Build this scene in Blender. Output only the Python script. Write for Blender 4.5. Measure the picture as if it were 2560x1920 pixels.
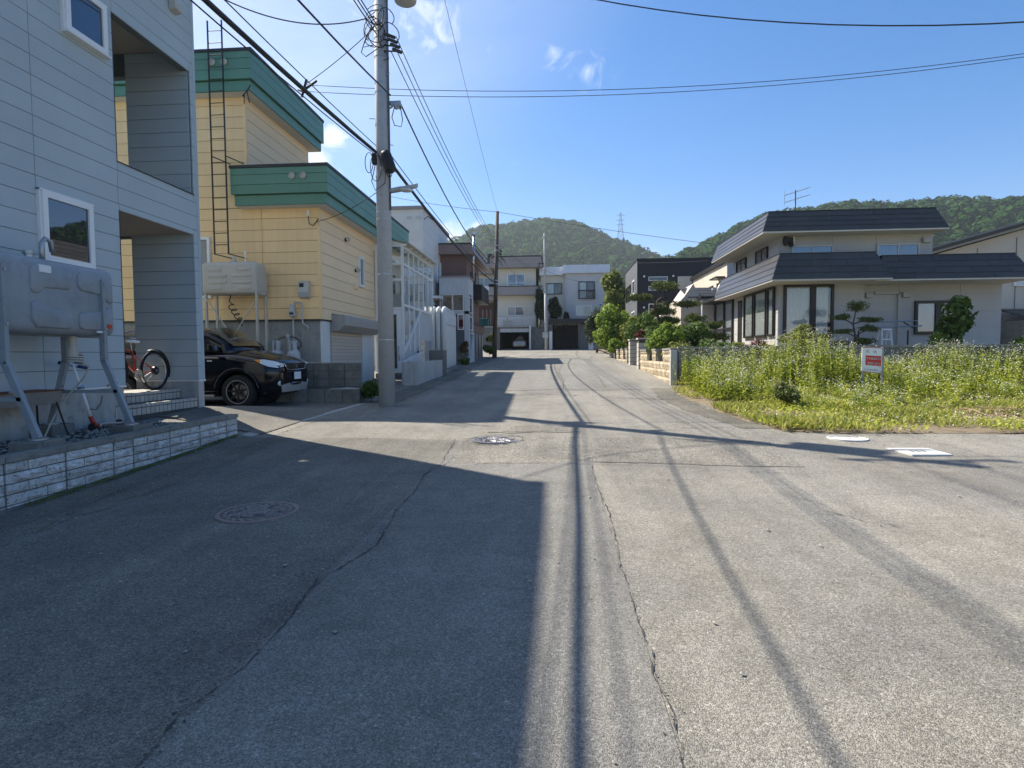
import bpy, bmesh, math, random
import numpy as np
from mathutils import Vector, Matrix

random.seed(7); RNG = np.random.default_rng(11)
SC = bpy.context.scene
COL = SC.collection
for o in list(bpy.data.objects): bpy.data.objects.remove(o, do_unlink=True)

# ------------------------------------------------------------------ camera
def make_camera():
    yaw, pitch, roll = math.radians(4.35), math.radians(2.9), math.radians(.4)
    f = Vector((-math.sin(yaw)*math.cos(pitch), math.cos(yaw)*math.cos(pitch), -math.sin(pitch)))
    r = Vector((math.cos(yaw), math.sin(yaw), 0)); u = r.cross(f)
    c, s = math.cos(roll), math.sin(roll)
    r2 = r*c-u*s; u2 = r*s+u*c
    m = Matrix((r2, u2, -f)).transposed().to_4x4()
    m.translation = (0, 0, 1.4)
    cam = bpy.data.cameras.new('camera'); cam.sensor_width = 36; cam.lens = 36*1450/2560
    cam.clip_start = .05; cam.clip_end = 6000
    o = bpy.data.objects.new('camera', cam); COL.objects.link(o); o.matrix_world = m
    SC.camera = o
make_camera()
SC.render.resolution_x = 1024; SC.render.resolution_y = 768

# ------------------------------------------------------------------ sun, sky, exposure
SUN_EL = math.radians(48)
TO_SUN = Vector((-.835*math.cos(SUN_EL), .55*math.cos(SUN_EL), math.sin(SUN_EL))).normalized()
def make_sun():
    l = bpy.data.lights.new('sun', 'SUN'); l.energy = 3.15; l.angle = math.radians(.53); l.color = (1, .915, .79)
    o = bpy.data.objects.new('sun', l); COL.objects.link(o)
    o.rotation_euler = (-TO_SUN).to_track_quat('-Z', 'Y').to_euler()
make_sun()
def make_world():
    w = bpy.data.worlds.new('World'); SC.world = w; w.use_nodes = True
    nt = w.node_tree; N = nt.nodes; L = nt.links
    bg = N['Background']
    sky = N.new('ShaderNodeTexSky'); sky.sky_type = 'NISHITA'; sky.sun_disc = False
    sky.sun_elevation = SUN_EL; sky.sun_rotation = math.atan2(TO_SUN.x, TO_SUN.y)
    sky.altitude = 100; sky.air_density = 1.0; sky.dust_density = .45; sky.ozone_density = 3.0
    hs = N.new('ShaderNodeHueSaturation'); hs.inputs['Saturation'].default_value = 1.36
    L.new(sky.outputs[0], hs.inputs['Color'])
    wb = N.new('ShaderNodeMix'); wb.data_type = 'RGBA'; wb.blend_type = 'MULTIPLY'; wb.inputs['Factor'].default_value = 1
    wb.inputs['B'].default_value = (1.0, .80, .80, 1); L.new(hs.outputs[0], wb.inputs['A'])      # white balance of the sky light
    # thin clouds: noise on the view direction, flattened towards the zenith
    tc = N.new('ShaderNodeTexCoord')
    sep = N.new('ShaderNodeSeparateXYZ'); L.new(tc.outputs['Generated'], sep.inputs[0])
    def math_(op, a, b=None, clamp=False):
        m = N.new('ShaderNodeMath'); m.operation = op; m.use_clamp = clamp
        for i, x in enumerate((a, b)):
            if x is None: continue
            if isinstance(x, (int, float)): m.inputs[i].default_value = x
            else: L.new(x, m.inputs[i])
        return m.outputs[0]
    zz = math_('ADD', math_('MAXIMUM', sep.outputs[2], 0.0), .12)
    cx = math_('DIVIDE', sep.outputs[0], zz); cy = math_('DIVIDE', sep.outputs[1], zz)
    cmb = N.new('ShaderNodeCombineXYZ'); L.new(cx, cmb.inputs[0]); L.new(cy, cmb.inputs[1])
    def noise(vec, scale, detail, rough, off=(0, 0, 0), dist=0):
        mp = N.new('ShaderNodeMapping'); mp.inputs['Location'].default_value = off
        L.new(vec, mp.inputs['Vector'])
        n = N.new('ShaderNodeTexNoise'); n.inputs['Scale'].default_value = scale
        n.inputs['Detail'].default_value = detail; n.inputs['Roughness'].default_value = rough
        n.inputs['Distortion'].default_value = dist
        L.new(mp.outputs[0], n.inputs['Vector']); return n.outputs['Fac']
    def ramp(v, a, b):
        m = N.new('ShaderNodeMapRange'); m.interpolation_type = 'SMOOTHSTEP'
        m.inputs['From Min'].default_value = a; m.inputs['From Max'].default_value = b
        L.new(v, m.inputs['Value']); return m.outputs['Result']
    # thin high veil, densest and brightest round the sun (out of frame, upper left)
    dt = N.new('ShaderNodeVectorMath'); dt.operation = 'DOT_PRODUCT'; dt.inputs[1].default_value = TO_SUN
    L.new(tc.outputs['Generated'], dt.inputs[0])
    glow = ramp(dt.outputs['Value'], .58, 1.0)
    streaks = ramp(noise(cmb.outputs[0], 1.1, 6, .6, (3.1, .4, 0), .5), .3, .75)
    veil = math_('MULTIPLY', glow, math_('ADD', math_('MULTIPLY', streaks, .45), .28))
    fine = math_('MULTIPLY', ramp(noise(cmb.outputs[0], 1.7, 7, .65, (7.7, 2.2, 0), .8), .6, .9), .22)
    veil = math_('MAXIMUM', veil, fine)
    # cumulus banks low over the hills (soft lumps at fixed bearings, edges broken by noise)
    n2 = noise(tc.outputs['Generated'], 19, 9, .6, (.3, .7, .2), .9)
    tot = veil
    for (dx, dy, dz, rad, k, bias) in CLOUDS:
        vm = N.new('ShaderNodeVectorMath'); vm.operation = 'DISTANCE'
        vm.inputs[1].default_value = (dx, dy, dz)
        L.new(tc.outputs['Generated'], vm.inputs[0])
        d = math_('DIVIDE', vm.outputs['Value'], rad)
        v = math_('ADD', math_('MULTIPLY', math_('SUBTRACT', n2, .5), 3.4), math_('SUBTRACT', 1.0-bias, d))
        tot = math_('MAXIMUM', tot, math_('MULTIPLY', ramp(v, -.05, 1.3), k))
    mix = N.new('ShaderNodeMix'); mix.data_type = 'RGBA'
    L.new(tot, mix.inputs['Factor']); L.new(wb.outputs['Result'], mix.inputs['A'])
    mix.inputs['B'].default_value = (5.0, 5.3, 5.5, 1)
    L.new(mix.outputs['Result'], bg.inputs['Color']); bg.inputs['Strength'].default_value = .080
CLOUDS = [(-.343,.879,.332,.034,1.0,0),(-.362,.882,.300,.038,1.0,0),(-.165,.966,.200,.034,1.0,0),(-.13,.969,.207,.018,.9,0),(.006,.892,.447,.05,.8,.38),(.046,.904,.427,.055,.7,.36),(-.07,.954,.292,.03,.4,.5),(.163,.972,.165,.026,.55,.3),(-.19,.856,.481,.12,.7,.34),(-.26,.83,.5,.12,.65,.32)]
make_world()
vs = SC.view_settings
vs.view_transform = 'Standard'; vs.look = 'None'; vs.exposure = 1.54; vs.gamma = 1; vs.use_curve_mapping = False
SC.cycles.max_bounces = 8

# ------------------------------------------------------------------ helpers
def S(r, g, b):
    f = lambda c: (c/255/12.92) if c <= 10 else ((c/255+.055)/1.055)**2.4
    return (f(r), f(g), f(b))
MATS = {}
def newmat(name):
    m = bpy.data.materials.new(name); m.use_nodes = True; MATS[name] = m
    return m, m.node_tree.nodes, m.node_tree.links, m.node_tree.nodes['Principled BSDF']
def nmap(N, L, vec, scale=(1, 1, 1)):
    mp = N.new('ShaderNodeMapping'); mp.inputs['Scale'].default_value = scale; L.new(vec, mp.inputs[0]); return mp.outputs[0]
def nnoise(N, L, vec, scale, detail=4, rough=.55, dist=0):
    n = N.new('ShaderNodeTexNoise'); n.inputs['Scale'].default_value = scale
    n.inputs['Detail'].default_value = detail; n.inputs['Roughness'].default_value = rough; n.inputs['Distortion'].default_value = dist
    L.new(vec, n.inputs['Vector']); return n.outputs['Fac']
def nrange(N, L, v, a, b, c, d, smooth=False):
    m = N.new('ShaderNodeMapRange')
    if smooth: m.interpolation_type = 'SMOOTHSTEP'
    for k, x in zip(('From Min', 'From Max', 'To Min', 'To Max'), (a, b, c, d)): m.inputs[k].default_value = x
    L.new(v, m.inputs['Value']); return m.outputs['Result']
def nmath(N, L, op, a, b):
    m = N.new('ShaderNodeMath'); m.operation = op
    for i, x in enumerate((a, b)):
        if isinstance(x, (int, float)): m.inputs[i].default_value = x
        else: L.new(x, m.inputs[i])
    return m.outputs[0]
def nmix(N, L, fac, a, b, mode='MIX'):
    m = N.new('ShaderNodeMix'); m.data_type = 'RGBA'; m.blend_type = mode
    for k, x in (('Factor', fac), ('A', a), ('B', b)):
        s = [i for i in m.inputs if i.name == k and (i.type == 'RGBA' or k == 'Factor' and i.type == 'VALUE')][0]
        if isinstance(x, tuple): s.default_value = x if len(x) == 4 else (*x, 1)
        elif isinstance(x, (int, float)): s.default_value = x
        else: L.new(x, s)
    return [o for o in m.outputs if o.type == 'RGBA'][0]
def mat(name, col, rough=.6, var=.12, scale=2.5, bump=0, bscale=80, metal=0, streak=0, rnd=0, spec=.4, coat=0, dirt=None, dirtamt=0):
    """painted / mineral surface: base colour with soft blotches, vertical rain streaks, fine relief"""
    m, N, L, P = newmat(name)
    pos = N.new('ShaderNodeNewGeometry').outputs['Position']
    v = nrange(N, L, nnoise(N, L, pos, scale, 5, .6), .25, .75, 1-var, 1+var)
    if rnd:
        oi = N.new('ShaderNodeObjectInfo').outputs['Random']
        v = nmath(N, L, 'MULTIPLY', v, nrange(N, L, oi, 0, 1, 1-rnd, 1+rnd))
    if streak:
        st = nnoise(N, L, nmap(N, L, pos, (5, 5, .35)), 1.6, 5, .65)
        v = nmath(N, L, 'MULTIPLY', v, nrange(N, L, st, .42, .72, 1+streak*.15, 1-streak*.5))
    cmb = N.new('ShaderNodeCombineColor')
    for i in range(3): L.new(v, cmb.inputs[i])
    c = nmix(N, L, 1.0, (*col, 1), cmb.outputs[0], 'MULTIPLY')
    if dirt:
        f = nrange(N, L, nnoise(N, L, pos, scale*3.1, 7, .7, .4), .5, .72, 0, dirtamt, True)
        c = nmix(N, L, f, c, (*dirt, 1))
    L.new(c, P.inputs['Base Color'])
    P.inputs['Roughness'].default_value = rough; P.inputs['Metallic'].default_value = metal
    P.inputs['Specular IOR Level'].default_value = spec
    if coat: P.inputs['Coat Weight'].default_value = coat; P.inputs['Coat Roughness'].default_value = .03
    if bump:
        b = N.new('ShaderNodeBump'); b.inputs['Strength'].default_value = bump; b.inputs['Distance'].default_value = .01
        L.new(nnoise(N, L, pos, bscale, 6, .6), b.inputs['Height']); L.new(b.outputs[0], P.inputs['Normal'])
    return m
def asphalt(name, col, tint, grain=130, con=.5, var=.16):
    m, N, L, P = newmat(name)
    pos = N.new('ShaderNodeNewGeometry').outputs['Position']
    vo = N.new('ShaderNodeTexVoronoi'); vo.inputs['Scale'].default_value = grain; L.new(pos, vo.inputs['Vector'])
    sp = N.new('ShaderNodeSeparateColor'); L.new(vo.outputs['Color'], sp.inputs[0])
    v2 = N.new('ShaderNodeTexVoronoi'); v2.inputs['Scale'].default_value = grain*.45; L.new(pos, v2.inputs['Vector'])
    s2 = N.new('ShaderNodeSeparateColor'); L.new(v2.outputs['Color'], s2.inputs[0])
    g = nrange(N, L, sp.outputs[0], 0, 1, 1-con, 1+con)
    g = nmath(N, L, 'MULTIPLY', g, nrange(N, L, s2.outputs[0], 0, 1, 1-con*.5, 1+con*.5))
    chip = nrange(N, L, s2.outputs[1], .972, .996, 0, .6)           # pale stone chips
    g = nmath(N, L, 'ADD', g, chip)
    big = nnoise(N, L, pos, .55, 6, .62, .3)
    lane = nnoise(N, L, nmap(N, L, pos, (2.2, .12, 1)), 1.0, 5, .6, .2)   # wear along the street
    g = nmath(N, L, 'MULTIPLY', g, nrange(N, L, big, .3, .7, 1-var, 1+var))
    g = nmath(N, L, 'MULTIPLY', g, nrange(N, L, lane, .3, .7, 1-var*.8, 1+var*.8))
    spot = nnoise(N, L, pos, 3.2, 7, .72, .3)
    g = nmath(N, L, 'MULTIPLY', g, nrange(N, L, spot, .36, .56, .84, 1.04))
    oil = nnoise(N, L, nmap(N, L, pos, (1.3, .5, 1)), .9, 8, .75, 1.2)
    g = nmath(N, L, 'MULTIPLY', g, nrange(N, L, oil, .60, .72, 1.0, .72, True))
    cmb = N.new('ShaderNodeCombineColor')
    for i in range(3): L.new(g, cmb.inputs[i])
    base = nmix(N, L, nrange(N, L, nnoise(N, L, pos, .8, 4, .6), .4, .62, 0, 1), (*col, 1), (*tint, 1))
    L.new(nmix(N, L, 1.0, base, cmb.outputs[0], 'MULTIPLY'), P.inputs['Base Color'])
    P.inputs['Roughness'].default_value = .85; P.inputs['Specular IOR Level'].default_value = .25
    b = N.new('ShaderNodeBump'); b.inputs['Strength'].default_value = .75; b.inputs['Distance'].default_value = .004
    h = nmath(N, L, 'ADD', nrange(N, L, vo.outputs['Distance'], 0, .7, 1, 0), nnoise(N, L, pos, grain*.4, 4, .6))
    L.new(h, b.inputs['Height']); L.new(b.outputs[0], P.inputs['Normal'])
    return m
def leafmat(name, c1, c2, c3=None, trans=.35, rough=.5):
    m, N, L, P = newmat(name)
    gi = N.new('ShaderNodeNewGeometry')
    rp = N.new('ShaderNodeValToRGB'); e = rp.color_ramp.elements
    e[0].color = (*c1, 1); e[1].color = (*c2, 1)
    if c3: k = e.new(.86); k.color = (*c2, 1); e[2].color = (*c3, 1)
    L.new(gi.outputs['Random Per Island'], rp.inputs[0])
    L.new(rp.outputs[0], P.inputs['Base Color']); P.inputs['Roughness'].default_value = rough
    P.inputs['Specular IOR Level'].default_value = .15
    if trans:
        tr = N.new('ShaderNodeBsdfTranslucent'); L.new(rp.outputs[0], tr.inputs[0])
        mx = N.new('ShaderNodeMixShader'); mx.inputs[0].default_value = trans
        L.new(P.outputs[0], mx.inputs[1]); L.new(tr.outputs[0], mx.inputs[2])
        L.new(mx.outputs[0], N['Material Output'].inputs[0])
    return m
def hillmat(name, c1, c2, c3):
    m, N, L, P = newmat(name)
    g = N.new('ShaderNodeNewGeometry'); pos = g.outputs['Position']
    a = nrange(N, L, nnoise(N, L, pos, .16, 3, .6), .3, .7, 0, 1); b = nrange(N, L, nnoise(N, L, pos, .012, 3, .5), .35, .65, -.15, .15)
    f = nmath(N, L, 'ADD', nmath(N, L, 'ADD', nmath(N, L, 'MULTIPLY', a, .75), b), nmath(N, L, 'MULTIPLY', g.outputs['Random Per Island'], .22))
    rp = N.new('ShaderNodeValToRGB'); e = rp.color_ramp.elements; e[0].color = (*c1, 1); e[1].color = (*c3, 1); k = e.new(.5); k.color = (*c2, 1)
    L.new(f, rp.inputs[0]); L.new(rp.outputs[0], P.inputs['Base Color']); P.inputs['Roughness'].default_value = .9; P.inputs['Specular IOR Level'].default_value = 0
    return m
def glassmat(name, tint=(.9, .95, 1), refl=.3, dens=.25):
    m, N, L, P = newmat(name); N.remove(P)
    tr = N.new('ShaderNodeBsdfTransparent'); tr.inputs[0].default_value = (*[t*(1-dens) for t in tint], 1)
    gl = N.new('ShaderNodeBsdfGlossy'); gl.inputs['Roughness'].default_value = .015; gl.inputs[0].default_value = (.95, .97, 1, 1)
    lw = N.new('ShaderNodeLayerWeight'); lw.inputs[0].default_value = .5
    f = nmath(N, L, 'ADD', nmath(N, L, 'MULTIPLY', nmath(N, L, 'POWER', lw.outputs['Facing'], 4.0), .9-refl*.3), .03+refl*.3)
    mx = N.new('ShaderNodeMixShader'); L.new(f, mx.inputs[0]); L.new(tr.outputs[0], mx.inputs[1]); L.new(gl.outputs[0], mx.inputs[2])
    L.new(mx.outputs[0], N['Material Output'].inputs[0]); return m

def W(o):
    return W(o.parent) @ o.matrix_parent_inverse @ o.matrix_basis if o.parent else o.matrix_basis.copy()
def par(o, p):
    if p is not None:
        o.parent = p; o.matrix_parent_inverse = W(p).inverted()
    return o
def tag(o, label=None, cat=None, group=None, kind=None):
    for k, v in (('label', label), ('category', cat), ('group', group), ('kind', kind)):
        if v: o[k] = v
    return o
def thing(name, label, cat, loc, group=None):
    o = bpy.data.objects.new(name, None); COL.objects.link(o); o.location = loc; o.empty_display_size = .2
    return tag(o, label, cat, group)
CUBE = {}
def panel(name, m, parent, x0, x1, y0, y1, z0, z1):
    """one flat piece (board, pane, slat, tile): shared unit cube, own transform"""
    if m not in CUBE:
        me = bpy.data.meshes.new('unit_'+m); bm = bmesh.new(); bmesh.ops.create_cube(bm, size=1); bm.to_mesh(me); bm.free()
        me.materials.append(MATS[m]); CUBE[m] = me
    o = bpy.data.objects.new(name, CUBE[m]); COL.objects.link(o)
    o.location = ((x0+x1)/2, (y0+y1)/2, (z0+z1)/2); o.scale = (abs(x1-x0), abs(y1-y0), abs(z1-z0))
    return par(o, parent)
class MB:
    def __init__(s): s.v = []; s.f = []
    def add(s, vs, fs):
        n = len(s.v); s.v += [tuple(v) for v in vs]; s.f += [tuple(i+n for i in f) for f in fs]; return s
    def hexa(s, p): return s.add(p, [(0,3,2,1),(4,5,6,7),(0,1,5,4),(1,2,6,5),(2,3,7,6),(3,0,4,7)])
    def box(s, x0, x1, y0, y1, z0, z1):
        return s.hexa([(x0,y0,z0),(x1,y0,z0),(x1,y1,z0),(x0,y1,z0),(x0,y0,z1),(x1,y0,z1),(x1,y1,z1),(x0,y1,z1)])
    def bar(s, p, q, w, h=None, up=(0, 0, 1)):
        p, q = Vector(p), Vector(q); d = (q-p).normalized(); h = h or w
        a = d.cross(Vector(up))
        if a.length < 1e-4: a = d.cross(Vector((1, 0, 0)))
        a.normalize(); b = a.cross(d); a *= w/2; b *= h/2
        return s.hexa([p-a-b, p+a-b, p+a+b, p-a+b, q-a-b, q+a-b, q+a+b, q-a+b])
    def ring(s, c, d, r, n, e=None):
        d = Vector(d).normalized(); a = d.orthogonal().normalized() if e is None else e; b = d.cross(a)
        return [Vector(c)+a*math.cos(t)*r+b*math.sin(t)*r for t in [2*math.pi*i/n for i in range(n)]]
    def cyl(s, p, q, r, r2=None, n=12):
        p, q = Vector(p), Vector(q); d = q-p; r2 = r if r2 is None else r2
        e = d.normalized().orthogonal().normalized()
        vs = s.ring(p, d, r, n, e)+s.ring(q, d, r2, n, e)
        return s.add(vs, [(i, (i+1) % n, n+(i+1) % n, n+i) for i in range(n)]+[tuple(range(n-1, -1, -1)), tuple(range(n, 2*n))])
    def tube(s, pts, r, n=6, closed=False):
        pts = [Vector(p) for p in pts]; vs = []; k = len(pts); e = None
        for i, p in enumerate(pts):
            d = (pts[(i+1) % k]-pts[i-1]) if closed else (pts[min(i+1, k-1)]-pts[max(i-1, 0)])
            d.normalize()
            e = d.orthogonal().normalized() if e is None else (e-d*e.dot(d)).normalized()
            vs += s.ring(p, d, r if not isinstance(r, (list, tuple)) else r[i], n, e)
        fs = [(i*n+j, i*n+(j+1) % n, ((i+1) % k)*n+(j+1) % n, ((i+1) % k)*n+j) for i in range(k if closed else k-1) for j in range(n)]
        if not closed: fs += [tuple(range(n-1, -1, -1)), tuple(range((k-1)*n, k*n))]
        return s.add(vs, fs)
    def prism(s, poly, ax, a, b):
        m = {'x': lambda u, v, t: (t, u, v), 'y': lambda u, v, t: (u, t, v), 'z': lambda u, v, t: (u, v, t)}[ax]
        n = len(poly)
        return s.add([m(u, v, a) for u, v in poly]+[m(u, v, b) for u, v in poly],
                     [(i, (i+1) % n, n+(i+1) % n, n+i) for i in range(n)]+[tuple(range(n-1, -1, -1)), tuple(range(n, 2*n))])
    def lathe(s, c, prof, n=16, ax=(0, 0, 1), cap=True):
        d = Vector(ax).normalized(); e = d.orthogonal().normalized(); vs = []; k = len(prof)
        for r, h in prof: vs += s.ring(Vector(c)+d*h, d, max(r, 1e-4), n, e)
        return s.add(vs, [(i*n+j, i*n+(j+1) % n, (i+1)*n+(j+1) % n, (i+1)*n+j) for i in range(k-1) for j in range(n)]
                     + ([tuple(range(n-1, -1, -1)), tuple(range((k-1)*n, k*n))] if cap else []))
    def build(s, name, m, parent=None, smooth=False, bevel=0, seg=2, sub=0, fix=True):
        me = bpy.data.meshes.new(name); me.from_pydata(s.v, [], s.f)
        if fix or bevel:
            bm = bmesh.new(); bm.from_mesh(me); bmesh.ops.recalc_face_normals(bm, faces=bm.faces)
            if bevel:
                ed = [e for e in bm.edges if len(e.link_faces) == 2 and e.calc_face_angle(0) > .6]
                bmesh.ops.bevel(bm, geom=ed, offset=bevel, segments=seg, profile=.5, affect='EDGES', clamp_overlap=True)
            bm.to_mesh(me); bm.free()
        me.materials.append(MATS[m])
        if smooth: me.shade_smooth()
        o = bpy.data.objects.new(name, me); COL.objects.link(o)
        if sub:
            md = o.modifiers.new('s', 'SUBSURF'); md.levels = md.render_levels = sub
        return par(o, parent)
def bxr(axis, plane, out, a0, a1, d0, d1, z0, z1):
    p0, p1 = sorted((plane+out*d0, plane+out*d1))
    return (p0, p1, a0, a1, z0, z1) if axis == 'y' else (a0, a1, p0, p1, z0, z1)
def siding(parent, m, axis, plane, out, a0, a1, z0, z1, row, holes=(), cuts=(), gap=.008, th=.016, name='siding_board'):
    """horizontal boards, each a piece of its own; rows are cut round the holes (a0,a1,z0,z1)"""
    z = z0
    while z < z1-.02:
        t = min(z+row, z1)
        hs = [q for q in holes if q[2] < t-.005 and q[3] > z+.005 and q[1] > a0 and q[0] < a1]
        br = sorted({a0, a1, *[min(max(e, a0), a1) for q in hs for e in (q[0], q[1])]}); runs = []
        for x, y in zip(br[:-1], br[1:]):
            free = [(z, t)]
            for q in hs:
                if q[0] < (x+y)/2 < q[1]: free = [r for c, d in free for r in ((c, min(d, q[2])), (max(c, q[3]), d)) if r[1]-r[0] > .015]
            for r in free:
                if runs and runs[-1][1] == x and runs[-1][2:] == r: runs[-1] = (runs[-1][0], y, *r)
                else: runs.append((x, y, *r))
        for x, y, b, c in runs:
            cs = [x]+[k for k in cuts if x+.05 < k < y-.05]+[y]
            for u, v in zip(cs[:-1], cs[1:]):
                panel(name, m, parent, *bxr(axis, plane, out, u+gap/2, v-gap/2, -.01, th, b+gap/2, c-gap/2))
        z = t
def window(parent, axis, plane, out, a0, a1, z0, z1, fm, cols=2, fw=.05, dep=.06, glass='glass', back='room_dark', curtain=None, rows=1, bar=None, name='window'):
    mb = MB(); B = lambda *a: mb.box(*bxr(axis, plane, out, *a))
    B(a0, a1, 0, dep, z0, z0+fw); B(a0, a1, 0, dep, z1-fw, z1); B(a0, a0+fw, 0, dep, z0+fw, z1-fw); B(a1-fw, a1, 0, dep, z0+fw, z1-fw)
    bw = bar or fw*.8
    xs = [a0+fw+(a1-a0-2*fw)*i/cols for i in range(cols+1)]
    zs = [z0+fw+(z1-z0-2*fw)*i/rows for i in range(rows+1)]
    for x in xs[1:-1]: B(x-bw/2, x+bw/2, 0, dep*.85, z0+fw, z1-fw)
    for z in zs[1:-1]: B(a0+fw, a1-fw, 0, dep*.8, z-bw/2, z+bw/2)
    w = mb.build(name, fm, parent)
    mb = MB(); mb.box(*bxr(axis, plane, out, a0+fw*.5, a1-fw*.5, .001, .006, z0+fw*.5, z1-fw*.5)); mb.build('interior', back, w)
    for i in range(cols):
        for j in range(rows):
            panel('pane', glass, w, *bxr(axis, plane, out, xs[i], xs[i+1], dep*.55, dep*.55+.006, zs[j], zs[j+1]))
    if curtain:
        for (c0, c1, cm) in curtain:
            mb = MB(); n = max(8, int((c1-c0)*45)); vs = []
            for k in range(n+1):
                t = k/n; a = c0+(c1-c0)*t; d = dep*.3+.2*dep*math.sin(k*1.25+.8*math.sin(k*.31))
                for z in (z0+fw*.6, z1-fw*.6):
                    vs.append((plane+out*d, a, z) if axis == 'y' else (a, plane+out*d, z))
            mb.add(vs, [(2*k, 2*k+2, 2*k+3, 2*k+1) for k in range(n)]); mb.build('curtain', cm, w, smooth=True)
    return w
# ------------------------------------------------------------------ ground height
_GY = [-60, 0, 5, 8, 13, 18, 26, 42, 58, 75, 140]; _GZ = [-.4, -.02, 0, .10, .27, .5, .83, 1.40, 1.95, 2.3, 3.0]
def sst(t): t = np.clip(t, 0, 1); return t*t*(3-2*t)
def gz(x, y):
    x = np.asarray(x, float); y = np.asarray(y, float)
    g = sum(w*np.interp(y+d, _GY, _GZ) for d, w in ((-2, .25), (0, .5), (2, .25)))
    g = g+.012*np.sin(x*1.1+.4)*np.sin(y*.75+1)+.008*np.sin(x*2.3+y*.9)*np.exp(-((x)/9)**2)
    g = g+.30*np.clip((-4.8-x)/1.6, 0, 1)*np.clip((12.6-y)/2.4, 0, 1)*sst((y-7.5)/.8)
    return g if g.ndim else float(g)
def sheet(name, m, xs, ys, keep=None, off=0., parent=None):
    X, Y = np.meshgrid(xs, ys); Z = gz(X, Y)+off; nx = len(xs)
    vs = np.stack([X.ravel(), Y.ravel(), Z.ravel()], 1)
    fs = []
    for j in range(len(ys)-1):
        for i in range(nx-1):
            if keep is None or keep((xs[i]+xs[i+1])/2, (ys[j]+ys[j+1])/2): fs.append((j*nx+i, j*nx+i+1, (j+1)*nx+i+1, (j+1)*nx+i))
    me = bpy.data.meshes.new(name); me.from_pydata(vs.tolist(), [], fs); me.materials.append(MATS[m]); me.shade_smooth()
    o = bpy.data.objects.new(name, me); COL.objects.link(o); return par(o, parent)
# ------------------------------------------------------------------ foliage
def leaf_mesh(name, C, Nrm, size, m, parent=None, asp=.5, fold=.18, mats=None, midx=None):
    n = len(C); C = np.asarray(C, float); Nrm = np.asarray(Nrm, float); Nrm /= np.linalg.norm(Nrm, axis=1)[:, None]+1e-9
    r = RNG.normal(size=(n, 3)); t = r-(r*Nrm).sum(1)[:, None]*Nrm; t /= np.linalg.norm(t, axis=1)[:, None]+1e-9
    b = np.cross(Nrm, t); s = np.broadcast_to(np.asarray(size, float), (n,))[:, None]
    V = np.empty((n, 4, 3)); V[:, 0] = C-t*s*.5; V[:, 1] = C+b*s*asp*.5+Nrm*s*fold*.5; V[:, 2] = C+t*s*.5; V[:, 3] = C-b*s*asp*.5+Nrm*s*fold*.5
    return raw_quads(name, V.reshape(-1, 3), m, parent, mats, midx)
def raw_quads(name, V, m, parent=None, mats=None, midx=None):
    n = len(V)//4; me = bpy.data.meshes.new(name)
    me.vertices.add(len(V)); me.vertices.foreach_set('co', np.ascontiguousarray(V, np.float32).ravel())
    me.loops.add(len(V)); me.loops.foreach_set('vertex_index', np.arange(len(V), dtype=np.int32))
    me.polygons.add(n); me.polygons.foreach_set('loop_start', np.arange(0, len(V), 4, dtype=np.int32))
    for x in (mats or [m]): me.materials.append(MATS[x])
    if midx is not None: me.polygons.foreach_set('material_index', np.asarray(midx, np.int32))
    me.update(calc_edges=True); me.validate()
    o = bpy.data.objects.new(name, me); COL.objects.link(o); return par(o, parent)
def cloud(clumps, n, shell=.55, up=.35, jit=.5):
    """points and normals scattered through ellipsoid clumps (cx,cy,cz,rx,ry,rz)"""
    cl = np.array([c[:6] for c in clumps], float); w = (cl[:, 3]*cl[:, 4]*cl[:, 5])**.7; w /= w.sum()
    k = RNG.choice(len(cl), n, p=w); d = RNG.normal(size=(n, 3)); d /= np.linalg.norm(d, axis=1)[:, None]
    r = shell+(1-shell)*RNG.random(n)**.6
    r *= 1+.16*np.sin(d[:, 0]*7+k)*np.sin(d[:, 2]*6+k*2); r += .35*RNG.random(n)**5
    P = cl[k, :3]+d*r[:, None]*cl[k, 3:6]
    Nn = d+np.array([0, 0, up])+RNG.normal(size=(n, 3))*jit
    return P, Nn
def lumps(c, r, k, spread=.75, sub=.5, flat=.85):
    """break a crown into k smaller clumps round a core"""
    out = [(c[0], c[1], c[2], r[0]*.62, r[1]*.62, r[2]*.62)]
    for i in range(k):
        d = RNG.normal(size=3); d /= np.linalg.norm(d); q = spread*(.75+.4*RNG.random())
        s = sub*(.65+.6*RNG.random())
        out.append((c[0]+d[0]*r[0]*q, c[1]+d[1]*r[1]*q, c[2]+d[2]*r[2]*q*flat, r[0]*s, r[1]*s, r[2]*s*.8))
    return out
def plant(name, label, cat, base, clumps, n, leaf, lm, trunk=None, asp=.5, up=.35, shell=.5, group=None, limbs=6, tr=.05, bark='bark', jit=.5):
    t = thing(name, label, cat, base, group)
    if limbs:
        mb = MB(); top = Vector(clumps[0][:3]); b = Vector(base)
        path = trunk or [b-Vector((0, 0, .06)), b.lerp(top, .35)+Vector((tr*.8, -tr*.5, 0)), b.lerp(top, .7)+Vector((-tr*.6, tr*.4, 0)), top]
        k = len(path); mb.tube(path, [tr*(1-.72*i/(k-1)) for i in range(k)], 8)
        for c in clumps[1:1+limbs]:
            s = Vector(path[min(k-1, 1+int(random.random()*(k-1)))]); e = Vector(c[:3]); md = s.lerp(e, .5)+Vector((0, 0, -.08*(e-s).length))
            mb.tube([s, md, e], [tr*.42, tr*.28, tr*.12], 5)
        mb.build('trunk', bark, t, smooth=True)
    P, Nn = cloud(clumps, n, shell, up, jit)
    leaf_mesh('crown', P, Nn, leaf*(.65+.7*RNG.random(n)), lm, t, asp)
    return t
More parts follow.
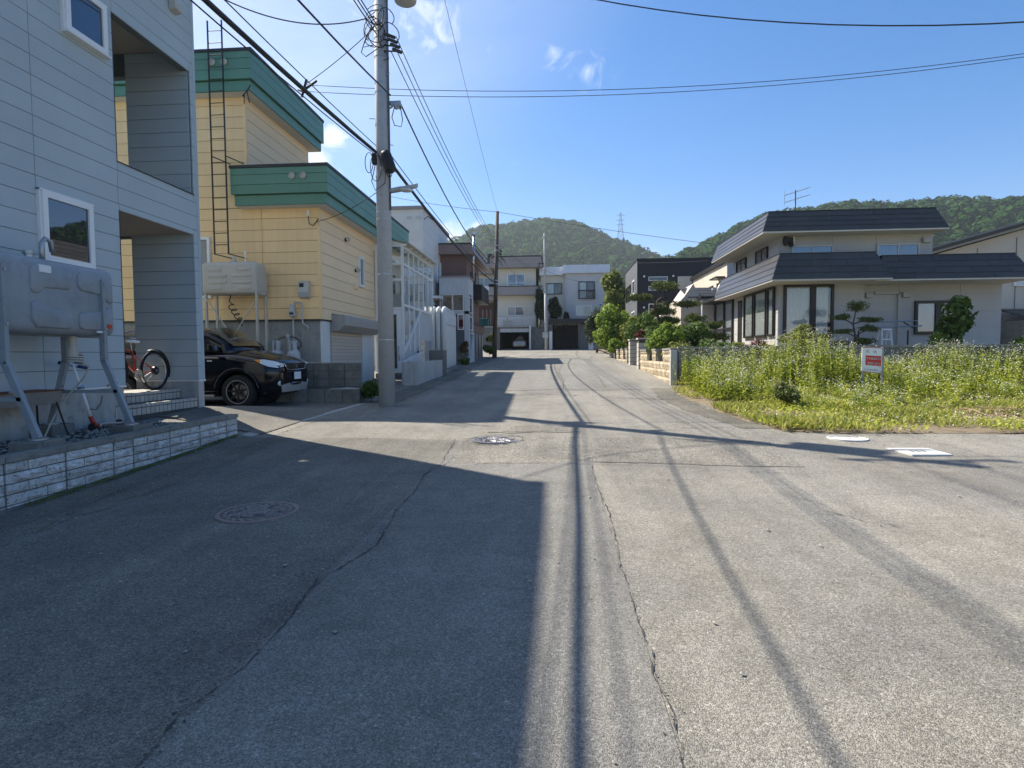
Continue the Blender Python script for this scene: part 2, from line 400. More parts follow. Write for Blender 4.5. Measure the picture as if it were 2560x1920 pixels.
# ------------------------------------------------------------------ materials
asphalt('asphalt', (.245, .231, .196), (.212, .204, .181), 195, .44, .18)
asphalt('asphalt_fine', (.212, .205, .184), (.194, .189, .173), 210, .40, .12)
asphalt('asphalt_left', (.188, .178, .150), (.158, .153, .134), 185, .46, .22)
asphalt('asphalt_coarse', (.212, .199, .168), (.182, .175, .152), 120, .58, .22)
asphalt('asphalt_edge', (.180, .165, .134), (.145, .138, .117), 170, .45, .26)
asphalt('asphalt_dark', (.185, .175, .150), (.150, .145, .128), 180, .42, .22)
mat('tar', (.055, .053, .049), .85, .4, 20, .3, 90)
mat('soil', (.19, .15, .095), .95, .35, 3, .8, 30, dirt=(.2, .16, .11), dirtamt=.7)
mat('soil_bed', (.055, .048, .04), .95, .4, 5, .9, 40)
mat('field', (.085, .10, .045), .95, .3, .4, .5, 6)
mat('concrete', (.42, .415, .395), .85, .16, 2.2, .35, 45, streak=.3, dirt=(.13, .125, .11), dirtamt=.5)
mat('concrete_dark', (.175, .17, .155), .9, .3, 3.5, .5, 45, streak=.15, dirt=(.06, .06, .05), dirtamt=.6, rnd=.12)
mat('concrete_pale', (.44, .44, .42), .8, .12, 1.8, .3, 40, streak=.3, dirt=(.2, .2, .18), dirtamt=.4)
mat('concrete_pole', (.44, .44, .435), .75, .08, 2.2, .2, 60, streak=.05, dirt=(.25, .245, .235), dirtamt=.45)
mat('mortar', (.075, .072, .066), .95, .2, 8, .4, 60)
mat('split_stone', (.54, .53, .505), .9, .32, 9, .9, 55, rnd=.2, dirt=(.075, .07, .06), dirtamt=1.0)
mat('cap_block', (.24, .23, .205), .9, .22, 6, .6, 60, rnd=.1, dirt=(.1, .1, .075), dirtamt=.7)
mat('rubble_stone', (.46, .385, .27), .9, .3, 6, 1., 30, rnd=.22, dirt=(.15, .12, .08), dirtamt=.6)
mat('gate_stone', (.50, .48, .43), .85, .15, 6, .4, 40, rnd=.1, dirt=(.2, .18, .15), dirtamt=.4)
mat('pebble', (.33, .31, .28), .8, .3, 30, .2, 60)
mat('gray_siding', (.455, .52, .54), .55, .05, 1.2, .55, 110, rnd=.02, streak=.03)
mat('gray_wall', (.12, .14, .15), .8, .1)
mat('soffit', (.30, .27, .235), .8, .08)
mat('white_trim', (.78, .78, .76), .45, .04, 3, streak=.06)
mat('white_plastic', (.82, .82, .80), .35, .03, 3)
mat('black_metal', (.018, .018, .02), .42, .15, 8)
mat('dark_frame', (.022, .020, .019), .4, .15, 6)
mat('brown_frame', (.05, .035, .03), .45, .15, 6)
mat('galv', (.42, .43, .44), .42, .12, 6, metal=.75)
mat('steel', (.55, .55, .56), .28, .08, 8, metal=1)
mat('tank_gray', (.28, .31, .33), .42, .12, 2.5, .12, 25, streak=.14, dirt=(.12, .13, .15), dirtamt=.35)
mat('tank_beige', (.50, .475, .42), .45, .08, 3, .1, 25, streak=.15, dirt=(.3, .27, .22), dirtamt=.3)
mat('sticker', (.8, .8, .78), .5, .05); mat('sticker_red', (.55, .07, .02), .5, .1)
mat('yellow_siding', (.93, .64, .325), .62, .07, .9, .3, 120, rnd=.03, streak=.1)
mat('yellow_street', (.93, .685, .42), .62, .04, .9, .3, 120, rnd=.03, streak=.02)
mat('green_metal', (.11, .245, .17), .38, .06, 1.5, rnd=.05, streak=.08)
mat('green_trim', (.05, .13, .085), .38, .06, 2)
mat('yellow_joint', (.34, .24, .10), .8, .1)
mat('roof_dark', (.035, .033, .035), .5, .15, 4)
mat('shutter_beige', (.58, .50, .41), .5, .06, 2, rnd=.04, streak=.12)
mat('shutter_box', (.36, .34, .31), .5, .06, 2, streak=.15)
mat('rust', (.17, .06, .03), .8, .3, 14)
mat('cement_gray', (.30, .30, .285), .85, .12, 1.6, .25, 40, streak=.3, dirt=(.12, .12, .11), dirtamt=.5)
mat('white_paint_wall', (.68, .68, .66), .7, .05, 1.5, .2, 60, streak=.14)
mat('white_siding', (.70, .69, .665), .6, .04, 1, .25, 90, rnd=.03, streak=.1)
mat('gray_stucco', (.55, .56, .565), .8, .07, 2, .4, 90, streak=.1)
mat('brown_siding', (.205, .118, .095), .6, .06, 1.5, .3, 90, rnd=.05, streak=.1)
mat('brown_fascia', (.27, .19, .165), .55, .06, 1.5, streak=.1)
mat('cream_wall', (.66, .615, .52), .75, .04, .8, .2, 60, streak=.1)
mat('taupe_fascia', (.31, .275, .265), .6, .06, 1.2, rnd=.04, streak=.12)
mat('taupe_roof', (.20, .185, .19), .6, .08, 2)
mat('bluewhite_fascia', (.66, .70, .76), .45, .05, 1.5, rnd=.03, streak=.1)
mat('pale_wall', (.56, .55, .555), .75, .05, .8, .25, 60, streak=.1)
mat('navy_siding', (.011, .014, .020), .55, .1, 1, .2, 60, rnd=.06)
mat('navy_lit', (.12, .125, .135), .55, .08, 1, .2, 60, rnd=.05)  # lighter copy of the navy siding; sunlight on the street face put into its colour
mat('alc_panel', (.475, .465, .445), .75, .05, 1.1, .35, 110, rnd=.03, streak=.09)
mat('beige_panel', (.56, .50, .41), .75, .05, 1, .2, 80, rnd=.03, streak=.1)
mat('shingle', (.070, .069, .068), .33, .12, 3, 0, 120, rnd=.1, spec=.22)
mat('soffit_white', (.6, .59, .56), .7, .05)
mat('wood_door', (.085, .032, .02), .5, .2, 5, .2, 40)
mat('wood_pole', (.115, .09, .07), .9, .25, 3, .6, 30, streak=.5)
mat('bark', (.09, .07, .052), .95, .3, 12, .8, 35)
mat('cable', (.018, .018, .02), .55, .1, 5)
mat('cable_gray', (.12, .12, .125), .5, .1, 5)
mat('iron_recess', (.13, .12, .11), .8, .2, 12)
mat('iron_cover', (.235, .20, .185), .55, .15, 12, .3, 90, metal=.15, dirt=(.12, .1, .085), dirtamt=.5)
mat('iron_worn', (.26, .255, .26), .42, .2, 12, .3, 90, metal=.55, dirt=(.1, .095, .09), dirtamt=.6)
mat('cover_concrete', (.56, .555, .53), .85, .1, 6, .5, 90, dirt=(.3, .29, .26), dirtamt=.5)
mat('car_black', (.003, .004, .008), .13, .02, 2, spec=.35, coat=.25)
mat('car_trim', (.015, .015, .016), .5, .1)
mat('car_white', (.78, .78, .77), .25, .02, 2, coat=.8)
mat('rubber', (.014, .014, .014), .8, .2, 20, .2, 80)
mat('chrome', (.72, .73, .75), .12, .03, 5, metal=1)
mat('lamp_glass', (.62, .66, .70), .08, .12, 25, spec=.8, coat=1)
mat('amber', (.75, .22, .03), .25, .1)
mat('plate_white', (.85, .85, .84), .5, .02); mat('plate_yellow', (.75, .55, .04), .5, .05)
mat('cyl_gray', (.46, .47, .48), .45, .08, 5, streak=.15, dirt=(.2, .19, .17), dirtamt=.3)
mat('red_paint', (.42, .035, .02), .3, .08, 5, coat=.4)
mat('blue_grip', (.012, .03, .11), .6, .1)
mat('tile_step', (.43, .41, .37), .5, .07, 8, rnd=.08, dirt=(.2, .18, .15), dirtamt=.35)
mat('room_dark', (.035, .038, .042), .9, .1)
mat('garage_dark', (.03, .03, .03), .95, .1)
mat('curtain_white', (.78, .78, .75), .9, .04); mat('curtain_gray', (.42, .42, .41), .9, .06)
mat('panel_white', (.70, .73, .74), .8, .03)
mat('wood_dry', (.40, .30, .185), .9, .3, 14)
mat('sign_white', (.86, .85, .83), .45, .02); mat('sign_red', (.62, .045, .035), .45, .03); mat('sign_gray', (.30, .31, .32), .5, .05)
mat('teal', (.02, .14, .15), .6, .1); mat('frp', (.66, .64, .52), .5, .06)
mat('lattice', (.30, .34, .40), .6, .1, .01)
glassmat('glass', (.95, .97, .98), .10, .10)
glassmat('glass_clear', (.95, .98, .98), .12, .08)
glassmat('glass_blue', (.6, .7, .85), .42, .45)
glassmat('glass_car', (.5, .58, .55), .35, .45)
leafmat('leaf_green', (.06, .105, .022), (.115, .19, .038), (.19, .26, .065))
leafmat('leaf_lime', (.13, .21, .028), (.23, .33, .045), (.36, .44, .09), .42)
leafmat('leaf_yellowgreen', (.12, .15, .028), (.22, .25, .05), (.32, .33, .08), .35)
leafmat('leaf_dark', (.016, .034, .012), (.034, .06, .018), (.05, .085, .03), .15)
leafmat('leaf_pine', (.07, .10, .03), (.13, .165, .05), (.23, .20, .07), .2)
leafmat('leaf_red', (.06, .012, .012), (.13, .022, .02), (.2, .05, .03), .3)
leafmat('leaf_bronze', (.12, .07, .03), (.22, .13, .06), (.1, .14, .04), .3)
leafmat('leaf_mix', (.07, .10, .03), (.14, .18, .05), (.26, .13, .07), .35)
leafmat('weed', (.30, .36, .045), (.48, .52, .08), (.62, .59, .15), .48)
leafmat('weed_dark', (.09, .14, .02), (.17, .23, .035), (.25, .29, .06), .4)
leafmat('grass', (.24, .29, .05), (.44, .44, .10), (.62, .52, .24), .45)
leafmat('petal', (.72, .70, .58), (.80, .78, .66), (.82, .80, .72), .25)
leafmat('straw', (.36, .26, .14), (.50, .38, .22), (.30, .2, .11), .1)
hillmat('hill_leaf', (.020, .054, .015), (.044, .096, .022), (.080, .145, .036))
hillmat('hill_leaf_near', (.013, .038, .011), (.030, .070, .016), (.060, .112, .027))

# ------------------------------------------------------------------ the setting: ground, road, lot
def frange(a, b, s): return list(np.linspace(a, b, int(round((b-a)/s))+1))
def far_ground():
    xs = [-2500, -900, -400, -200, -120, -80, -50, -30, -20, -14, -9, -6, -3, 0, 3, 6, 9, 14, 20, 30, 45, 70, 110, 200, 400, 900, 2500]
    ys = [-400, -120, -60, -40, -25, -15, -10, -6, -3, 0, 3, 5, 7, 9, 11, 13, 16, 20, 26, 34, 42, 50, 58, 66, 75, 100, 140, 250, 500, 1000, 2500]
    o = sheet('ground', 'field', xs, ys, off=-.16); tag(o, kind='structure')
far_ground()
road = sheet('road', 'asphalt', frange(-13, 46, .25), frange(-15, 62, .25), lambda x, y: (x < 3.7 or y < 10.0), 0.); tag(road, kind='structure')
# the trench reinstatement down the middle of the street, and darker driveway asphalt by the grey house
sheet('asphalt_patch', 'asphalt_fine', frange(-1.45, .43, .12), frange(-4, 8.7, .2), None, .004, road)
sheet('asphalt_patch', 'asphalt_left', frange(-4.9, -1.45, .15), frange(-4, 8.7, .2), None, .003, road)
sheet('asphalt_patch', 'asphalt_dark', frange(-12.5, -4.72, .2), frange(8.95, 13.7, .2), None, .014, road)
sheet('asphalt_patch', 'asphalt_fine', frange(-2.4, 2.4, .2), frange(16, 40, .5), None, .004, road)
def strip(pts, w0, m, off=.006):
    rr = random.Random(8); vs = []; n = 0
    for (a, b), (c, d) in zip(pts[:-1], pts[1:]):
        k = max(2, int(math.hypot(c-a, d-b)/.12)); l = math.hypot(c-a, d-b); nx, ny = -(d-b)/l, (c-a)/l
        for i in range(k):
            x, y = a+(c-a)*i/k, b+(d-b)*i/k; n += 1
            for s in (-.5, -.17, .17, .5): q = s*w0*(rr.uniform(.975, 1.02) if abs(s) > .3 and w0 > 1 else rr.uniform(.8, 1.15) if abs(s) > .3 else 1); vs.append((x+nx*q, y+ny*q, gz(x+nx*q, y+ny*q)+off))
    MB().add(vs, [(4*i+j, 4*i+j+1, 4*i+j+5, 4*i+j+4) for i in range(n-1) for j in range(3)]).build('asphalt_patch', m, road, fix=False)
strip([(2.9, 16.5), (2.75, 14.2), (2.85, 12.4), (3.1, 10.9), (3.4, 9.7)], .55, 'asphalt_edge')
strip([(-1.35, 7.85), (.2, 7.95), (1.6, 7.9), (3.1, 7.75)], 1.7, 'asphalt_coarse', .0055)
strip([(-1.1, 9.6), (.1, 9.55), (.5, 9.6)], .7, 'asphalt_coarse', .0065)
strip([(-4.55, 8.6), (-4.5, 6.5), (-4.55, 4.5), (-4.6, 2)], .8, 'asphalt_edge')
strip([(-4.05, 13.4), (-4.0, 15.5), (-3.9, 18), (-3.85, 21), (-4.0, 24), (-4.1, 30), (-3.9, 36)], .75, 'asphalt_edge')
def crack(pts, w, parent=road, off=.009, m='tar'):
    """a broken line of short slivers with crumbled flecks beside it"""
    P = []
    for (a, b), (c, d) in zip(pts[:-1], pts[1:]):
        n = max(2, int(math.hypot(c-a, d-b)/.035))
        P += [(a+(c-a)*i/n, b+(d-b)*i/n) for i in range(n)]
    P.append(pts[-1]); n = len(P); jx = 0; L = []
    for i, (x, y) in enumerate(P):
        dx, dy = P[min(i+1, n-1)][0]-P[max(i-1, 0)][0], P[min(i+1, n-1)][1]-P[max(i-1, 0)][1]
        l = math.hypot(dx, dy) or 1; jx = .75*jx+random.gauss(0, .0055)
        L.append((x-dy/l*jx, y+dx/l*jx, -dy/l, dx/l, w*random.choice((.12, .2, .3, .45, .8))*(.35+.05*min(y, 16))))
    mb = MB(); Z = lambda x, y: (x, y, gz(x, y)+off)
    for p, q in zip(L[:-1], L[1:]):
        if random.random() < .1: continue
        mb.add([Z(p[0]-p[2]*p[4]/2, p[1]-p[3]*p[4]/2), Z(p[0]+p[2]*p[4]/2, p[1]+p[3]*p[4]/2), Z(q[0]+q[2]*q[4]/2, q[1]+q[3]*q[4]/2), Z(q[0]-q[2]*q[4]/2, q[1]-q[3]*q[4]/2)], [(0, 1, 2, 3)])
        for _ in range(2):
            if random.random() < .55:
                k = random.gauss(0, w*1.0); x, y = p[0]+p[2]*k+random.uniform(-.02, .02), p[1]+p[3]*k+random.uniform(-.02, .02); r = w*random.uniform(.06, .28); a0 = random.random()*6
                mb.add([Z(x+r*random.uniform(.5, 1.4)*math.cos(a0+t*1.257), y+r*random.uniform(.5, 1.4)*math.sin(a0+t*1.257)) for t in range(5)], [(0, 1, 2, 3, 4)])
    return mb.build('crack', m, parent, fix=False)
for pts, w in [
    ([(-1.55, 8.77), (-1.47, 7.98), (-1.4, 6.86), (-1.46, 6.36), (-1.41, 5.7), (-1.4, 4.91), (-1.3, 4.08), (-1.35, 3.87), (-1.41, 3.61), (-1.5, 3.51), (-1.47, 3.21), (-1.43, 2.84), (-1.41, 2.56), (-1.45, 2.36), (-1.5, 2.16), (-1.47, 1.83), (-1.46, 1.0)], .034),
    ([(.42, 6.92), (.41, 6.08), (.46, 5.12), (.44, 4.27), (.42, 3.65), (.43, 3.0), (.43, 2.51), (.45, 2.23), (.42, 1.97), (.43, 1.0)], .026),
    ([(-1.31, 6.64), (-.79, 7.08), (-.15, 7.01), (.43, 6.97), (1.18, 6.93), (2.29, 6.69), (2.89, 6.56)], .022),
    ([(-1.27, 5.72), (-.57, 5.79), (-.04, 5.8), (.4, 5.83)], .012),
    ([(-1.27, 14.69), (-.52, 15.13), (1.09, 14.49), (2.9, 13.84)], .05),
    ([(-2.21, 4.87), (-1.99, 4.94), (-1.71, 4.98), (-1.38, 4.99)], .014), ([(-1.9, 4.92), (-1.91, 5.13), (-1.92, 5.32)], .012),
    ([(-.59, 3.45), (-.27, 3.38), (.07, 3.38), (.26, 3.5), (.41, 3.52)], .010),
    ([(-4.48, 9.07), (-4.48, 10.13), (-4.33, 10.89)], .04), ([(-1.31, 7.45), (-1.35, 6.86)], .02),
    ([(-4.16, 4.31), (-4.37, 4.96), (-4.52, 5.81)], .02), ([(-1.3, 9.3), (-.9, 9.36), (-.5, 9.3), (.1, 9.45), (.4, 9.2)], .03),
    ([(.42, 5.8), (.25, 5.55), (.1, 5.6), (-.05, 5.4)], .015), ([(2.35, 5.2), (2.5, 4.9), (2.75, 4.75)], .03), ([(2.2, 5.75), (2.4, 5.4)], .02),
    ([(-2.4, 16.1), (-1.2, 16.0), (.6, 16.05), (2.3, 16.1)], .04), ([(.2, 16.2), (.25, 19), (.1, 23), (.3, 28)], .03), ([(1.4, 16.5), (1.5, 22), (1.2, 30)], .025),
    ([(-1.5, 8.78), (-.6, 8.95), (.3, 8.8)], .02), ([(3.2, 7.4), (4.4, 7.0), (6, 7.1), (9, 6.8)], .025), ([(1.0, 9.9), (2.2, 9.7), (3.3, 9.9)], .03)]:
    crack(pts, w)
# vacant lot soil: an irregular plate laid over the corner
LOT = [(3.42, 17.45), (3.10, 15.6), (3.05, 14.2), (3.15, 13.0), (3.25, 11.8), (3.38, 10.6), (3.62, 9.62), (4.3, 9.36), (5.4, 9.28), (6.6, 9.30), (9, 9.24), (14, 9.2), (22, 9.2), (22, 17.45)]
def in_poly(x, y, poly):
    x = np.asarray(x); c = np.zeros(x.shape, bool)
    for (a, b), (d, e) in zip(poly, poly[1:]+poly[:1]):
        with np.errstate(divide='ignore', invalid='ignore'):
            c ^= ((b > y) != (e > y)) & (x < (d-a)*(y-b)/(e-b+1e-12)+a)
    return c
def make_lot():
    rr = random.Random(4); edge = []
    for (x0, y0), (x1, y1) in zip(LOT, LOT[1:]+LOT[:1]):
        n = max(2, int(math.hypot(x1-x0, y1-y0)/.12))
        for i in range(n):
            x, y = x0+(x1-x0)*i/n, y0+(y1-y0)*i/n
            if y < 17.3 and x < 21.9: x += rr.gauss(0, .03); y += rr.gauss(0, .03)
            edge.append((x, y))
    bm = bmesh.new(); vs = [bm.verts.new((x, y, 0)) for x, y in edge]; f = bm.faces.new(vs)
    bmesh.ops.triangulate(bm, faces=[f])
    for _ in range(5):
        es = [e for e in bm.edges if e.calc_length() > .45]
        if not es: break
        bmesh.ops.subdivide_edges(bm, edges=es, cuts=1); bmesh.ops.triangulate(bm, faces=[f for f in bm.faces if len(f.verts) > 3])
    for v in bm.verts: v.co.z = gz(v.co.x, v.co.y)+(.004 if v.is_boundary else .02)
    me = bpy.data.meshes.new('vacant_lot'); bm.to_mesh(me); bm.free(); me.materials.append(MATS['soil'])
    o = bpy.data.objects.new('vacant_lot', me); COL.objects.link(o); tag(o, kind='structure')
make_lot()
# concrete kerb strip flush with the driveway, garden soil right of the street
mb = MB()
P = [(-4.86, 8.72), (-4.82, 10), (-4.7, 11.5), (-4.5, 13.1)]
for (a, b), (c, d) in zip(P[:-1], P[1:]):
    for i in range(4):
        q = [(a+(c-a)*t, b+(d-b)*t) for t in (i/4, (i+1)/4)]
        vs = [(x+s, y, gz(x+s, y)+h) for h in (-.03, .013) for (x, y), s in ((q[0], -.075), (q[0], .075), (q[1], .075), (q[1], -.075))]
        mb.hexa(vs)
o = mb.build('kerb', 'concrete'); tag(o, kind='structure')
def garden():
    o = sheet('garden_ground', 'soil', frange(3.62, 30, 1.2), frange(17.75, 56, 1.2), None, .1); tag(o, kind='structure')
garden()

def grit():
    base = [(1, 0, 0), (-1, 0, 0), (0, 1, 0), (0, -1, 0), (0, 0, 1), (0, 0, -1)]; f8 = [(0, 2, 4), (2, 1, 4), (1, 3, 4), (3, 0, 4), (2, 0, 5), (1, 2, 5), (3, 1, 5), (0, 3, 5)]
    mb = MB(); rr = random.Random(21)
    for i in range(900):
        k = rr.random()
        if k < .3: x, y = rr.gauss(-4.45, .25), rr.uniform(2, 9)
        elif k < .55: x, y = rr.gauss(3.0, .3), rr.uniform(9.2, 17)
        elif k < .75: x, y = rr.uniform(3.4, 10), rr.gauss(9.05, .2)
        else: x, y = rr.uniform(-4, 5), rr.uniform(1.5, 9)
        s = .004+.012*rr.random()**3; a = rr.random()*3; z = gz(x, y)+.012; c, d = math.cos(a), math.sin(a)
        mb.add([(x+s*(p*c*1.3-q*d), y+s*(p*d*1.3+q*c), z+s*.6*r) for p, q, r in base], f8)
    o = mb.build('road_grit', 'pebble', fix=False); tag(o, 'loose grit and small stones scattered on the asphalt', 'grit', kind='stuff')
grit()
# ------------------------------------------------------------------ manhole covers
def cover(name, label, x, y, r, m, kind):
    z = gz(x, y); t = thing(name, label, 'manhole cover', (x, y, z))
    MB().lathe((x, y, z), [(r*.9, -.05), (r*.9, .006), (.001, .006)], 48).build('plate', 'iron_recess' if kind == 'relief' else m, t)
    MB().lathe((x, y, z), [(r, -.05), (r, .014), (r*.89, .014), (r*.885, -.05)], 48, cap=False).build('rim', m, t)
    mb = MB()
    if kind == 'relief':
        rr = random.Random(int(x*100))
        for i in range(22):
            a = 2*math.pi*i/22; mb.bar((x+math.cos(a)*r*.73, y+math.sin(a)*r*.73, z+.009), (x+math.cos(a+.25)*r*.84, y+math.sin(a+.25)*r*.84, z+.009), .03, .008)
        for i in range(60):
            a = rr.uniform(0, 6.28); q = r*rr.uniform(.08, .6); b = rr.uniform(0, 6.28); l = rr.uniform(.03, .09)
            p = Vector((x+math.cos(a)*q, y+math.sin(a)*q, z+.009))
            mb.tube([p, p+Vector((math.cos(b), math.sin(b), 0))*l, p+Vector((math.cos(b+.6), math.sin(b+.6), 0))*l*1.8], .015, 5)
        mb.tube([(x+math.cos(a)*r*.66, y+math.sin(a)*r*.66, z+.007) for a in [i*math.pi/18 for i in range(36)]], .008, 5, True)
    else:
        mb.box(x-.05, x+.05, y-.012, y+.012, z+.005, z+.012); mb.tube([(x+math.cos(a)*r*.8, y+math.sin(a)*r*.8, z+.005) for a in [i*math.pi/18 for i in range(36)]], .006, 5, True)
    mb.build('relief', m, t)
    return t
cover('manhole_cover', 'brown patterned iron manhole cover in the shaded asphalt at lower left', -2.64, 4.9, .345, 'iron_cover', 'relief')
cover('manhole_cover', 'worn silvery manhole cover ringed by cracks in mid street', -.91, 8.65, .36, 'iron_worn', 'relief')
cover('manhole_cover', 'pale round concrete manhole cover at the edge of the weedy lot', 4.32, 8.93, .275, 'cover_concrete', 'plain')
a = [i*math.pi/14 for i in range(29)]
crack([(-.91+.42*math.cos(t), 8.65+.42*math.sin(t)) for t in a], .05)
def square_cover():
    t = thing('drain_cover', 'pale square concrete cover in the asphalt beside the weedy lot', 'drain cover', (4.74, 7.91, gz(4.74, 7.91)))
    z = gz(4.74, 7.91)
    MB().prism([(4.46, 8.17), (5.0, 8.19), (4.99, 7.66), (4.49, 7.64)], 'z', z-.05, z+.014).build('slab', 'cover_concrete', t)
    mb = MB()
    for i in range(3): mb.box(4.62+.07*i, 4.66+.07*i, 7.86, 7.95, z+.012, z+.017)
    mb.build('lifting_slots', 'concrete_dark', t)
square_cover()

# ------------------------------------------------------------------ grey house at the left
def grey_house():
    X = -6.47; t = thing('house', 'blue grey sided house with recessed balcony and porch at the left edge', 'house', (-9.5, 6.5, .4))
    mb = MB()
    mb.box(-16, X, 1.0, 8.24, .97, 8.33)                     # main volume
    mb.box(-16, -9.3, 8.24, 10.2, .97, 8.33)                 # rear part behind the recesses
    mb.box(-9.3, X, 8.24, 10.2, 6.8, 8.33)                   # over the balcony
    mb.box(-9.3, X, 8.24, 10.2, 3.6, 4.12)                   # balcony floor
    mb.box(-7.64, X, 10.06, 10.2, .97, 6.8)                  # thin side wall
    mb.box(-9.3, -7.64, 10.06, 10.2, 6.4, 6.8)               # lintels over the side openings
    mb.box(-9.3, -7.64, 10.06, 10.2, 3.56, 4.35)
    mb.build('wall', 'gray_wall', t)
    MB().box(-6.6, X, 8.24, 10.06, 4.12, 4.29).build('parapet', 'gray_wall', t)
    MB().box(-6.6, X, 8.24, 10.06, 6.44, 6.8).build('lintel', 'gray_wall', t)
    MB().box(-9.29, -6.62, 8.25, 10.05, 6.785, 6.798).build('ceiling', 'soffit', t)
    MB().box(-9.29, -6.5, 8.25, 10.05, 3.585, 3.598).build('ceiling', 'soffit', t)
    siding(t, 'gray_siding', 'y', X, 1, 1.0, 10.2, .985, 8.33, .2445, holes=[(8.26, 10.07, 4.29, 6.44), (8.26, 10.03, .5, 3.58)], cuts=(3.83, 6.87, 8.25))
    siding(t, 'gray_siding', 'x', 10.06, -1, -7.64, X-.01, .985, 6.78, .2445)
    siding(t, 'gray_siding', 'x', 10.2, 1, -16, X, .985, 8.33, .2445, holes=[(-9.3, -7.64, 4.35, 6.4), (-9.3, -7.64, .5, 3.56)], cuts=(-11,))
    siding(t, 'gray_siding', 'y', -9.3, 1, 8.25, 10.05, .985, 6.78, .2445)
    siding(t, 'gray_siding', 'x', 8.24, 1, -9.3, X-.01, .985, 6.78, .2445, holes=[(-9, -8, .5, 3.2)])
    # corner posts, base flashing, sill flashing
    MB().box(X-.06, X+.022, 10.15, 10.222, .97, 8.33).build('corner_trim', 'gray_siding', t)
    MB().box(X, X+.03, 1, 8.25, .955, .985).box(X, X+.03, 10.03, 10.23, .955, .985).box(-7.64, X, 10.03, 10.06, .955, .985).build('base_flashing', 'white_trim', t)
    MB().box(X-.14, X+.03, 8.25, 10.09, 4.285, 4.3).box(X-.02, X+.02, 8.25, 8.262, .97, 3.58).box(X-.02, X+.02, 8.25, 8.262, 4.3, 6.44).build('edge_flashing', 'black_metal', t)
    MB().box(-16.1, X+.06, .9, 10.28, 8.33, 8.42).build('roof_edge', 'black_metal', t)
    MB().box(-16, X-.02, 1, 8.25, -.1, .957).box(-7.64, X-.02, 10.03, 10.17, .1, .957).build('foundation', 'concrete', t)
    MB().box(X-.1, X+.012, 10.035, 10.2, .1, .953).build('foundation', 'concrete', t)
    # windows
    for (a0, a1, z0, z1, g) in ((7.38, 8.09, 5.71, 6.4, 'glass_blue'), (6.89, 7.69, 2.62, 3.5, 'glass_blue')):
        w = window(t, 'y', X+.016, 1, a0, a1, z0, z1, 'white_plastic', 1, .075, .07, g, 'room_dark')
        MB().box(X+.016, X+.115, a0-.02, a1+.02, z0-.03, z0).box(X+.016, X+.06, a0-.025, a0, z0, z1+.02).box(X+.016, X+.06, a1, a1+.025, z0, z1+.02).box(X+.016, X+.075, a0-.025, a1+.025, z1, z1+.022).build('sill', 'white_trim', w)
    # hood vent near the roof
    mb = MB(); mb.prism([(X+.016, 7.22), (X+.14, 7.24), (X+.14, 7.36), (X+.09, 7.48), (X+.016, 7.5)], 'y', 9.56, 9.76); mb.build('vent_hood', 'tank_beige', t, bevel=.02)
    # tiled porch steps
    MB().box(-9.3, -6.80, 8.27, 10.02, .2, .815).build('landing', 'mortar', t)
    MB().box(-6.80, X-.006, 8.27, 10.02, .2, .655).build('step', 'mortar', t)
    for (xf, z0, z1, n) in ((-6.80, .66, .815, 17), (X-.006, .50, .655, 17)):
        for i in range(n):
            y0 = 8.28+i*.1018; panel('tile', 'tile_step', t, xf-.002, xf+.010, y0, y0+.086, z0+.004, z1-.048)
            panel('tile', 'tile_step', t, xf-.10, xf+.014, y0, y0+.09, z1-.034, z1+.010)
    for i in range(9):
        for j in range(3): panel('tile', 'tile_step', t, -6.915-.1-.21*j-.098*0, -6.915-.21*j+.095, 8.28+i*.192, 8.46+i*.192, .814, .824)
    MB().box(-8.9, -8.05, 8.241, 8.27, .82, 3.1).build('front_door', 'brown_frame', t)
    return t
grey_house()

# raised bed behind the split-face block wall
def bed():
    o = MB().box(-6.49, -5.14, 1.5, 8.28, .1, .42).build('soil_bed', 'soil_bed'); tag(o, kind='structure')
    n = 1400; P = np.stack([RNG.uniform(-6.45, -5.2, n), RNG.uniform(3.5, 8.2, n), RNG.normal(.428, .006, n)], 1)
    vs = []; d = []
    base = np.array([(1,0,0),(-1,0,0),(0,1,0),(0,-1,0),(0,0,1),(0,0,-1)], float); f8 = [(0,2,4),(2,1,4),(1,3,4),(3,0,4),(2,0,5),(1,2,5),(3,1,5),(0,3,5)]
    fs = []
    for i, p in enumerate(P):
        s = .012+.022*random.random()**2; k = np.array([s*random.uniform(.8, 1.5), s*random.uniform(.8, 1.3), s*.6])
        a = random.random()*3; R = np.array([[math.cos(a), -math.sin(a), 0], [math.sin(a), math.cos(a), 0], [0, 0, 1]])
        vs += (p+(base*k)@R.T).tolist(); fs += [tuple(6*i+q for q in f) for f in f8]
    mb = MB(); mb.v = [tuple(v) for v in vs]; mb.f = fs
    o = mb.build('gravel', 'pebble', smooth=True, fix=False); tag(o, 'loose pebbles scattered over the dark soil bed', 'gravel', kind='stuff')
bed()
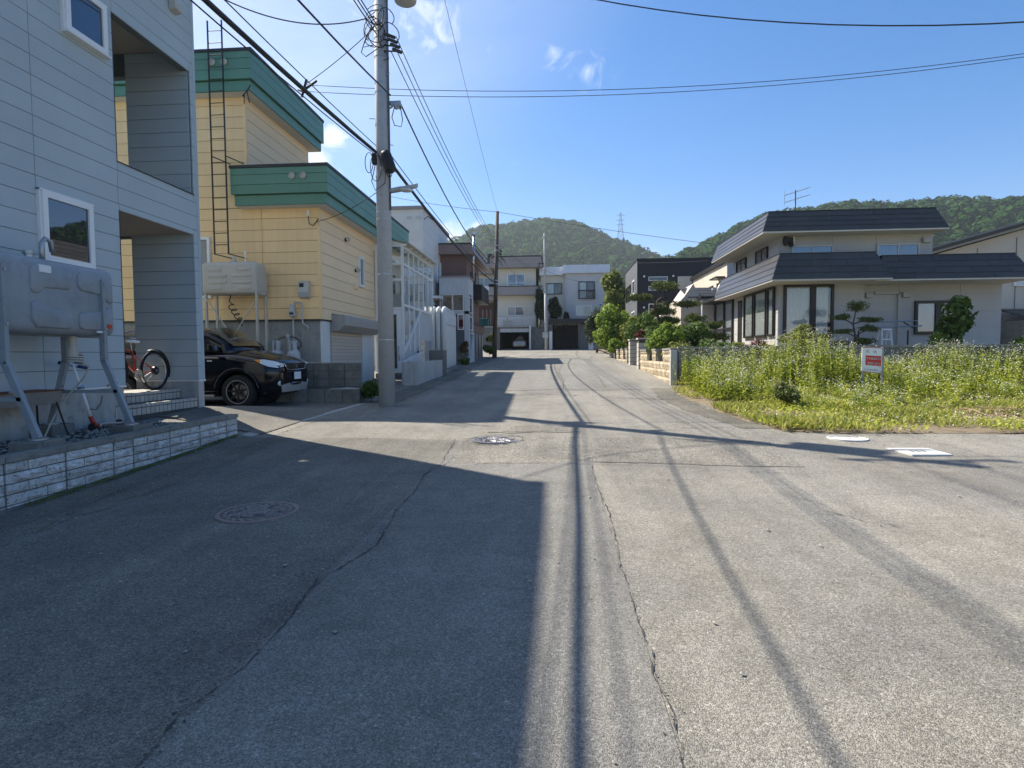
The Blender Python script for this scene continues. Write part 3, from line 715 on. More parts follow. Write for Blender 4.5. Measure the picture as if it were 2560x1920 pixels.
def rough_block(name, m, sx, sy, sz, amp, n=(1, 6, 2), seed=0):
    """box whose +x face is broken stone; shared by alike bricks"""
    r = random.Random(seed); bm = bmesh.new(); bmesh.ops.create_cube(bm, size=1)
    fx = [f for f in bm.faces if f.normal.x > .5]
    bmesh.ops.subdivide_edges(bm, edges=[e for e in bm.edges if all(v.co.x > 0 for v in e.verts)], cuts=2, use_grid_fill=True)
    for v in bm.verts:
        ed = abs(v.co.y) > .49 or abs(v.co.z) > .49
        if v.co.x > .4: v.co.x += (r.uniform(-.1, .05) if ed else r.uniform(.15, 1))*amp/sx
        v.co.x *= sx; v.co.y *= sy; v.co.z *= sz
        if v.co.x > 0 and not ed: v.co.y += r.uniform(-.12, .12)*sy/3; v.co.z += r.uniform(-.12, .12)*sz/3
    me = bpy.data.meshes.new(name); bm.to_mesh(me); bm.free(); me.materials.append(MATS[m]); return me
def place(me, name, parent, loc, rz=0, sc=(1, 1, 1)):
    o = bpy.data.objects.new(name, me); COL.objects.link(o); o.location = loc; o.rotation_euler.z = rz; o.scale = sc; return par(o, parent)
def block_wall():
    t = thing('block_garden_wall', 'low garden wall of whitish split face blocks along the street at left', 'garden wall', (-5.06, 6, .1))
    Y0, Y1, X = 2.6, 8.70, -4.985
    MB().box(-5.12, X-.02, Y0, Y1-.01, -.06, .43).build('core', 'mortar', t)
    vs = []
    for i in range(40):
        y = Y0+(Y1-Y0)*i/39; z = gz(-4.9, y); vs.append((y, z))
    MB().prism([(Y0, -.1)]+[(Y1, -.1)]+[(y, z+.035) for y, z in reversed(vs)], 'x', X-.05, X+.025).build('footing', 'concrete_dark', t)
    var = [rough_block('brick', 'split_stone', .05, 1, .094, .026, seed=i) for i in range(6)]
    joints = [Y0, 3.2, 3.85, 4.2, 4.84, 5.50, 6.14, 6.445, 7.10, 7.733, 8.396, Y1]
    for row in range(5):
        zc = .395-row*.098
        for j0, j1 in zip(joints[:-1], joints[1:]):
            L = j1-j0; cut = [j0+.006] + ([j0+L*(.36+.3*((row+int(j0*10)) % 2))] if L > .4 else []) + [j1-.006]
            for a, b in zip(cut[:-1], cut[1:]):
                if zc+.05 < gz(-4.9, (a+b)/2)+.02: continue
                place(random.choice(var), 'brick', t, (X-.02, (a+b)/2, zc), 0, (1, b-a-.012, .93))
    for j0, j1 in zip(joints[:-1], joints[1:]):
        panel('cap_block', 'cap_block', t, -5.13, X+.022, j0+.004, j1-.004, .448, .503)
    # return at the far end
    for row in range(4): place(random.choice(var), 'brick', t, (-5.06, Y1-.015, .395-row*.098), math.pi/2, (1, .13, .93))
block_wall()

# ------------------------------------------------------------------ fuel tanks
def rounded_tank(t, m, x0, x1, y0, y1, z0, z1, bev=.11):
    return MB().box(x0, x1, y0, y1, z0, z1).build('tank_body', m, t, smooth=True, bevel=bev, seg=5)
def grey_tank():
    t = thing('fuel_tank', 'large grey heating oil tank on splayed metal legs beside the grey house', 'fuel tank', (-5.75, 6.2, .5))
    body = rounded_tank(t, 'tank_gray', -6.1, -5.6, 5.42, 7.06, 1.66, 2.5)
    # embossed panels on the street face
    mb = MB()
    def plate(p): mb.prism(p, 'x', -5.63, -5.580)
    plate([(5.83, 2.14), (5.83, 2.36), (5.87, 2.41), (6.32, 2.41), (6.37, 2.36), (6.37, 2.22), (6.33, 2.18), (6.0, 2.17), (5.93, 2.10), (5.87, 2.10)])
    plate([(6.45, 2.24), (6.45, 2.36), (6.5, 2.41), (6.9, 2.41), (6.98, 2.33), (6.98, 2.08), (6.9, 2.08), (6.83, 2.16), (6.5, 2.19)])
    plate([(5.83, 1.80), (5.83, 2.0), (5.9, 2.03), (5.98, 1.97), (6.33, 1.93), (6.37, 1.88), (6.37, 1.76), (6.32, 1.73), (5.88, 1.73)])
    plate([(6.45, 1.76), (6.45, 1.90), (6.5, 1.94), (6.83, 1.97), (6.9, 2.02), (6.97, 2.0), (6.98, 1.8), (6.93, 1.73), (6.5, 1.73)])
    MB().box(-5.862, -5.838, 5.405, 7.075, 1.645, 2.515).build('weld_seam', 'tank_gray', body, smooth=True, bevel=.11, seg=5)
    mb.build('embossed_panels', 'tank_gray', body, smooth=True, bevel=.018, seg=2)
    MB().box(-5.6, -5.574, 5.93, 6.08, 2.335, 2.415).build('label_sticker', 'sticker', body)
    MB().box(-5.6, -5.573, 6.86, 6.93, 1.76, 1.81).build('warning_sticker', 'sticker_red', body)
    MB().box(-5.6, -5.574, 6.7, 6.8, 1.70, 1.725).build('label_sticker', 'sticker', body)
    for (yy, out) in ((5.5, -1), (6.8, 1)):
        for xs in (1, -1):
            xb = -5.59 if xs > 0 else -6.1; xf = -5.27 if xs > 0 else -6.33
            mb = MB(); mb.bar((xb, yy, 2.36), (xb, yy, 1.34), .075, .05, (0, 1, 0)); mb.bar((xb, yy, 1.36), (xf, yy, .575), .075, .05, (0, 1, 0))
            lg = mb.build('leg', 'tank_gray', t, bevel=.006)
            for zb in (2.3, 1.75, 1.05): MB().cyl((xb+.03*xs, yy, zb), (xb+.05*xs, yy, zb), .016, n=6).build('bolt', 'galv', lg)
            MB().cyl((xf, yy, .565), (xf, yy, .58), .085, n=16).build('foot_plate', 'galv', lg)
        MB().bar((-5.42, yy, .98), (-6.22, yy, .98), .05, .04).build('brace', 'tank_gray', t)
    MB().cyl((-5.85, 6.1, 2.47), (-5.85, 6.1, 2.56), .045).cyl((-5.85, 6.1, 2.56), (-5.85, 6.1, 2.59), .06).build('filler_cap', 'galv', t, smooth=False)
    mb = MB(); mb.tube([(-5.9, 6.32, 2.46), (-5.9, 6.32, 2.72), (-5.9, 6.37, 2.78), (-5.9, 6.44, 2.76), (-5.9, 6.46, 2.64)], .028, 8); mb.build('vent_pipe', 'galv', t, smooth=True)
    MB().cyl((-5.85, 6.63, 1.67), (-5.85, 6.63, 1.5), .045).cyl((-5.85, 6.63, 1.5), (-5.85, 6.63, 1.42), .06).build('drain_valve', 'tank_beige', t)
    pts = []
    for i in range(40):
        a = i*.55; pts.append((-5.85+.07*math.cos(a), 6.66+.1*math.sin(a), 1.44-.0025*i))
    pts += [(-5.75, 6.76, 1.3), (-5.85, 6.78, 1.15), (-6.08, 6.76, .9), (-6.2, 6.72, .7), (-6.15, 6.5, .44)]
    MB().tube(pts, .012, 6).build('oil_hose', 'tank_beige', t, smooth=True)
    for i, (x, y, w) in enumerate(((-5.27, 5.5, 'nearest the street at the left picture edge'), (-5.27, 6.82, 'under the far street side leg'), (-6.33, 5.5, 'behind the grill'), (-6.33, 6.82, 'under the far rear leg by the scooter'))):
        o = MB().box(x-.17, x+.15, y-.17, y+.17, .40, .565).build('concrete_footing', 'concrete_dark', bevel=.015); tag(o, 'concrete footing block of the grey tank, '+w, 'footing', 'footings of the grey tank')
grey_tank()

def scooter():
    t = thing('kick_scooter', 'white folding kick scooter with blue grips leaning on the grey house', 'scooter', (-6.3, 7.4, .43))
    a, b = Vector((-6.27, 7.10, 1.30)), Vector((-6.18, 7.24, .62))
    MB().tube([a, a.lerp(b, .5)], .017, 10).tube([a.lerp(b, .45), b], .022, 10).build('stem', 'white_plastic', t, smooth=True)
    d = Vector((.03, .17, -.035)); MB().cyl(a-d, a+d, .014, n=8).build('handlebar', 'steel', t)
    for s in (-1, 1): MB().cyl(a+d*s*.35, a+d*s*1.05, .022, n=10).build('grip', 'blue_grip', t, smooth=True)
    c = a.lerp(b, .42); MB().cyl(c-Vector((.02, .03, 0)), c+Vector((.02, .03, 0)), .032, n=10).build('clamp', 'steel', t)
    MB().tube([b, (-6.17, 7.28, .52), (-6.17, 7.32, .48)], .03, 8).build('fork', 'red_paint', t, smooth=True)
    MB().prism([(7.32, .475), (7.72, .465), (7.74, .49), (7.4, .515), (7.33, .51)], 'x', -6.23, -6.11).build('deck', 'steel', t, bevel=.006)
    for y in (7.25, 7.73): MB().cyl((-6.185, y, .475), (-6.155, y, .475), .05, n=20).build('wheel', 'rubber', t)
    MB().tube([(-6.18, 7.22, .72), (-6.15, 7.3, .7), (-6.14, 7.38, .78), (-6.15, 7.42, .88)], .006, 5).build('brake_cable', 'cable', t, smooth=True)
scooter()
def grill():
    t = thing('barbecue_grill', 'rusty portable barbecue grill standing on thin legs behind the tank leg', 'grill', (-6.25, 6.35, .43))
    MB().prism([(-6.42, 1.0), (-6.38, .84), (-6.12, .84), (-6.08, 1.0)], 'y', 5.75, 6.72).build('fire_box', 'galv', t)
    MB().box(-6.43, -6.07, 5.74, 6.73, .995, 1.01).build('grate', 'rust', t)
    mb = MB()
    for i in range(3): mb.box(-6.118, -6.10, 6.4+i*.1, 6.46+i*.1, .935, .947)
    mb.build('air_slots', 'black_metal', t)
    for y in (5.85, 6.66):
        for x, f in ((-6.38, -6.45), (-6.12, -6.05)): MB().cyl((x, y, .86), (f, y+(.08 if y > 6 else -.08), .42), .011, n=6).build('leg', 'black_metal', t)
grill()
def tap():
    t = thing('garden_tap', 'chrome garden tap fixed to the grey house wall', 'tap', (-6.43, 7.95, 1.0))
    MB().tube([(-6.45, 7.95, 1.02), (-6.36, 7.95, 1.02), (-6.32, 7.95, .99), (-6.32, 7.95, .95)], .016, 8).build('spout', 'chrome', t, smooth=True)
    MB().cyl((-6.38, 7.95, 1.03), (-6.38, 7.95, 1.07), .012).cyl((-6.38, 7.91, 1.075), (-6.38, 7.99, 1.075), .01).build('handle', 'chrome', t)
    t2 = thing('standpipe', 'short metal standpipe with tap rising from the gravel bed', 'standpipe', (-6.2, 7.95, .43))
    MB().cyl((-6.2, 7.72, .42), (-6.2, 7.72, .72), .012).tube([(-6.2, 7.72, .7), (-6.14, 7.74, .73), (-6.12, 7.75, .68)], .012, 6).build('pipe', 'galv', t2)
tap()
def bicycle():
    t = thing('bicycle', 'red bicycle parked on the tiled porch of the grey house', 'bicycle', (-7.0, 9.3, .825))
    def wheel(y, z, r, x=-7.0):
        w = MB().tube([(x, y+math.cos(a)*r, z+math.sin(a)*r) for a in [i*math.pi/20 for i in range(40)]], .027, 8, True).build('wheel', 'rubber', t, smooth=True)
        MB().tube([(x, y+math.cos(a)*(r-.034), z+math.sin(a)*(r-.034)) for a in [i*math.pi/20 for i in range(40)]], .012, 6, True).build('rim', 'steel', w, smooth=True)
        mb = MB()
        for i in range(18):
            a = i*math.pi/9; mb.cyl((x+(.025 if i % 2 else -.025), y, z), (x, y+math.cos(a)*(r-.035), z+math.sin(a)*(r-.035)), .0018, n=4)
        mb.build('spokes', 'steel', w); MB().cyl((x-.05, y, z), (x+.05, y, z), .022).build('hub', 'steel', w)
        return w
    wr = wheel(9.64, 1.165, .325); wheel(8.66, 1.165, .325)
    MB().lathe((-6.99, 9.64, 1.165), [(.075, -.02), (.075, .02)], 20, (1, 0, 0)).build('sprocket', 'black_metal', wr)
    bb = (-7, 9.2, 1.11); st = (-7, 9.11, 1.5); hd = (-7, 8.78, 1.55)
    mb = MB()
    for p, q, r in ((bb, st, .017), (st, hd, .018), (bb, (-7, 8.8, 1.47), .02), (bb, (-7, 9.64, 1.165), .011), ((-7, 9.12, 1.45), (-7, 9.64, 1.165), .010), (hd, (-7, 8.66, 1.165), .014)): mb.cyl(p, q, r, n=8)
    mb.build('frame', 'red_paint', t, smooth=True)
    MB().cyl(st, (-7, 9.08, 1.64), .013).build('seat_post', 'steel', t)
    MB().prism([(8.93, 1.645), (9.22, 1.635), (9.23, 1.675), (9.1, 1.69), (8.95, 1.675)], 'x', -7.07, -6.93).build('saddle', 'white_plastic', t, bevel=.02)
    MB().tube([(-7.28, 8.85, 1.7), (-7.2, 8.78, 1.72), (-7, 8.76, 1.68), (-6.8, 8.78, 1.72), (-6.72, 8.85, 1.7)], .012, 8).cyl(hd, (-7, 8.76, 1.68), .014).build('handlebar', 'steel', t, smooth=True)
    mb = MB(); n = 18
    vs = []
    for i in range(n+1):
        a = -.35+2.3*i/n
        for s in (-.026, .026): vs.append((-7+s, 9.64+math.cos(a)*.375, 1.165+math.sin(a)*.375))
    mb.add(vs, [(2*i, 2*i+1, 2*i+3, 2*i+2) for i in range(n)]); mb.build('mudguard', 'black_metal', t, smooth=True)
    MB().lathe((-6.97, 9.2, 1.11), [(.09, -.01), (.09, .01)], 20, (1, 0, 0)).bar((-6.94, 9.2, 1.11), (-6.94, 9.3, .98), .02).build('crank', 'steel', t)
bicycle()
# ------------------------------------------------------------------ cars
def loft(stations, mirror=True):
    """stations: (length pos, [(half width, height) ...] bottom centre -> top centre)"""
    mb = MB(); k = len(stations[0][1])
    full = lambda pts: [(-w, h) for w, h in reversed(pts[1:-1])]+[pts[0]]+pts[1:-1]+[pts[-1]]
    n = 2*k-2; vs = []
    for l, pts in stations:
        q = [pts[0]]+pts[1:-1]+[pts[-1]]+[(-w, h) for w, h in reversed(pts[1:-1])]
        vs += [(l, w, h) for w, h in q]
    fs = [(i*n+j, i*n+(j+1) % n, (i+1)*n+(j+1) % n, (i+1)*n+j) for i in range(len(stations)-1) for j in range(n)]
    fs += [tuple(range(n-1, -1, -1)), tuple(range((len(stations)-1)*n, len(stations)*n))]
    return mb.add(vs, fs)
def car_frame(name, label, origin, fwd, sect, axles, r, half, paint, cut=True):
    """origin: ground point under the nose; fwd: unit vector the nose points to; local l runs backwards"""
    fx, fy = fwd
    T = lambda l, s, h: (origin[0]-fx*l-fy*s, origin[1]-fy*l+fx*s, origin[2]+h)   # s>0: car's left
    t = thing(name, label, 'car', T(2.2, 0, 0))
    mb = loft(sect); mb.v = [T(*v) for v in mb.v]
    body = mb.build('body', paint, t, smooth=True, sub=2)
    if cut:
        cs = []
        for l in axles:
            for s in (-1, 1):
                c = MB(); c.cyl(T(l, s*(half-.26), r+.01), T(l, s*(half+.2), r+.01), r*1.17, n=36); cs.append(c.build('cutter', paint))
        for c in cs:
            md = body.modifiers.new('b', 'BOOLEAN'); md.object = c; md.operation = 'DIFFERENCE'; md.solver = 'EXACT'
        dg = bpy.context.evaluated_depsgraph_get(); me = bpy.data.meshes.new_from_object(body.evaluated_get(dg))
        body.modifiers.clear(); body.data = me; me.shade_smooth()
        for c in cs: bpy.data.objects.remove(c, do_unlink=True)
        for l in axles:
            MB().cyl(T(l, -(half-.27), r+.01), T(l, half-.27, r+.01), r*1.12, n=24).build('wheel_well', 'car_trim', t)
    for l in axles:
        for s in (-1, 1):
            o = s*(half-.015); i = s*(half-.215)
            d = Vector(T(l, o, 0))-Vector(T(l, i, 0)); ax = d.normalized()
            c = Vector(T(l, i, r)); w = d.length
            wh = MB().lathe(c, [(r*.66, 0), (r*.9, 0), (r*.98, w*.12), (r, w*.3), (r, w*.7), (r*.98, w*.88), (r*.9, w), (r*.66, w*.97)], 40, ax, False).build('wheel', 'rubber', t, smooth=True)
            MB().lathe(c, [(r*.66, w*.99), (r*.68, w*.93), (r*.62, w*.9), (r*.6, w*.35), (.01, w*.35)], 40, ax, False).build('rim', 'car_trim', wh, smooth=False)
            mb = MB(); e = ax.orthogonal().normalized(); b = ax.cross(e)
            for kk in range(7):
                a = kk*2*math.pi/7; dr = e*math.cos(a)+b*math.sin(a)
                mb.bar(c+ax*w*.86, c+ax*w*.9+dr*r*.64, .035, .03, ax)
            mb.cyl(c+ax*w*.7, c+ax*w*.95, r*.14, n=12); mb.build('wheel_spokes', 'black_metal', wh)
            MB().tube(wh_ring(c+ax*w*.985, e, b, r*.665), .006, 5, True).build('rim_lip', 'cyl_gray', wh, smooth=True)
            mb = MB(); mb.lathe(c, [(r*.44, w*.42), (r*.44, w*.5)], 24, ax).build('brake_disc', 'steel', wh)
    return t, T
def wh_ring(c, e, b, r): return [c+e*math.cos(a)*r+b*math.sin(a)*r for a in [i*math.pi/18 for i in range(36)]]
def suv():
    zg = .245; r = .378; hf = .93
    def st(l, wb, w, zb, zs, zt, wt, mid=None):
        return (l, [(0, zb), (wb*.8, zb), (wb, zb+.06), (w, (zb+zs)*.5), (w*.995, zs*.86+zb*.14), (wt, zs), (wt*.6, zt), (0, zt+.012)])
    sect = [st(.0, .50, .62, .40, .80, .85, .55), st(.04, .66, .74, .33, .97, 1.04, .62), st(.15, .80, .86, .27, 1.05, 1.13, .72), st(.36, .87, .91, .25, 1.11, 1.185, .77),
            st(.7, .89, .93, .25, 1.165, 1.255, .79), st(.98, .89, .935, .25, 1.20, 1.305, .81), st(1.15, .89, .935, .25, 1.215, 1.315, .83), st(2.1, .89, .935, .25, 1.23, 1.29, .85),
            st(3.1, .89, .935, .25, 1.24, 1.29, .85), st(4.0, .87, .915, .29, 1.25, 1.31, .81), st(4.32, .79, .85, .37, 1.15, 1.21, .7), st(4.40, .69, .75, .43, 1.03, 1.1, .6)]
    t, T = car_frame('suv', 'black sport utility vehicle parked nose out between grey and yellow houses', (-6.03, 13.06, zg), (1, 0), sect, (.91, 3.6), r, hf, 'car_black')
    # cabin: roof, pillars, glass
    def cs(l, w0, z0, w1, z1): return (l, [(0, z0), (w0*.7, z0), (w0, z0), (w0*.5+w1*.5, (z0+z1)*.5), (w1, z1-.06), (w1*.8, z1-.01), (w1*.4, z1), (0, z1+.01)])
    mb = loft([cs(1.02, .81, 1.16, .71, 1.36), cs(1.36, .84, 1.2, .71, 1.57), cs(1.82, .86, 1.2, .69, 1.79), cs(2.3, .86, 1.2, .69, 1.855), cs(3.35, .86, 1.2, .68, 1.85), cs(3.98, .83, 1.2, .67, 1.77), cs(4.32, .77, 1.15, .65, 1.36)])
    mb.v = [T(*v) for v in mb.v]; cab = mb.build('cabin', 'car_black', t, smooth=True, sub=2)
    g = MB(); g.add([T(1.10, -.70, 1.37), T(1.10, .70, 1.37), T(1.07, 0, 1.39), T(1.72, .62, 1.77), T(1.72, -.62, 1.77), T(1.68, 0, 1.805)], [(0, 2, 5, 4), (2, 1, 3, 5)]); g.v = [(x+.028, y, z+.02) for x, y, z in g.v]
    g.build('windscreen', 'glass_car', t, smooth=True)
    for s in (-1, 1):
        g = MB(); g.add([T(1.34, s*.868, 1.30), T(2.2, s*.878, 1.29), T(2.2, s*.745, 1.76), T(1.84, s*.75, 1.73)], [(0, 1, 2, 3)])
        g.add([T(2.27, s*.88, 1.29), T(3.25, s*.88, 1.30), T(3.2, s*.745, 1.77), T(2.27, s*.745, 1.77)], [(0, 1, 2, 3)]); g.build('side_window', 'glass_car', t)
        # headlight with amber corner, wrapped on the fender
        ys = lambda l, w, h: T(l*.82, s*w, h+.06)
        hl = MB(); hl.add([ys(.64, .905, 1.015), ys(.40, .895, 1.03), ys(.16, .80, .99), ys(.03, .60, .93), ys(.02, .58, .87), ys(.10, .76, .84), ys(.28, .88, .87), ys(.45, .91, .93)],
                          [(0, 1, 7), (1, 2, 6, 7), (2, 3, 5, 6), (3, 4, 5)])
        hl.v = [(x+.015, y-(.012*s), z) for x, y, z in hl.v]; h = hl.build('headlight', 'lamp_glass', t, smooth=True)
        am = MB(); am.add([ys(.66, .915, 1.02), ys(.50, .915, 1.025), ys(.47, .925, .93)], [(0, 1, 2)]); am.v = [(x+.012, y-.02*s, z) for x, y, z in am.v]; am.build('indicator', 'amber', h)
        MB().lathe(T(.08, s*.70, .965), [(.055, -.03), (.055, .04), (.03, .05)], 16, (1, -s*.3, 0)).build('projector', 'chrome', h, smooth=True)
        MB().lathe(T(.07, s*.68, .56), [(.06, -.05), (.06, .03), (.045, .035)], 16, (1, -s*.2, 0)).build('fog_lamp', 'lamp_glass', t)
        pts = [T(.91+.5*math.cos(a), s*(hf+.0), r+.012+.5*math.sin(a)) for a in [math.pi*(i/14) for i in range(15)]]
        MB().tube(pts, .022, 8).build('arch_flare', 'car_black', t, smooth=True)
        pts = [T(3.6+.5*math.cos(a), s*(hf+.0), r+.012+.5*math.sin(a)) for a in [math.pi*(i/14) for i in range(15)]]
        MB().tube(pts, .022, 8).build('arch_flare', 'car_black', t, smooth=True)
        MB().box(*sorted((T(1.56, 0, 0)[0], T(1.45, 0, 0)[0])), *sorted((T(0, s*.935, 0)[1], T(0, s*.942, 0)[1])), zg+1.05, zg+1.075).build('side_marker', 'lamp_glass', t)
        m2 = MB(); m2.prism([(T(1.27, 0, 0)[0], zg+1.27), (T(1.45, 0, 0)[0], zg+1.27), (T(1.45, 0, 0)[0], zg+1.43), (T(1.33, 0, 0)[0], zg+1.43)], 'y', *sorted((T(0, s*.93, 0)[1], T(0, s*1.10, 0)[1]))); m2.build('mirror', 'car_black', t, bevel=.03)
        MB().bar(T(1.42, s*.93, .30), T(3.1, s*.93, .30), .03, .05).build('sill_trim', 'chrome', t)
    # grille, emblem, plate, bumper skid
    fx = T(-.015, 0, 0)[0]
    mb = MB(); mb.prism([(13.06-.44, zg+0.850), (13.06+.44, zg+0.850), (13.06+.53, zg+1.000), (13.06-.53, zg+1.000)], 'x', fx-.2, fx-.01); gr = mb.build('grille', 'black_metal', t)
    for z in (.82, .865, .905): panel('grille_slat', 'car_trim', gr, fx-.02, fx+.004, 13.06-.46, 13.06+.46, zg+z-.012, zg+z+.012)
    MB().tube([(fx-.03, 13.06-.54, zg+1.000), (fx-.005, 13.06-.46, zg+0.860), (fx+.0, 13.06, zg+0.845), (fx-.005, 13.06+.46, zg+0.860), (fx-.03, 13.06+.54, zg+1.000)], .013, 6).build('chrome_surround', 'chrome', gr, smooth=True)
    mb = MB()
    for k in range(3):
        a = math.pi/2+k*2*math.pi/3; b = a-math.pi/3; c = a+math.pi/3; q = .052; cy, cz = 13.06, zg+0.925
        mb.prism([(cy, cz), (cy+q*math.cos(b), cz+q*math.sin(b)), (cy+q*math.cos(b)+q*math.cos(c), cz+q*math.sin(b)+q*math.sin(c)), (cy+q*math.cos(c), cz+q*math.sin(c))], 'x', fx+.0, fx+.016)
    mb.build('emblem', 'chrome', gr)
    MB().box(fx+.02, fx+.032, 13.06-.165, 13.06+.165, zg+0.630, zg+0.795).build('number_plate', 'plate_white', t)
    MB().prism([(13.06-.6, zg+0.350), (13.06+.6, zg+0.350), (13.06+.66, zg+0.510), (13.06+.35, zg+0.570), (13.06-.35, zg+0.570), (13.06-.66, zg+0.510)], 'x', fx-.3, fx-.02).build('skid_plate', 'shutter_box', t, bevel=.02)
    MB().tube([T(.34, -.82, 0.340), T(.17, -.74, 0.450), T(.04, -.52, 0.525), T(.0, 0, 0.550), T(.04, .52, 0.525), T(.17, .74, 0.450), T(.34, .82, 0.340)], .016, 8).build('bumper_trim', 'chrome', t, smooth=True)
suv()
def kei_car():
    zg = gz(-3.6, 57.6)+.02
    def st(l, w, zb, zs, zt, wt): return (l, [(0, zb), (w*.85, zb), (w, zb+.1), (w, (zb+zs)*.55), (w*.98, zs*.9), (wt, zs), (wt*.6, zt), (0, zt+.01)])
    sect = [st(0, .52, .3, .62, .68, .45), st(.08, .66, .22, .72, .80, .5), st(.4, .72, .2, .82, .88, .55), st(.9, .73, .2, .88, .95, .6), st(1.1, .73, .2, .9, 1.15, .55), st(1.55, .73, .2, .95, 1.46, .5), st(2.8, .73, .2, .95, 1.5, .5), st(3.3, .72, .24, .9, 1.3, .5), st(3.39, .66, .3, .8, 1.1, .45)]
    t, T = car_frame('kei_car', 'small white car parked inside the far left garage', (-3.62, 57.55, zg), (0, -1), sect, (.6, 2.9), .27, .735, 'car_white', False)
    y = T(.0, 0, 0)[1]
    for s in (-1, 1): MB().lathe((-3.62+s*.5, y+.02, zg+.68), [(.10, -.05), (.10, .03), (.07, .05)], 16, (0, -1, 0)).build('headlight', 'lamp_glass', t)
    MB().box(-3.78, -3.46, y-.03, y-.01, zg+.28, zg+.42).build('number_plate', 'plate_yellow', t)
    MB().add([(-4.12, T(1.02, 0, 0)[1]-.02, zg+.98), (-3.12, T(1.02, 0, 0)[1]-.02, zg+.98), (-3.2, T(1.5, 0, 0)[1]-.03, zg+1.42), (-4.04, T(1.5, 0, 0)[1]-.03, zg+1.42)], [(0, 1, 2, 3)]).build('windscreen', 'glass_car', t)
    MB().box(-3.95, -3.3, y-.015, y+.02, zg+.5, zg+.53).build('bumper_slot', 'black_metal', t)
kei_car()

# ------------------------------------------------------------------ yellow house
def fascia(t, x0, x1, y0, y1, zb, zm, zt, faces, ins=.07):
    """stepped green eave band: lower set-back band, upper band of three courses, dark coping"""
    MB().box(x0+ins, x1-ins, y0+ins, y1-ins, zb, zm).build('eave_core', 'green_trim', t)
    MB().box(x0+.03, x1-.03, y0+.03, y1-.03, zm, zt).build('eave_core', 'green_trim', t)
    h = (zt-zm); rows = [(zb, zm-.02, ins), (zm, zm+h*.36, .0), (zm+h*.36, zm+h*.74, .0), (zm+h*.74, zt, 0)]
    for a, b, i in rows:
        g = .006
        if 'x' in faces: panel('fascia_board', 'green_metal', t, x1-i-.03, x1-i+.012, y0+i-.012, y1-i, a+g, b-g)
        if 'y' in faces: panel('fascia_board', 'green_metal', t, x0+i, x1-i-.031, y0+i-.012, y0+i+.03, a+g, b-g)
    MB().box(x0-.02, x1+.035, y0-.035, y1+.02, zt, zt+.075).build('coping', 'roof_dark', t)
    MB().box(x0+ins+.02, x1-ins-.02, y0+ins+.02, y1-ins-.02, zb-.012, zb-.002).build('eave_soffit', 'soffit_white', t)
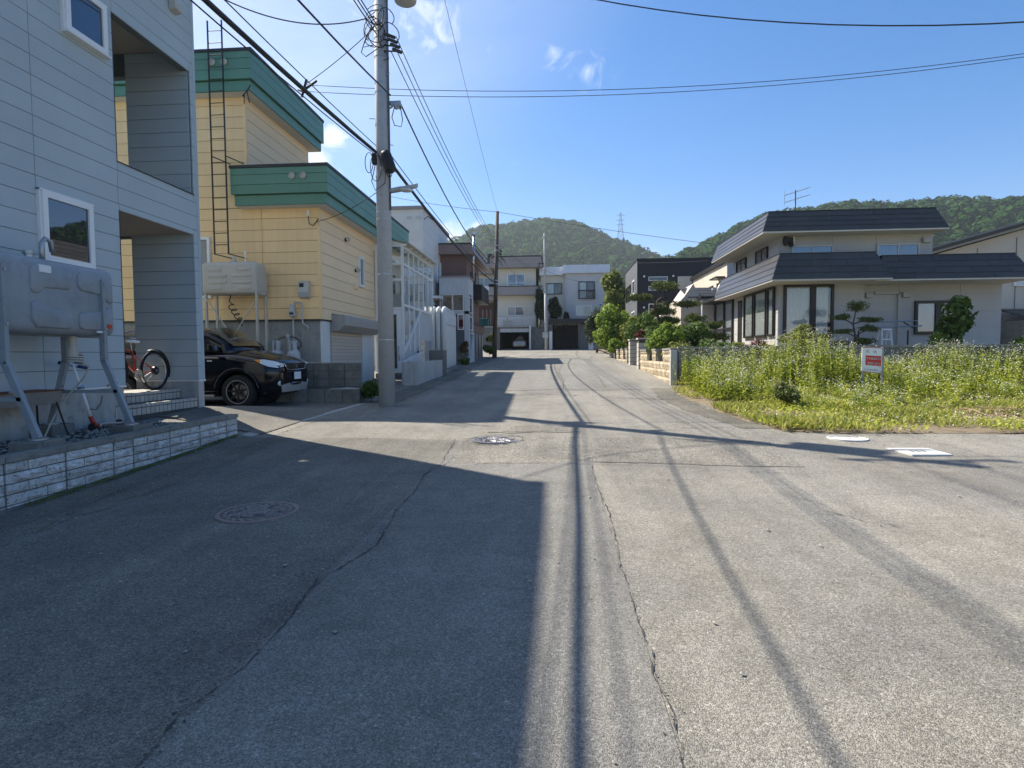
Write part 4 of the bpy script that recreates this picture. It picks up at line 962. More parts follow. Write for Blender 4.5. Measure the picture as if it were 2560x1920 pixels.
def yellow_house():
    t = thing('house', 'yellow clapboard house with stepped green eaves and roof ladder', 'house', (-8.5, 18, .4))
    Y = 15.4; X = -6.36
    MB().box(-15, X, Y, 20.05, 2.4, 5.7).build('wall', 'yellow_joint', t)
    MB().box(-15, -8.34, Y, 19.4, 5.7, 9.0).build('upper_wall', 'yellow_joint', t)
    siding(t, 'yellow_siding', 'x', Y, -1, -15, X, 2.4, 5.42, .303, cuts=(-11.6, -7.95), gap=.012)
    siding(t, 'yellow_siding', 'x', Y, -1, -15, -8.34, 5.43, 8.40, .303, cuts=(-11.6,), gap=.012)
    siding(t, 'yellow_street', 'y', X, 1, Y, 20.05, 2.4, 5.42, .303, holes=[(16.1, 19.7, 2.0, 2.6)], gap=.014)
    siding(t, 'yellow_street', 'y', -8.34, 1, Y, 19.4, 6.3, 8.40, .303, gap=.014)
    MB().box(X-.04, X+.024, Y-.024, Y+.04, 2.4, 5.42).build('corner_trim', 'yellow_siding', t)
    MB().box(-8.38, -8.316, Y-.024, Y+.04, 6.35, 8.40).build('corner_trim', 'yellow_siding', t)
    MB().box(-15, X+.02, Y-.02, Y, 2.36, 2.4).box(X, X+.02, Y, 20.05, 2.36, 2.4).build('base_flashing', 'roof_dark', t)
    fascia(t, -8.57, -5.95, 14.99, 23.4, 5.40, 5.68, 6.36, 'xy')
    fascia(t, -15.5, -7.93, 14.99, 19.75, 8.38, 8.66, 9.37, 'xy')
    # round soffit vents on the eaves
    for (x, y, z) in ((-8.95, 14.97, 9.1), (-8.63, 14.97, 9.1), (-6.88, 14.97, 6.12), (-6.58, 14.97, 6.12)):
        MB().lathe((x, y, z), [(.085, 0), (.085, .03), (.06, .05), (.055, .02), (.001, .02)], 20, (0, -1, 0)).build('round_vent', 'tank_beige', t, smooth=False)
    # garage storey
    MB().box(-15, X-.05, Y+.05, 19.98, .2, 2.37).build('foundation', 'cement_gray', t)
    MB().box(X-.05, X-.0, Y+.05, 15.98, .2, 2.36).build('garage_pillar', 'white_paint_wall', t)
    MB().box(X-.05, X-.0, 18.74, 19.95, .2, 2.36).build('garage_pillar', 'white_paint_wall', t)
    MB().box(X-.055, X-.015, 15.98, 16.14, .3, 2.36).build('garage_pillar', 'shutter_box', t)
    sh = MB().box(X-.06, X-.045, 16.14, 18.74, .55, 2.3).build('garage_shutter', 'shutter_box', t)
    for i in range(17): panel('slat', 'shutter_beige', sh, X-.045, X-.02, 16.15, 18.73, .6+i*.1, .6+i*.1+.086)
    MB().prism([(X-.02, 2.1), (X+.18, 2.1), (X+.40, 2.27), (X+.40, 2.5), (X+.36, 2.56), (X-.02, 2.56)], 'y', 16.1, 19.62).build('shutter_housing', 'shutter_box', t)
    # windows
    window(t, 'x', Y-.016, -1, -10.2, -9.42, 3.0, 4.66, 'white_plastic', 1, .07, .07, 'glass', 'room_dark', [(-10.1, -9.5, 'curtain_gray')])
    window(t, 'x', Y-.016, -1, -13.1, -12.2, 7.0, 8.1, 'white_plastic', 1, .07, .07, 'glass', 'room_dark', [(-13, -12.3, 'curtain_white')])
    window(t, 'x', Y-.016, -1, -13.4, -12.15, 3.6, 5.0, 'white_plastic', 1, .07, .07, 'glass', 'room_dark', [(-13, -12.3, 'curtain_white')])
    window(t, 'y', X+.016, 1, 18.39, 18.83, 3.63, 4.6, 'white_plastic', 1, .07, .07, 'glass', 'room_dark')
    MB().prism([(X+.016, 3.5), (X+.12, 3.5), (X+.016, 3.72)], 'y', 17.95, 18.2).build('vent_hood', 'yellow_street', t)
    for nm, y, z in (('spotlight', 17.3, 4.9), ('spotlight', 18.15, 4.1)):
        s = MB().cyl((X+.016, y, z), (X+.09, y, z), .055).build('wall_lamp', 'black_metal', t)
        MB().lathe((X+.1, y-.02, z+.02), [(.04, -.05), (.07, .06), (.06, .065)], 14, (.6, -.7, -.3)).build('lamp_head', 'galv', s)
    # electric service and cable brackets at the corner
    MB().cyl((-6.62, Y-.09, 5.15), (-6.62, Y-.09, 5.3), .03).build('insulator', 'white_plastic', t)
    MB().tube([(-6.62, Y-.08, 5.15), (-6.6, Y-.08, 4.95), (-6.5, Y-.06, 4.9), (-6.4, Y-.05, 5.02), (X, Y-.04, 5.1)], .012, 6).build('service_cable', 'cable', t, smooth=True)
    MB().tube([(-8.25, Y-.2, 8.3), (-8.2, Y-.35, 8.25), (-8.05, Y-.4, 8.35), (-7.9, Y-.5, 8.45)], .016, 6).tube([(-8.15, Y-.36, 8.28), (-8.17, Y-.34, 8.05)], .014, 6).tube([(-8.05, Y-.4, 8.33), (-8.0, Y-.38, 8.05)], .014, 6).build('cable_bracket', 'cable', t, smooth=True)
    # rooftop mast for the overhead wires
    MB().tube([(-7.6, 15.2, 6.4), (-7.6, 15.2, 6.45)], .03, 6).build('mast_foot', 'galv', t)
yellow_house()
def roof_ladder():
    t = thing('roof_ladder', 'thin black steel ladder fixed up the front of the yellow house', 'ladder', (-8.9, 14.85, 4.0))
    y = 14.86
    for x in (-9.16+.17, -8.78+.17): MB().bar((x-.0, y, 4.1), (x-.0, y, 10.1), .03, .03).build('rail', 'black_metal', t)
    for i in range(19): MB().cyl((-8.99, y, 4.35+i*.305), (-8.61, y, 4.35+i*.305), .011, n=6).build('rung', 'black_metal', t)
    for x in (-8.99, -8.61):
        for z in (4.11, 6.65): MB().bar((x, y, z), (x+.2, 15.38, z-.04), .022, .022).build('wall_bracket', 'black_metal', t)
    return t
roof_ladder()
def beige_tank():
    t = thing('fuel_tank', 'beige heating oil tank on tall legs against the yellow house', 'fuel tank', (-8.6, 14.9, .4))
    b = rounded_tank(t, 'tank_beige', -9.20, -7.72, 14.55, 15.15, 3.02, 3.86, .1)
    mb = MB()
    for (x0, x1, z) in ((-9.0, -8.65, 3.66), (-8.2, -7.85, 3.66), (-9.0, -8.5, 3.5), (-8.35, -7.85, 3.5), (-9.0, -8.5, 3.33), (-8.35, -7.85, 3.33), (-9.0, -8.65, 3.18), (-8.2, -7.85, 3.18)):
        mb.box(x0, x1, 14.535, 14.56, z-.045, z+.045)
    mb.build('embossed_panels', 'tank_beige', b, smooth=True, bevel=.018, seg=2)
    for x in (-9.12, -7.75):
        for y in (14.62, 15.1): MB().bar((x, y, .3), (x, y, 3.6 if x > -8 else 3.05), .07, .05).build('leg', 'tank_beige', t)
        MB().bar((x, 14.62, 3.05), (x, 15.1, 3.05), .05).build('cross_bar', 'tank_beige', t)
    MB().bar((-9.1, 14.6, 2.9), (-7.8, 14.6, 1.0), .025).bar((-7.8, 14.63, 2.85), (-8.9, 14.63, 1.2), .02).build('brace', 'galv', t)
    MB().cyl((-8.45, 14.85, 3.84), (-8.45, 14.85, 3.95), .06).cyl((-8.45, 14.85, 3.95), (-8.45, 14.85, 4.05), .05).build('filler_cap', 'tank_beige', t)
    MB().cyl((-8.15, 14.85, 3.84), (-8.15, 14.85, 4.12), .015).cyl((-8.15, 14.85, 4.1), (-8.15, 14.85, 4.16), .03).build('gauge', 'white_plastic', t)
    pts = [(-8.55, 14.8, 3.02), (-8.6, 14.8, 2.85)]+[(-8.55+.008*i+.09*math.cos(i*.7), 14.78, 2.75-.013*i+.05*math.sin(i*.7)) for i in range(32)]+[(-8.25, 14.8, 2.2)]
    MB().tube(pts, .014, 6).build('coiled_pipe', 'cable', t, smooth=True)
beige_tank()
def utilities():
    Y = 15.38
    t = thing('meter_box', 'cream electricity meter box on the yellow house wall', 'meter box', (-6.77, Y, 2.9))
    MB().prism([(Y, 2.95), (Y-.12, 2.99), (Y-.16, 3.12), (Y-.13, 3.42), (Y, 3.43)], 'x', -6.92, -6.63).build('case', 'tank_beige', t, bevel=.012)
    MB().box(-6.88, -6.76, Y-.147, Y-.13, 3.2, 3.36).build('viewing_pane', 'room_dark', t)
    MB().prism([(Y-.125, 2.99), (Y-.17, 3.12), (Y-.155, 3.16), (Y-.12, 3.0)], 'x', -6.90, -6.65).build('cover', 'cyl_gray', t)
    t = thing('gas_meter', 'small grey gas meter with bent pipe on the yellow house wall', 'gas meter', (-7.1, Y, 2.45))
    MB().box(-7.19, -7.02, Y-.17, Y-.04, 2.47, 2.62).box(-7.17, -7.04, Y-.15, Y-.04, 2.62, 2.8).build('case', 'cyl_gray', t, bevel=.015)
    MB().box(-7.16, -7.05, Y-.175, Y-.165, 2.52, 2.58).build('dial', 'room_dark', t)
    MB().tube([(-7.1, Y-.08, 2.47), (-7.1, Y-.08, 1.6)], .022, 8).tube([(-7.06, Y-.08, 2.8), (-7.06, Y-.08, 2.86), (-6.86, Y-.08, 2.84), (-6.84, Y-.08, 2.75), (-6.84, Y-.08, 2.3), (-6.78, Y-.08, 2.24), (-6.7, Y-.08, 2.2), (-6.69, Y-.08, 2.1)], .022, 8).build('pipe', 'cyl_gray', t, smooth=True)
    for (x, lab) in ((-7.48, 'light grey gas cylinder, the left of the pair beside the yellow house'), (-7.02, 'light grey gas cylinder, the right of the pair beside the yellow house')):
        z = .5; t = thing('gas_cylinder', lab, 'gas cylinder', (x, 15.1, z), 'gas cylinders at the yellow house')
        MB().lathe((x, 15.1, z), [(.12, 0), (.17, .03), (.175, .08), (.175, .90), (.165, .98), (.12, 1.05), (.05, 1.08), (.04, 1.1)], 24).build('shell', 'cyl_gray', t, smooth=True)
        mb = MB()
        for a0 in (0.3, 1.9, 3.5, 5.0):
            n = 6; vs = []
            for i in range(n+1):
                a = a0+1.0*i/n
                for zz in (1.06, 1.32): vs.append((x+.115*math.cos(a), 15.1+.115*math.sin(a), z+zz))
            mb.add(vs, [(2*i, 2*i+2, 2*i+3, 2*i+1) for i in range(n)])
        mb.build('collar', 'cyl_gray', t); MB().cyl((x, 15.1, z+1.1), (x, 15.1, z+1.22), .025).build('valve', 'galv', t)
        sx = 1 if x > -7.2 else -1
        MB().tube([(x, 15.1, z+1.2)]+[(-7.2+sx*(.05+.30*math.sin(a)), 15.2, 1.72+.2*math.cos(a)) for a in [2.2-2.2*i/8 for i in range(9)]], .014, 6).build('hose', 'cable', t, smooth=True)
    o = MB().cyl((-7.22, 15.25, 1.55), (-7.22, 15.25, 1.95), .03).cyl((-7.22, 15.2, 1.9), (-7.22, 15.2, 2.0), .05).build('gas_regulator', 'cyl_gray'); tag(o, 'small grey gas regulator above the two cylinders', 'regulator')
utilities()
def concrete_block_wall():
    t = thing('concrete_block_wall', 'dark weathered concrete block wall in front of the yellow house garage', 'block wall', (-5.6, 13.95, .3))
    Yf = 14.05; xr = -4.84
    MB().box(-7.6, xr-.01, Yf+.012, Yf+.12, .2, 1.21).build('core', 'mortar', t)
    for r in range(3):
        for i in range(7):
            x1 = xr-i*.40; panel('block', 'concrete_dark', t, x1-.39, x1-.008, Yf, Yf+.13, .635+r*.198, .635+r*.198+.186)
    for i in range(7): panel('block', 'concrete_dark', t, xr-i*.40-.39, xr-i*.4-.008, Yf+.0, Yf+.13, .36, .625)
    MB().box(-7.6, xr+.012, Yf-.012, Yf+.13, 1.226, 1.245).build('coping', 'concrete', t)
    t2 = thing('block_step', 'low ledge of stained concrete blocks at the foot of the block wall', 'block wall', (-5.6, 13.4, .3))
    MB().box(-7.0, -4.62, 13.32, 14.04, .1, .60).build('core', 'mortar', t2)
    for i in range(6): panel('block', 'concrete_dark', t2, -4.61-i*.42-.41, -4.61-i*.42-.006, 13.3, 13.45, .2, .61)
    panel('block', 'concrete_dark', t2, -4.625, -4.605, 13.46, 14.03, .2, .605)
    mb = MB(); mb.prism([(-5.4, .612), (-5.0, .64), (-4.72, .625), (-4.7, .612)], 'y', 13.32, 13.6); mb.build('broken_mortar', 'concrete', t2)
concrete_block_wall()
# ------------------------------------------------------------------ concrete utility pole and its fittings
def main_pole():
    x, y = -3.8, 12.8; z0 = gz(x, y)
    t = thing('utility_pole', 'tall round concrete utility pole carrying wires and a street lamp', 'utility pole', (x, y, z0))
    MB().cyl((x, y, z0-.2), (x, y, 11.6), .185, .12, 32).build('shaft', 'concrete_pole', t, smooth=True)
    rr = lambda z: .185-.065*(z-z0)/11.3
    def band(z, m='galv', h=.03, e=.006): MB().cyl((x, y, z-h/2), (x, y, z+h/2), rr(z)+e, rr(z)+e, 24).build('band', m, t, smooth=False)
    for z in (1.75, 3.2, 4.4, 4.55, 5.35, 6.45, 7.15, 7.35, 7.9, 8.3, 8.6, 8.85, 9.1, 9.6): band(z)
    for i, z in enumerate((2.6, 3.7, 4.9, 6.1, 6.6, 7.5)):
        a = i*2.4; d = Vector((math.cos(a), math.sin(a), 0)); MB().cyl(Vector((x, y, z))+d*rr(z)*.8, Vector((x, y, z))+d*(rr(z)+.13), .009, n=6).build('step_bolt', 'galv', t)
    # conduit on the far side, bracket arm, cable closure, crossarms, transformer
    MB().tube([(x+.17, y-.06, z) for z in (4.6, 7, 9.5)], .022, 6).build('conduit', 'cable_gray', t, smooth=True)
    br = MB().bar((x, y, 6.93), (x+.42, y, 6.93), .05, .09).bar((x+.1, y, 6.78), (x+.3, y, 6.9), .03).build('bracket_arm', 'galv', t)
    for dx in (.32, .4): MB().lathe((x+dx, y, 6.85), [(.03, -.05), (.05, -.02), (.03, 0), (.05, .02), (.03, .06)], 12).build('insulator', 'cyl_gray', br)
    MB().lathe((x+.08, y-.16, 5.86), [(.03, 0), (.11, .05), (.125, .12), (.125, .42), (.1, .5), (.03, .52)], 16, (.34, -.12, -.93)).build('cable_closure', 'cable', t, smooth=True)
    MB().box(x-.17, x-.08, y-.28, y-.15, 5.55, 5.78).build('splice_box', 'cable', t, bevel=.02)
    for k, (a, b, c) in enumerate(((-.25, 5.95, .22), (-.1, 5.85, .3), (.2, 5.8, .18))):
        MB().tube([(x+a+c*.8*math.cos(q)*.5, y-.2, b-.35+c*math.sin(q)) for q in [i*.42 for i in range(16)]], .009, 5).build('cable_loop', 'cable', t, smooth=True)
    MB().bar((x-.1, y, 9.75), (x+1.5, y, 9.75), .075).build('crossarm', 'galv', t)
    MB().bar((x-.9, y, 11.0), (x+.95, y, 11.0), .075).build('crossarm', 'galv', t)
    for dx in (-.8, -.3, .4, .9): MB().lathe((x+dx, y, 11.04), [(.05, 0), (.075, .05), (.045, .08), (.07, .13), (.03, .2)], 14).build('insulator', 'white_plastic', t, smooth=True)
    tr = MB().lathe((x+.56, y, 9.05), [(.19, 0), (.235, .03), (.245, .1), (.245, .78), (.22, .86), (.1, .9)], 28).build('transformer', 'cyl_gray', t, smooth=True)
    MB().bar((x+.1, y, 9.25), (x+.36, y, 9.25), .06).bar((x+.1, y, 9.7), (x+.36, y, 9.7), .06).build('hanger', 'galv', tr)
    for dx in (.46, .66): MB().lathe((x+dx, y, 9.92), [(.03, 0), (.05, .04), (.03, .07), (.045, .11), (.015, .18)], 10).build('bushing', 'white_plastic', tr)
    MB().box(x+.1, x+.3, y-.12, y+.08, 9.2, 9.34).build('fuse_box', 'cyl_gray', t)
    # rack with drop-wire clamps and looping jumpers
    for k in range(4):
        p = Vector((x+.10+.06*k, y-.2-.05*k, 8.35-.13*k)); MB().cyl((x, y, p.z+.1), p+Vector((.22, -.1, -.16)), .016, n=6).cyl(p+Vector((.1, -.05, -.08)), p+Vector((.3, -.13, -.2)), .035, n=8).build('drop_clamp', 'cable', t)
    random.seed(5)
    for k in range(9):
        r = random.uniform(.1, .26); cx = x+random.uniform(-.1, .28); cz = random.uniform(8.05, 8.75); ph = random.random()*6; yy = y-.17-random.random()*.1
        MB().tube([(cx+r*.9*math.cos(ph+q), yy+.05*math.sin(q*2), cz+r*math.sin(ph+q)) for q in [i*.4 for i in range(13)]], .010, 5).build('jumper_wire', 'cable', t, smooth=True)
    for pts in ([(x-.1, y-.15, 8.5), (x-.3, y-.18, 8.2), (x-.38, y-.18, 7.95), (x-.28, y-.18, 7.86), (x-.02, y-.18, 8.02)], [(x-.12, y-.15, 8.6), (x-.34, y-.2, 8.05), (x-.1, y-.18, 8.1)],
                [(x+.3, y-.05, 6.85), (x+.24, y-.08, 6.6), (x+.3, y-.08, 6.42), (x+.44, y-.06, 6.4), (x+.47, y-.05, 6.55), (x+.42, y-.05, 6.85)], [(x-.1, y-.2, 5.6), (x-.2, y-.2, 5.2), (x-.12, y-.2, 5.0), (x+.1, y-.2, 5.15), (x+.12, y-.2, 5.6)],
                [(x+.12, y-.16, 7.95), (x+.2, y-.16, 7.9), (x+.22, y-.16, 7.8), (x+.1, y-.16, 7.78)]):
        MB().tube(pts, .010, 5).build('jumper_wire', 'cable', t, smooth=True)
    # street lamp
    l = thing('street_lamp', 'flat oval street lamp on a short arm of the concrete pole', 'street lamp', (x+.15, y, 5.05))
    MB().cyl((x+.1, y, 5.0), (x+.28, y-.02, 5.04), .035).build('arm', 'galv', l)
    vs = MB(); pr = []
    for i in range(13):
        u = i/12; w = .12*math.sin(math.pi*min(1, .18+u*.80))**.7; pr.append((x+.16+.62*u, w))
    hd = loft([(px, [(0, -.03), (w*.7, -.028), (w, -.005), (w*.75, .04), (w*.3, .06), (0, .065)]) for px, w in pr])
    hd.v = [(a, y-.02+b, 5.02+c+.16*(a-x-.16)) for a, b, c in hd.v]; hd.build('head', 'cyl_gray', l, smooth=True)
    MB().lathe((x+.52, y-.02, 5.045), [(.15, 0), (.12, -.03), (.05, -.045), (.001, -.046)], 20).build('lens', 'lamp_glass', l, smooth=True)
main_pole()
def wood_pole():
    a, b = Vector((-3.93, 37, 1.2)), Vector((-3.66, 37, 10.45))
    t = thing('utility_pole', 'slightly leaning old wooden utility pole farther up the street', 'utility pole', (a.x, a.y, 1.38))
    MB().cyl(a, b, .155, .10, 16).build('shaft', 'wood_pole', t, smooth=True)
    for z in (5.9, 6.1, 8.0, 8.3): p = a.lerp(b, (z-1.2)/9.25); MB().cyl(p-Vector((0, 0, .03)), p+Vector((0, 0, .03)), .15, n=14).build('band', 'galv', t)
    for z, s in ((8.1, 1), (7.9, 1), (7.7, -1)):
        p = a.lerp(b, (z-1.2)/9.25); MB().cyl(p, p+Vector((.28*s, -.1, -.05)), .02, n=6).cyl(p+Vector((.2*s, -.1, -.12)), p+Vector((.34*s, -.1, -.18)), .05, n=8).build('drop_clamp', 'cable', t)
    for k in range(5):
        c = a.lerp(b, (7.6-1.2)/9.25)+Vector((.12+.08*k, -.15, -.1*k)); MB().tube([c+Vector((.14*math.cos(q), 0, .2*math.sin(q))) for q in [i*.5 for i in range(11)]], .012, 5).build('jumper_wire', 'cable', t, smooth=True)
    MB().tube([a.lerp(b, .42)+Vector((.1, -.14, 0)), a.lerp(b, .3)+Vector((.1, -.15, 0))], .03, 6).build('conduit', 'cable_gray', t)
    p = a.lerp(b, .5); MB().box(p.x-.45, p.x-.1, p.y-.2, p.y-.05, p.z-.12, p.z+.05).build('splice_box', 'cable', t)
wood_pole()
def white_pole():
    t = thing('steel_pole', 'slim pale steel pole standing between the two far houses', 'pole', (-.87, 53, 1.85))
    MB().cyl((-.87, 53, 1.6), (-.93, 53, 7.0), .15, .125, 20).cyl((-.93, 53, 7.0), (-1.03, 53, 12.3), .10, .07, 16).build('shaft', 'concrete_pale', t, smooth=True)
    for z in (6.9, 7.1, 9.0, 11.9): MB().cyl((-.95-.02*(z-7), 53, z), (-.95-.02*(z-7), 53, z+.12), .16, n=16).build('band', 'galv', t)
    MB().bar((-1.5, 53, 9.6), (-.95, 53, 9.6), .08).bar((-1.5, 53, 9.2), (-1.5, 53, 9.75), .08).build('arm', 'black_metal', t)
    MB().box(-1.2, -.7, 52.7, 52.84, 2.9, 3.4).build('number_box', 'cyl_gray', t)
white_pole()
# ------------------------------------------------------------------ overhead wires
def wire(label, pts, r, sag=0., name='cable', m='cable', n=24, group=None):
    """pts: fixed points; sag in metres for every span"""
    P = []
    for a, b in zip(pts[:-1], pts[1:]):
        a, b = Vector(a), Vector(b); q = [a.lerp(b, i/n)-Vector((0, 0, sag*4*(i/n)*(1-i/n))) for i in range(n+1)]
        P += q if not P else q[1:]
    o = MB().tube(P, r, 6).build(name, m, None, smooth=True, fix=False)
    return tag(o, label, 'cable', group)
bx, by = -3.8, 12.8
N0 = (-3.95, -24, 6.4)                              # next pole, behind the viewer
wire('thick black cable bundle sagging over the grey house side to the concrete pole', [N0, (bx-.12, by, 5.86)], .034, .95, 'cable_bundle')
wire('thin wire strung just above the thick cable bundle at left', [(N0[0], N0[1], 6.65), (bx-.12, by, 6.0)], .008, .85)
wire('second thin wire under the thick cable bundle at left', [(N0[0], N0[1], 6.2), (bx-.1, by, 5.78)], .009, 1.05)
wire('thick black cable bundle running from the concrete pole to the wooden pole', [(bx+.12, by, 5.72), (-3.9, 37, 6.02)], .036, .32, 'cable_bundle')
wire('lashing wire above the far cable bundle between the two poles', [(bx+.12, by, 5.9), (-3.9, 37, 6.15)], .010, .25)
wire('black cable coming from top left to the bracket arm of the concrete pole', [(-3.7, -24, 8.3), (bx+.2, by, 7.1)], .016, 1.9)
wire('black cable from the bracket arm of the concrete pole down to the wooden pole', [(bx+.4, by, 6.95), (-3.6, 37, 7.1)], .018, .85)
for k, (dx, dz) in enumerate(((0, 0), (.06, .16), (.12, .30))):
    wire('power wire on the street side of the concrete pole, '+('lowest', 'middle', 'topmost')[k]+' of three', [(bx+.22+dx, by, 8.05+dz), (-3.62+dx, 37, 8.05+dz*.6)], .010, .42, 'power_wire')
    wire('power wire reaching the concrete pole from top left, '+('lowest', 'middle', 'topmost')[k]+' of three', [(-3.8+dx, -24, 9.6+dz), (bx-.05, by-.1, 8.35+dz*.7)], .012, 1.2, 'power_wire')
wire('black drop cable from the top of the concrete pole to the grey house', [(-6.5, 10.2, 8.1), (bx-.1, by-.1, 8.75)], .012, .42)
wire('thin wire from the concrete pole down to the mast over the green eave', [(bx-.1, by, 8.6), (-6.15, 14.2, 8.06)], .010, .06)
for k in range(2):
    dz = -.16*k
    wire(('upper' if k == 0 else 'lower')+' wire of the pair crossing the whole sky to the right', [(-6.1, 14.1, 8.02+dz), (24, 14.0, 10.5+dz*(1-k))], .007, 1.4, n=40)
MB_ = MB().cyl((-6.2, 14.15, 7.75), (-6.05, 14.1, 8.15), .03).cyl((-6.15, 14.2, 7.95), (-5.8, 14.1, 8.1), .03).cyl((-6.35, 14.3, 8.0), (-6.0, 14.1, 7.8), .025)
tag(MB_.build('wire_clamp', 'cable'), 'dark wire clamp joining the wires above the green eave', 'wire clamp')
wire('dark cable sagging across the top right corner of the sky', [(bx+.2, by-.1, 10.31), (24, 5.0, 10.19)], .011, 4.04, n=40)
wire('thin wire on the crossarm descending to the top of the wooden pole', [(bx+.95, by, 11.1), (-3.66, 37, 10.4)], .007, .15)
for dx in (.4, -.3): wire('high wire on the crossarm running back over the viewer, '+('street side' if dx > 0 else 'house side'), [(bx+dx, by, 11.1), (-3.8+dx, -24, 11.4)], .012, .8)
wire('thin wire across the far hill over the top of the wooden pole', [(-12.0, 38, 12.1), (-3.68, 37, 10.42), (12, 37.5, 7.9)], .012, .12)
wire('thin drop wire from the concrete pole to the yellow house corner', [(bx-.1, by, 5.05), (-6.4, 15.32, 5.0)], .008, .1)
wire('drop wire from the wooden pole to the cream far house', [(-3.75, 37, 8.0), (-3.0, 56.3, 8.6)], .012, .35)
wire('drop wire from the wooden pole over to the pale steel pole', [(-3.7, 37, 8.6), (-.98, 53, 9.0)], .012, .5)
wire('drop wire from the wooden pole to the brown house', [(-3.95, 37, 6.1), (-5.0, 33.2, 6.9)], .012, .15)
wire('drop wire from the pale steel pole to the grey white far house', [(-.95, 53, 9.0), (4.6, 56.3, 8.3)], .012, .4)
wire('drop wire slanting down to the right house from the left', [(-3.7, 37, 8.3), (7.3, 27, 5.6)], .009, .5)
# ------------------------------------------------------------------ conservatory beside the yellow house
def conservatory():
    t = thing('conservatory', 'white framed glass sunroom with slanting stair wall behind the concrete pole', 'conservatory', (-5.8, 22.5, .7))
    X, Y = -5.32, 20.12; F = 'white_plastic'; zt, z2, z1, zd = 5.2, 4.6, 3.17, 1.5
    yc = [20.17, 20.95, 21.7, 22.45, 23.25, 24.1, 25.0]
    fr = MB()
    for y in yc: fr.box(X-.05, X, y-.035, y+.035, zd+.05 if y < 22.5 else z1, zt)
    for z in (zt, z2, z1): fr.box(X-.06, X+.006, Y, 25.05, z-.04, z+.04)
    for x in (-6.28, -5.35): fr.box(x-.04, x+.04, Y-.03, Y+.03, .8, zt+.03)
    fr.box(-5.84, -5.76, Y-.03, Y+.03, 3.0, zt)
    for z in (zt+.03, z2, 4.05, 3.05): fr.box(-6.32, X, Y-.035, Y+.035, z-.04, z+.04)
    fr.bar((X-.02, 20.2, zd+.05), (X-.02, 22.75, z1-.02), .08, .10)
    fr.build('frame', F, t)
    for a, b in zip(yc[:-1], yc[1:]):
        panel('pane', 'glass_clear', t, X-.03, X-.022, a+.035, b-.035, z2+.04, zt-.04); panel('pane', 'glass_clear', t, X-.03, X-.022, a+.035, b-.035, z1+.04, z2-.04)
        f = lambda y: zd+.1+(z1-zd-.1)*(y-20.2)/2.5
        if f(a) < z1-.15: MB().prism([(a+.035, f(a)+.03), (b-.035, min(z1-.05, f(b))), (b-.035, z1-.04), (a+.035, z1-.04)], 'x', X-.03, X-.022).build('pane', 'glass_clear', t)
    for x0, x1 in ((-6.24, -5.84), (-5.76, -5.39)):
        for c, d in ((z2+.04, zt-.01), (4.09, z2-.04), (3.09, 4.01)): panel('pane', 'glass_clear', t, x0, x1, Y-.004, Y+.004, c, d)
    rf = MB(); n = 40; vs = []
    for i in range(n+1):
        y = Y-.1+(25.2-Y+.1)*i/n; c = .02*math.sin(i*2.1)
        vs += [(-6.34, y, zt+.36+c), (X+.25, y, zt+.1+c)]
    rf.add(vs, [(2*i, 2*i+1, 2*i+3, 2*i+2) for i in range(n)]); rf.build('roof', 'frp', t, smooth=True)
    for y in yc: MB().bar((-6.34, y, zt+.3), (X+.12, y, zt+.05), .06, .08).build('rafter', F, t)
    MB().box(-6.40, -6.32, 20.2, 25.0, .8, 5.1).build('back_wall', 'white_siding', t)
    for y in (20.6, 21.8, 23.1, 24.0): window(t, 'y', -6.32, 1, y, y+.85, 3.3, 4.6, F, 1, .06, .04)
    MB().box(-6.25, -5.6, 21.4, 22.9, z1, 3.7).build('stored_boxes', 'gray_stucco', t)
    d = MB().box(-6.2, -5.40, Y-.05, Y+.02, .78, 3.0).build('door', F, t)
    panel('pane', 'glass', d, -6.06, -5.56, Y-.062, Y-.052, .93, 2.85)
    MB().box(-6.04, -5.58, Y-.0515, Y-.0505, .95, 2.83).build('door_core', 'room_dark', d)
    MB().box(-5.98, -5.8, Y-.0519, Y-.0516, 2.0, 2.6).build('hung_coat', 'teal', d)
    MB().tube([(-5.49, Y-.06, 1.72), (-5.49, Y-.12, 1.7), (-5.49, Y-.12, 1.25), (-5.49, Y-.06, 1.23)], .02, 8).build('handle', 'steel', d, smooth=True)
    MB().box(-6.36, X+.05, Y-.35, Y-.06, .4, .6).box(-6.36, X+.05, Y-.06, Y+.4, .4, .77).build('door_step', 'concrete_dark', t)
    MB().prism([(20.16, .45), (21.9, .5), (21.95, 1.2), (22.65, 2.02), (24.85, 2.02), (24.9, .6), (25.03, .6), (25.03, z1-.045), (22.75, z1-.045), (20.16, zd)], 'x', X-.12, X-.061).build('stair_wall', 'gray_stucco', t)
    MB().box(X-.9, X-.5, 21.8, 24.9, .5, 2.02).build('under_stairs', 'garage_dark', t)
    for i in range(5): MB().box(X-.5, X-.2, 23.1, 23.9, .8+i*.26, .84+i*.26).build('shelf', 'wood_dry', t)
    MB().bar((X-.05, 22.75, 2.02), (X-.05, 22.8, 1.2), .07).build('prop_post', F, t)
    w = MB().prism([(17.42, .25), (21.28, .45), (21.28, 1.225), (17.42, 1.205)], 'x', -4.32, -4.2).build('low_wall', 'concrete_pale', t)
    MB().box(-4.63, -4.325, 17.40, 17.52, .25, 1.20).build('low_wall', 'concrete_pale', t)
    MB().prism([(17.6, .3), (20.1, .4), (20.1, 1.55), (19.9, 1.5), (17.6, 1.2)], 'x', -4.75, -4.66).build('stair_wall', 'gray_stucco', t)
conservatory()
o = MB().box(-4.75, -4.2, 21.5, 22.15, .5, 1.585).build('concrete_pier', 'concrete_dark', bevel=.01); tag(o, 'square dark concrete pier at the end of the low pale wall', 'pier')

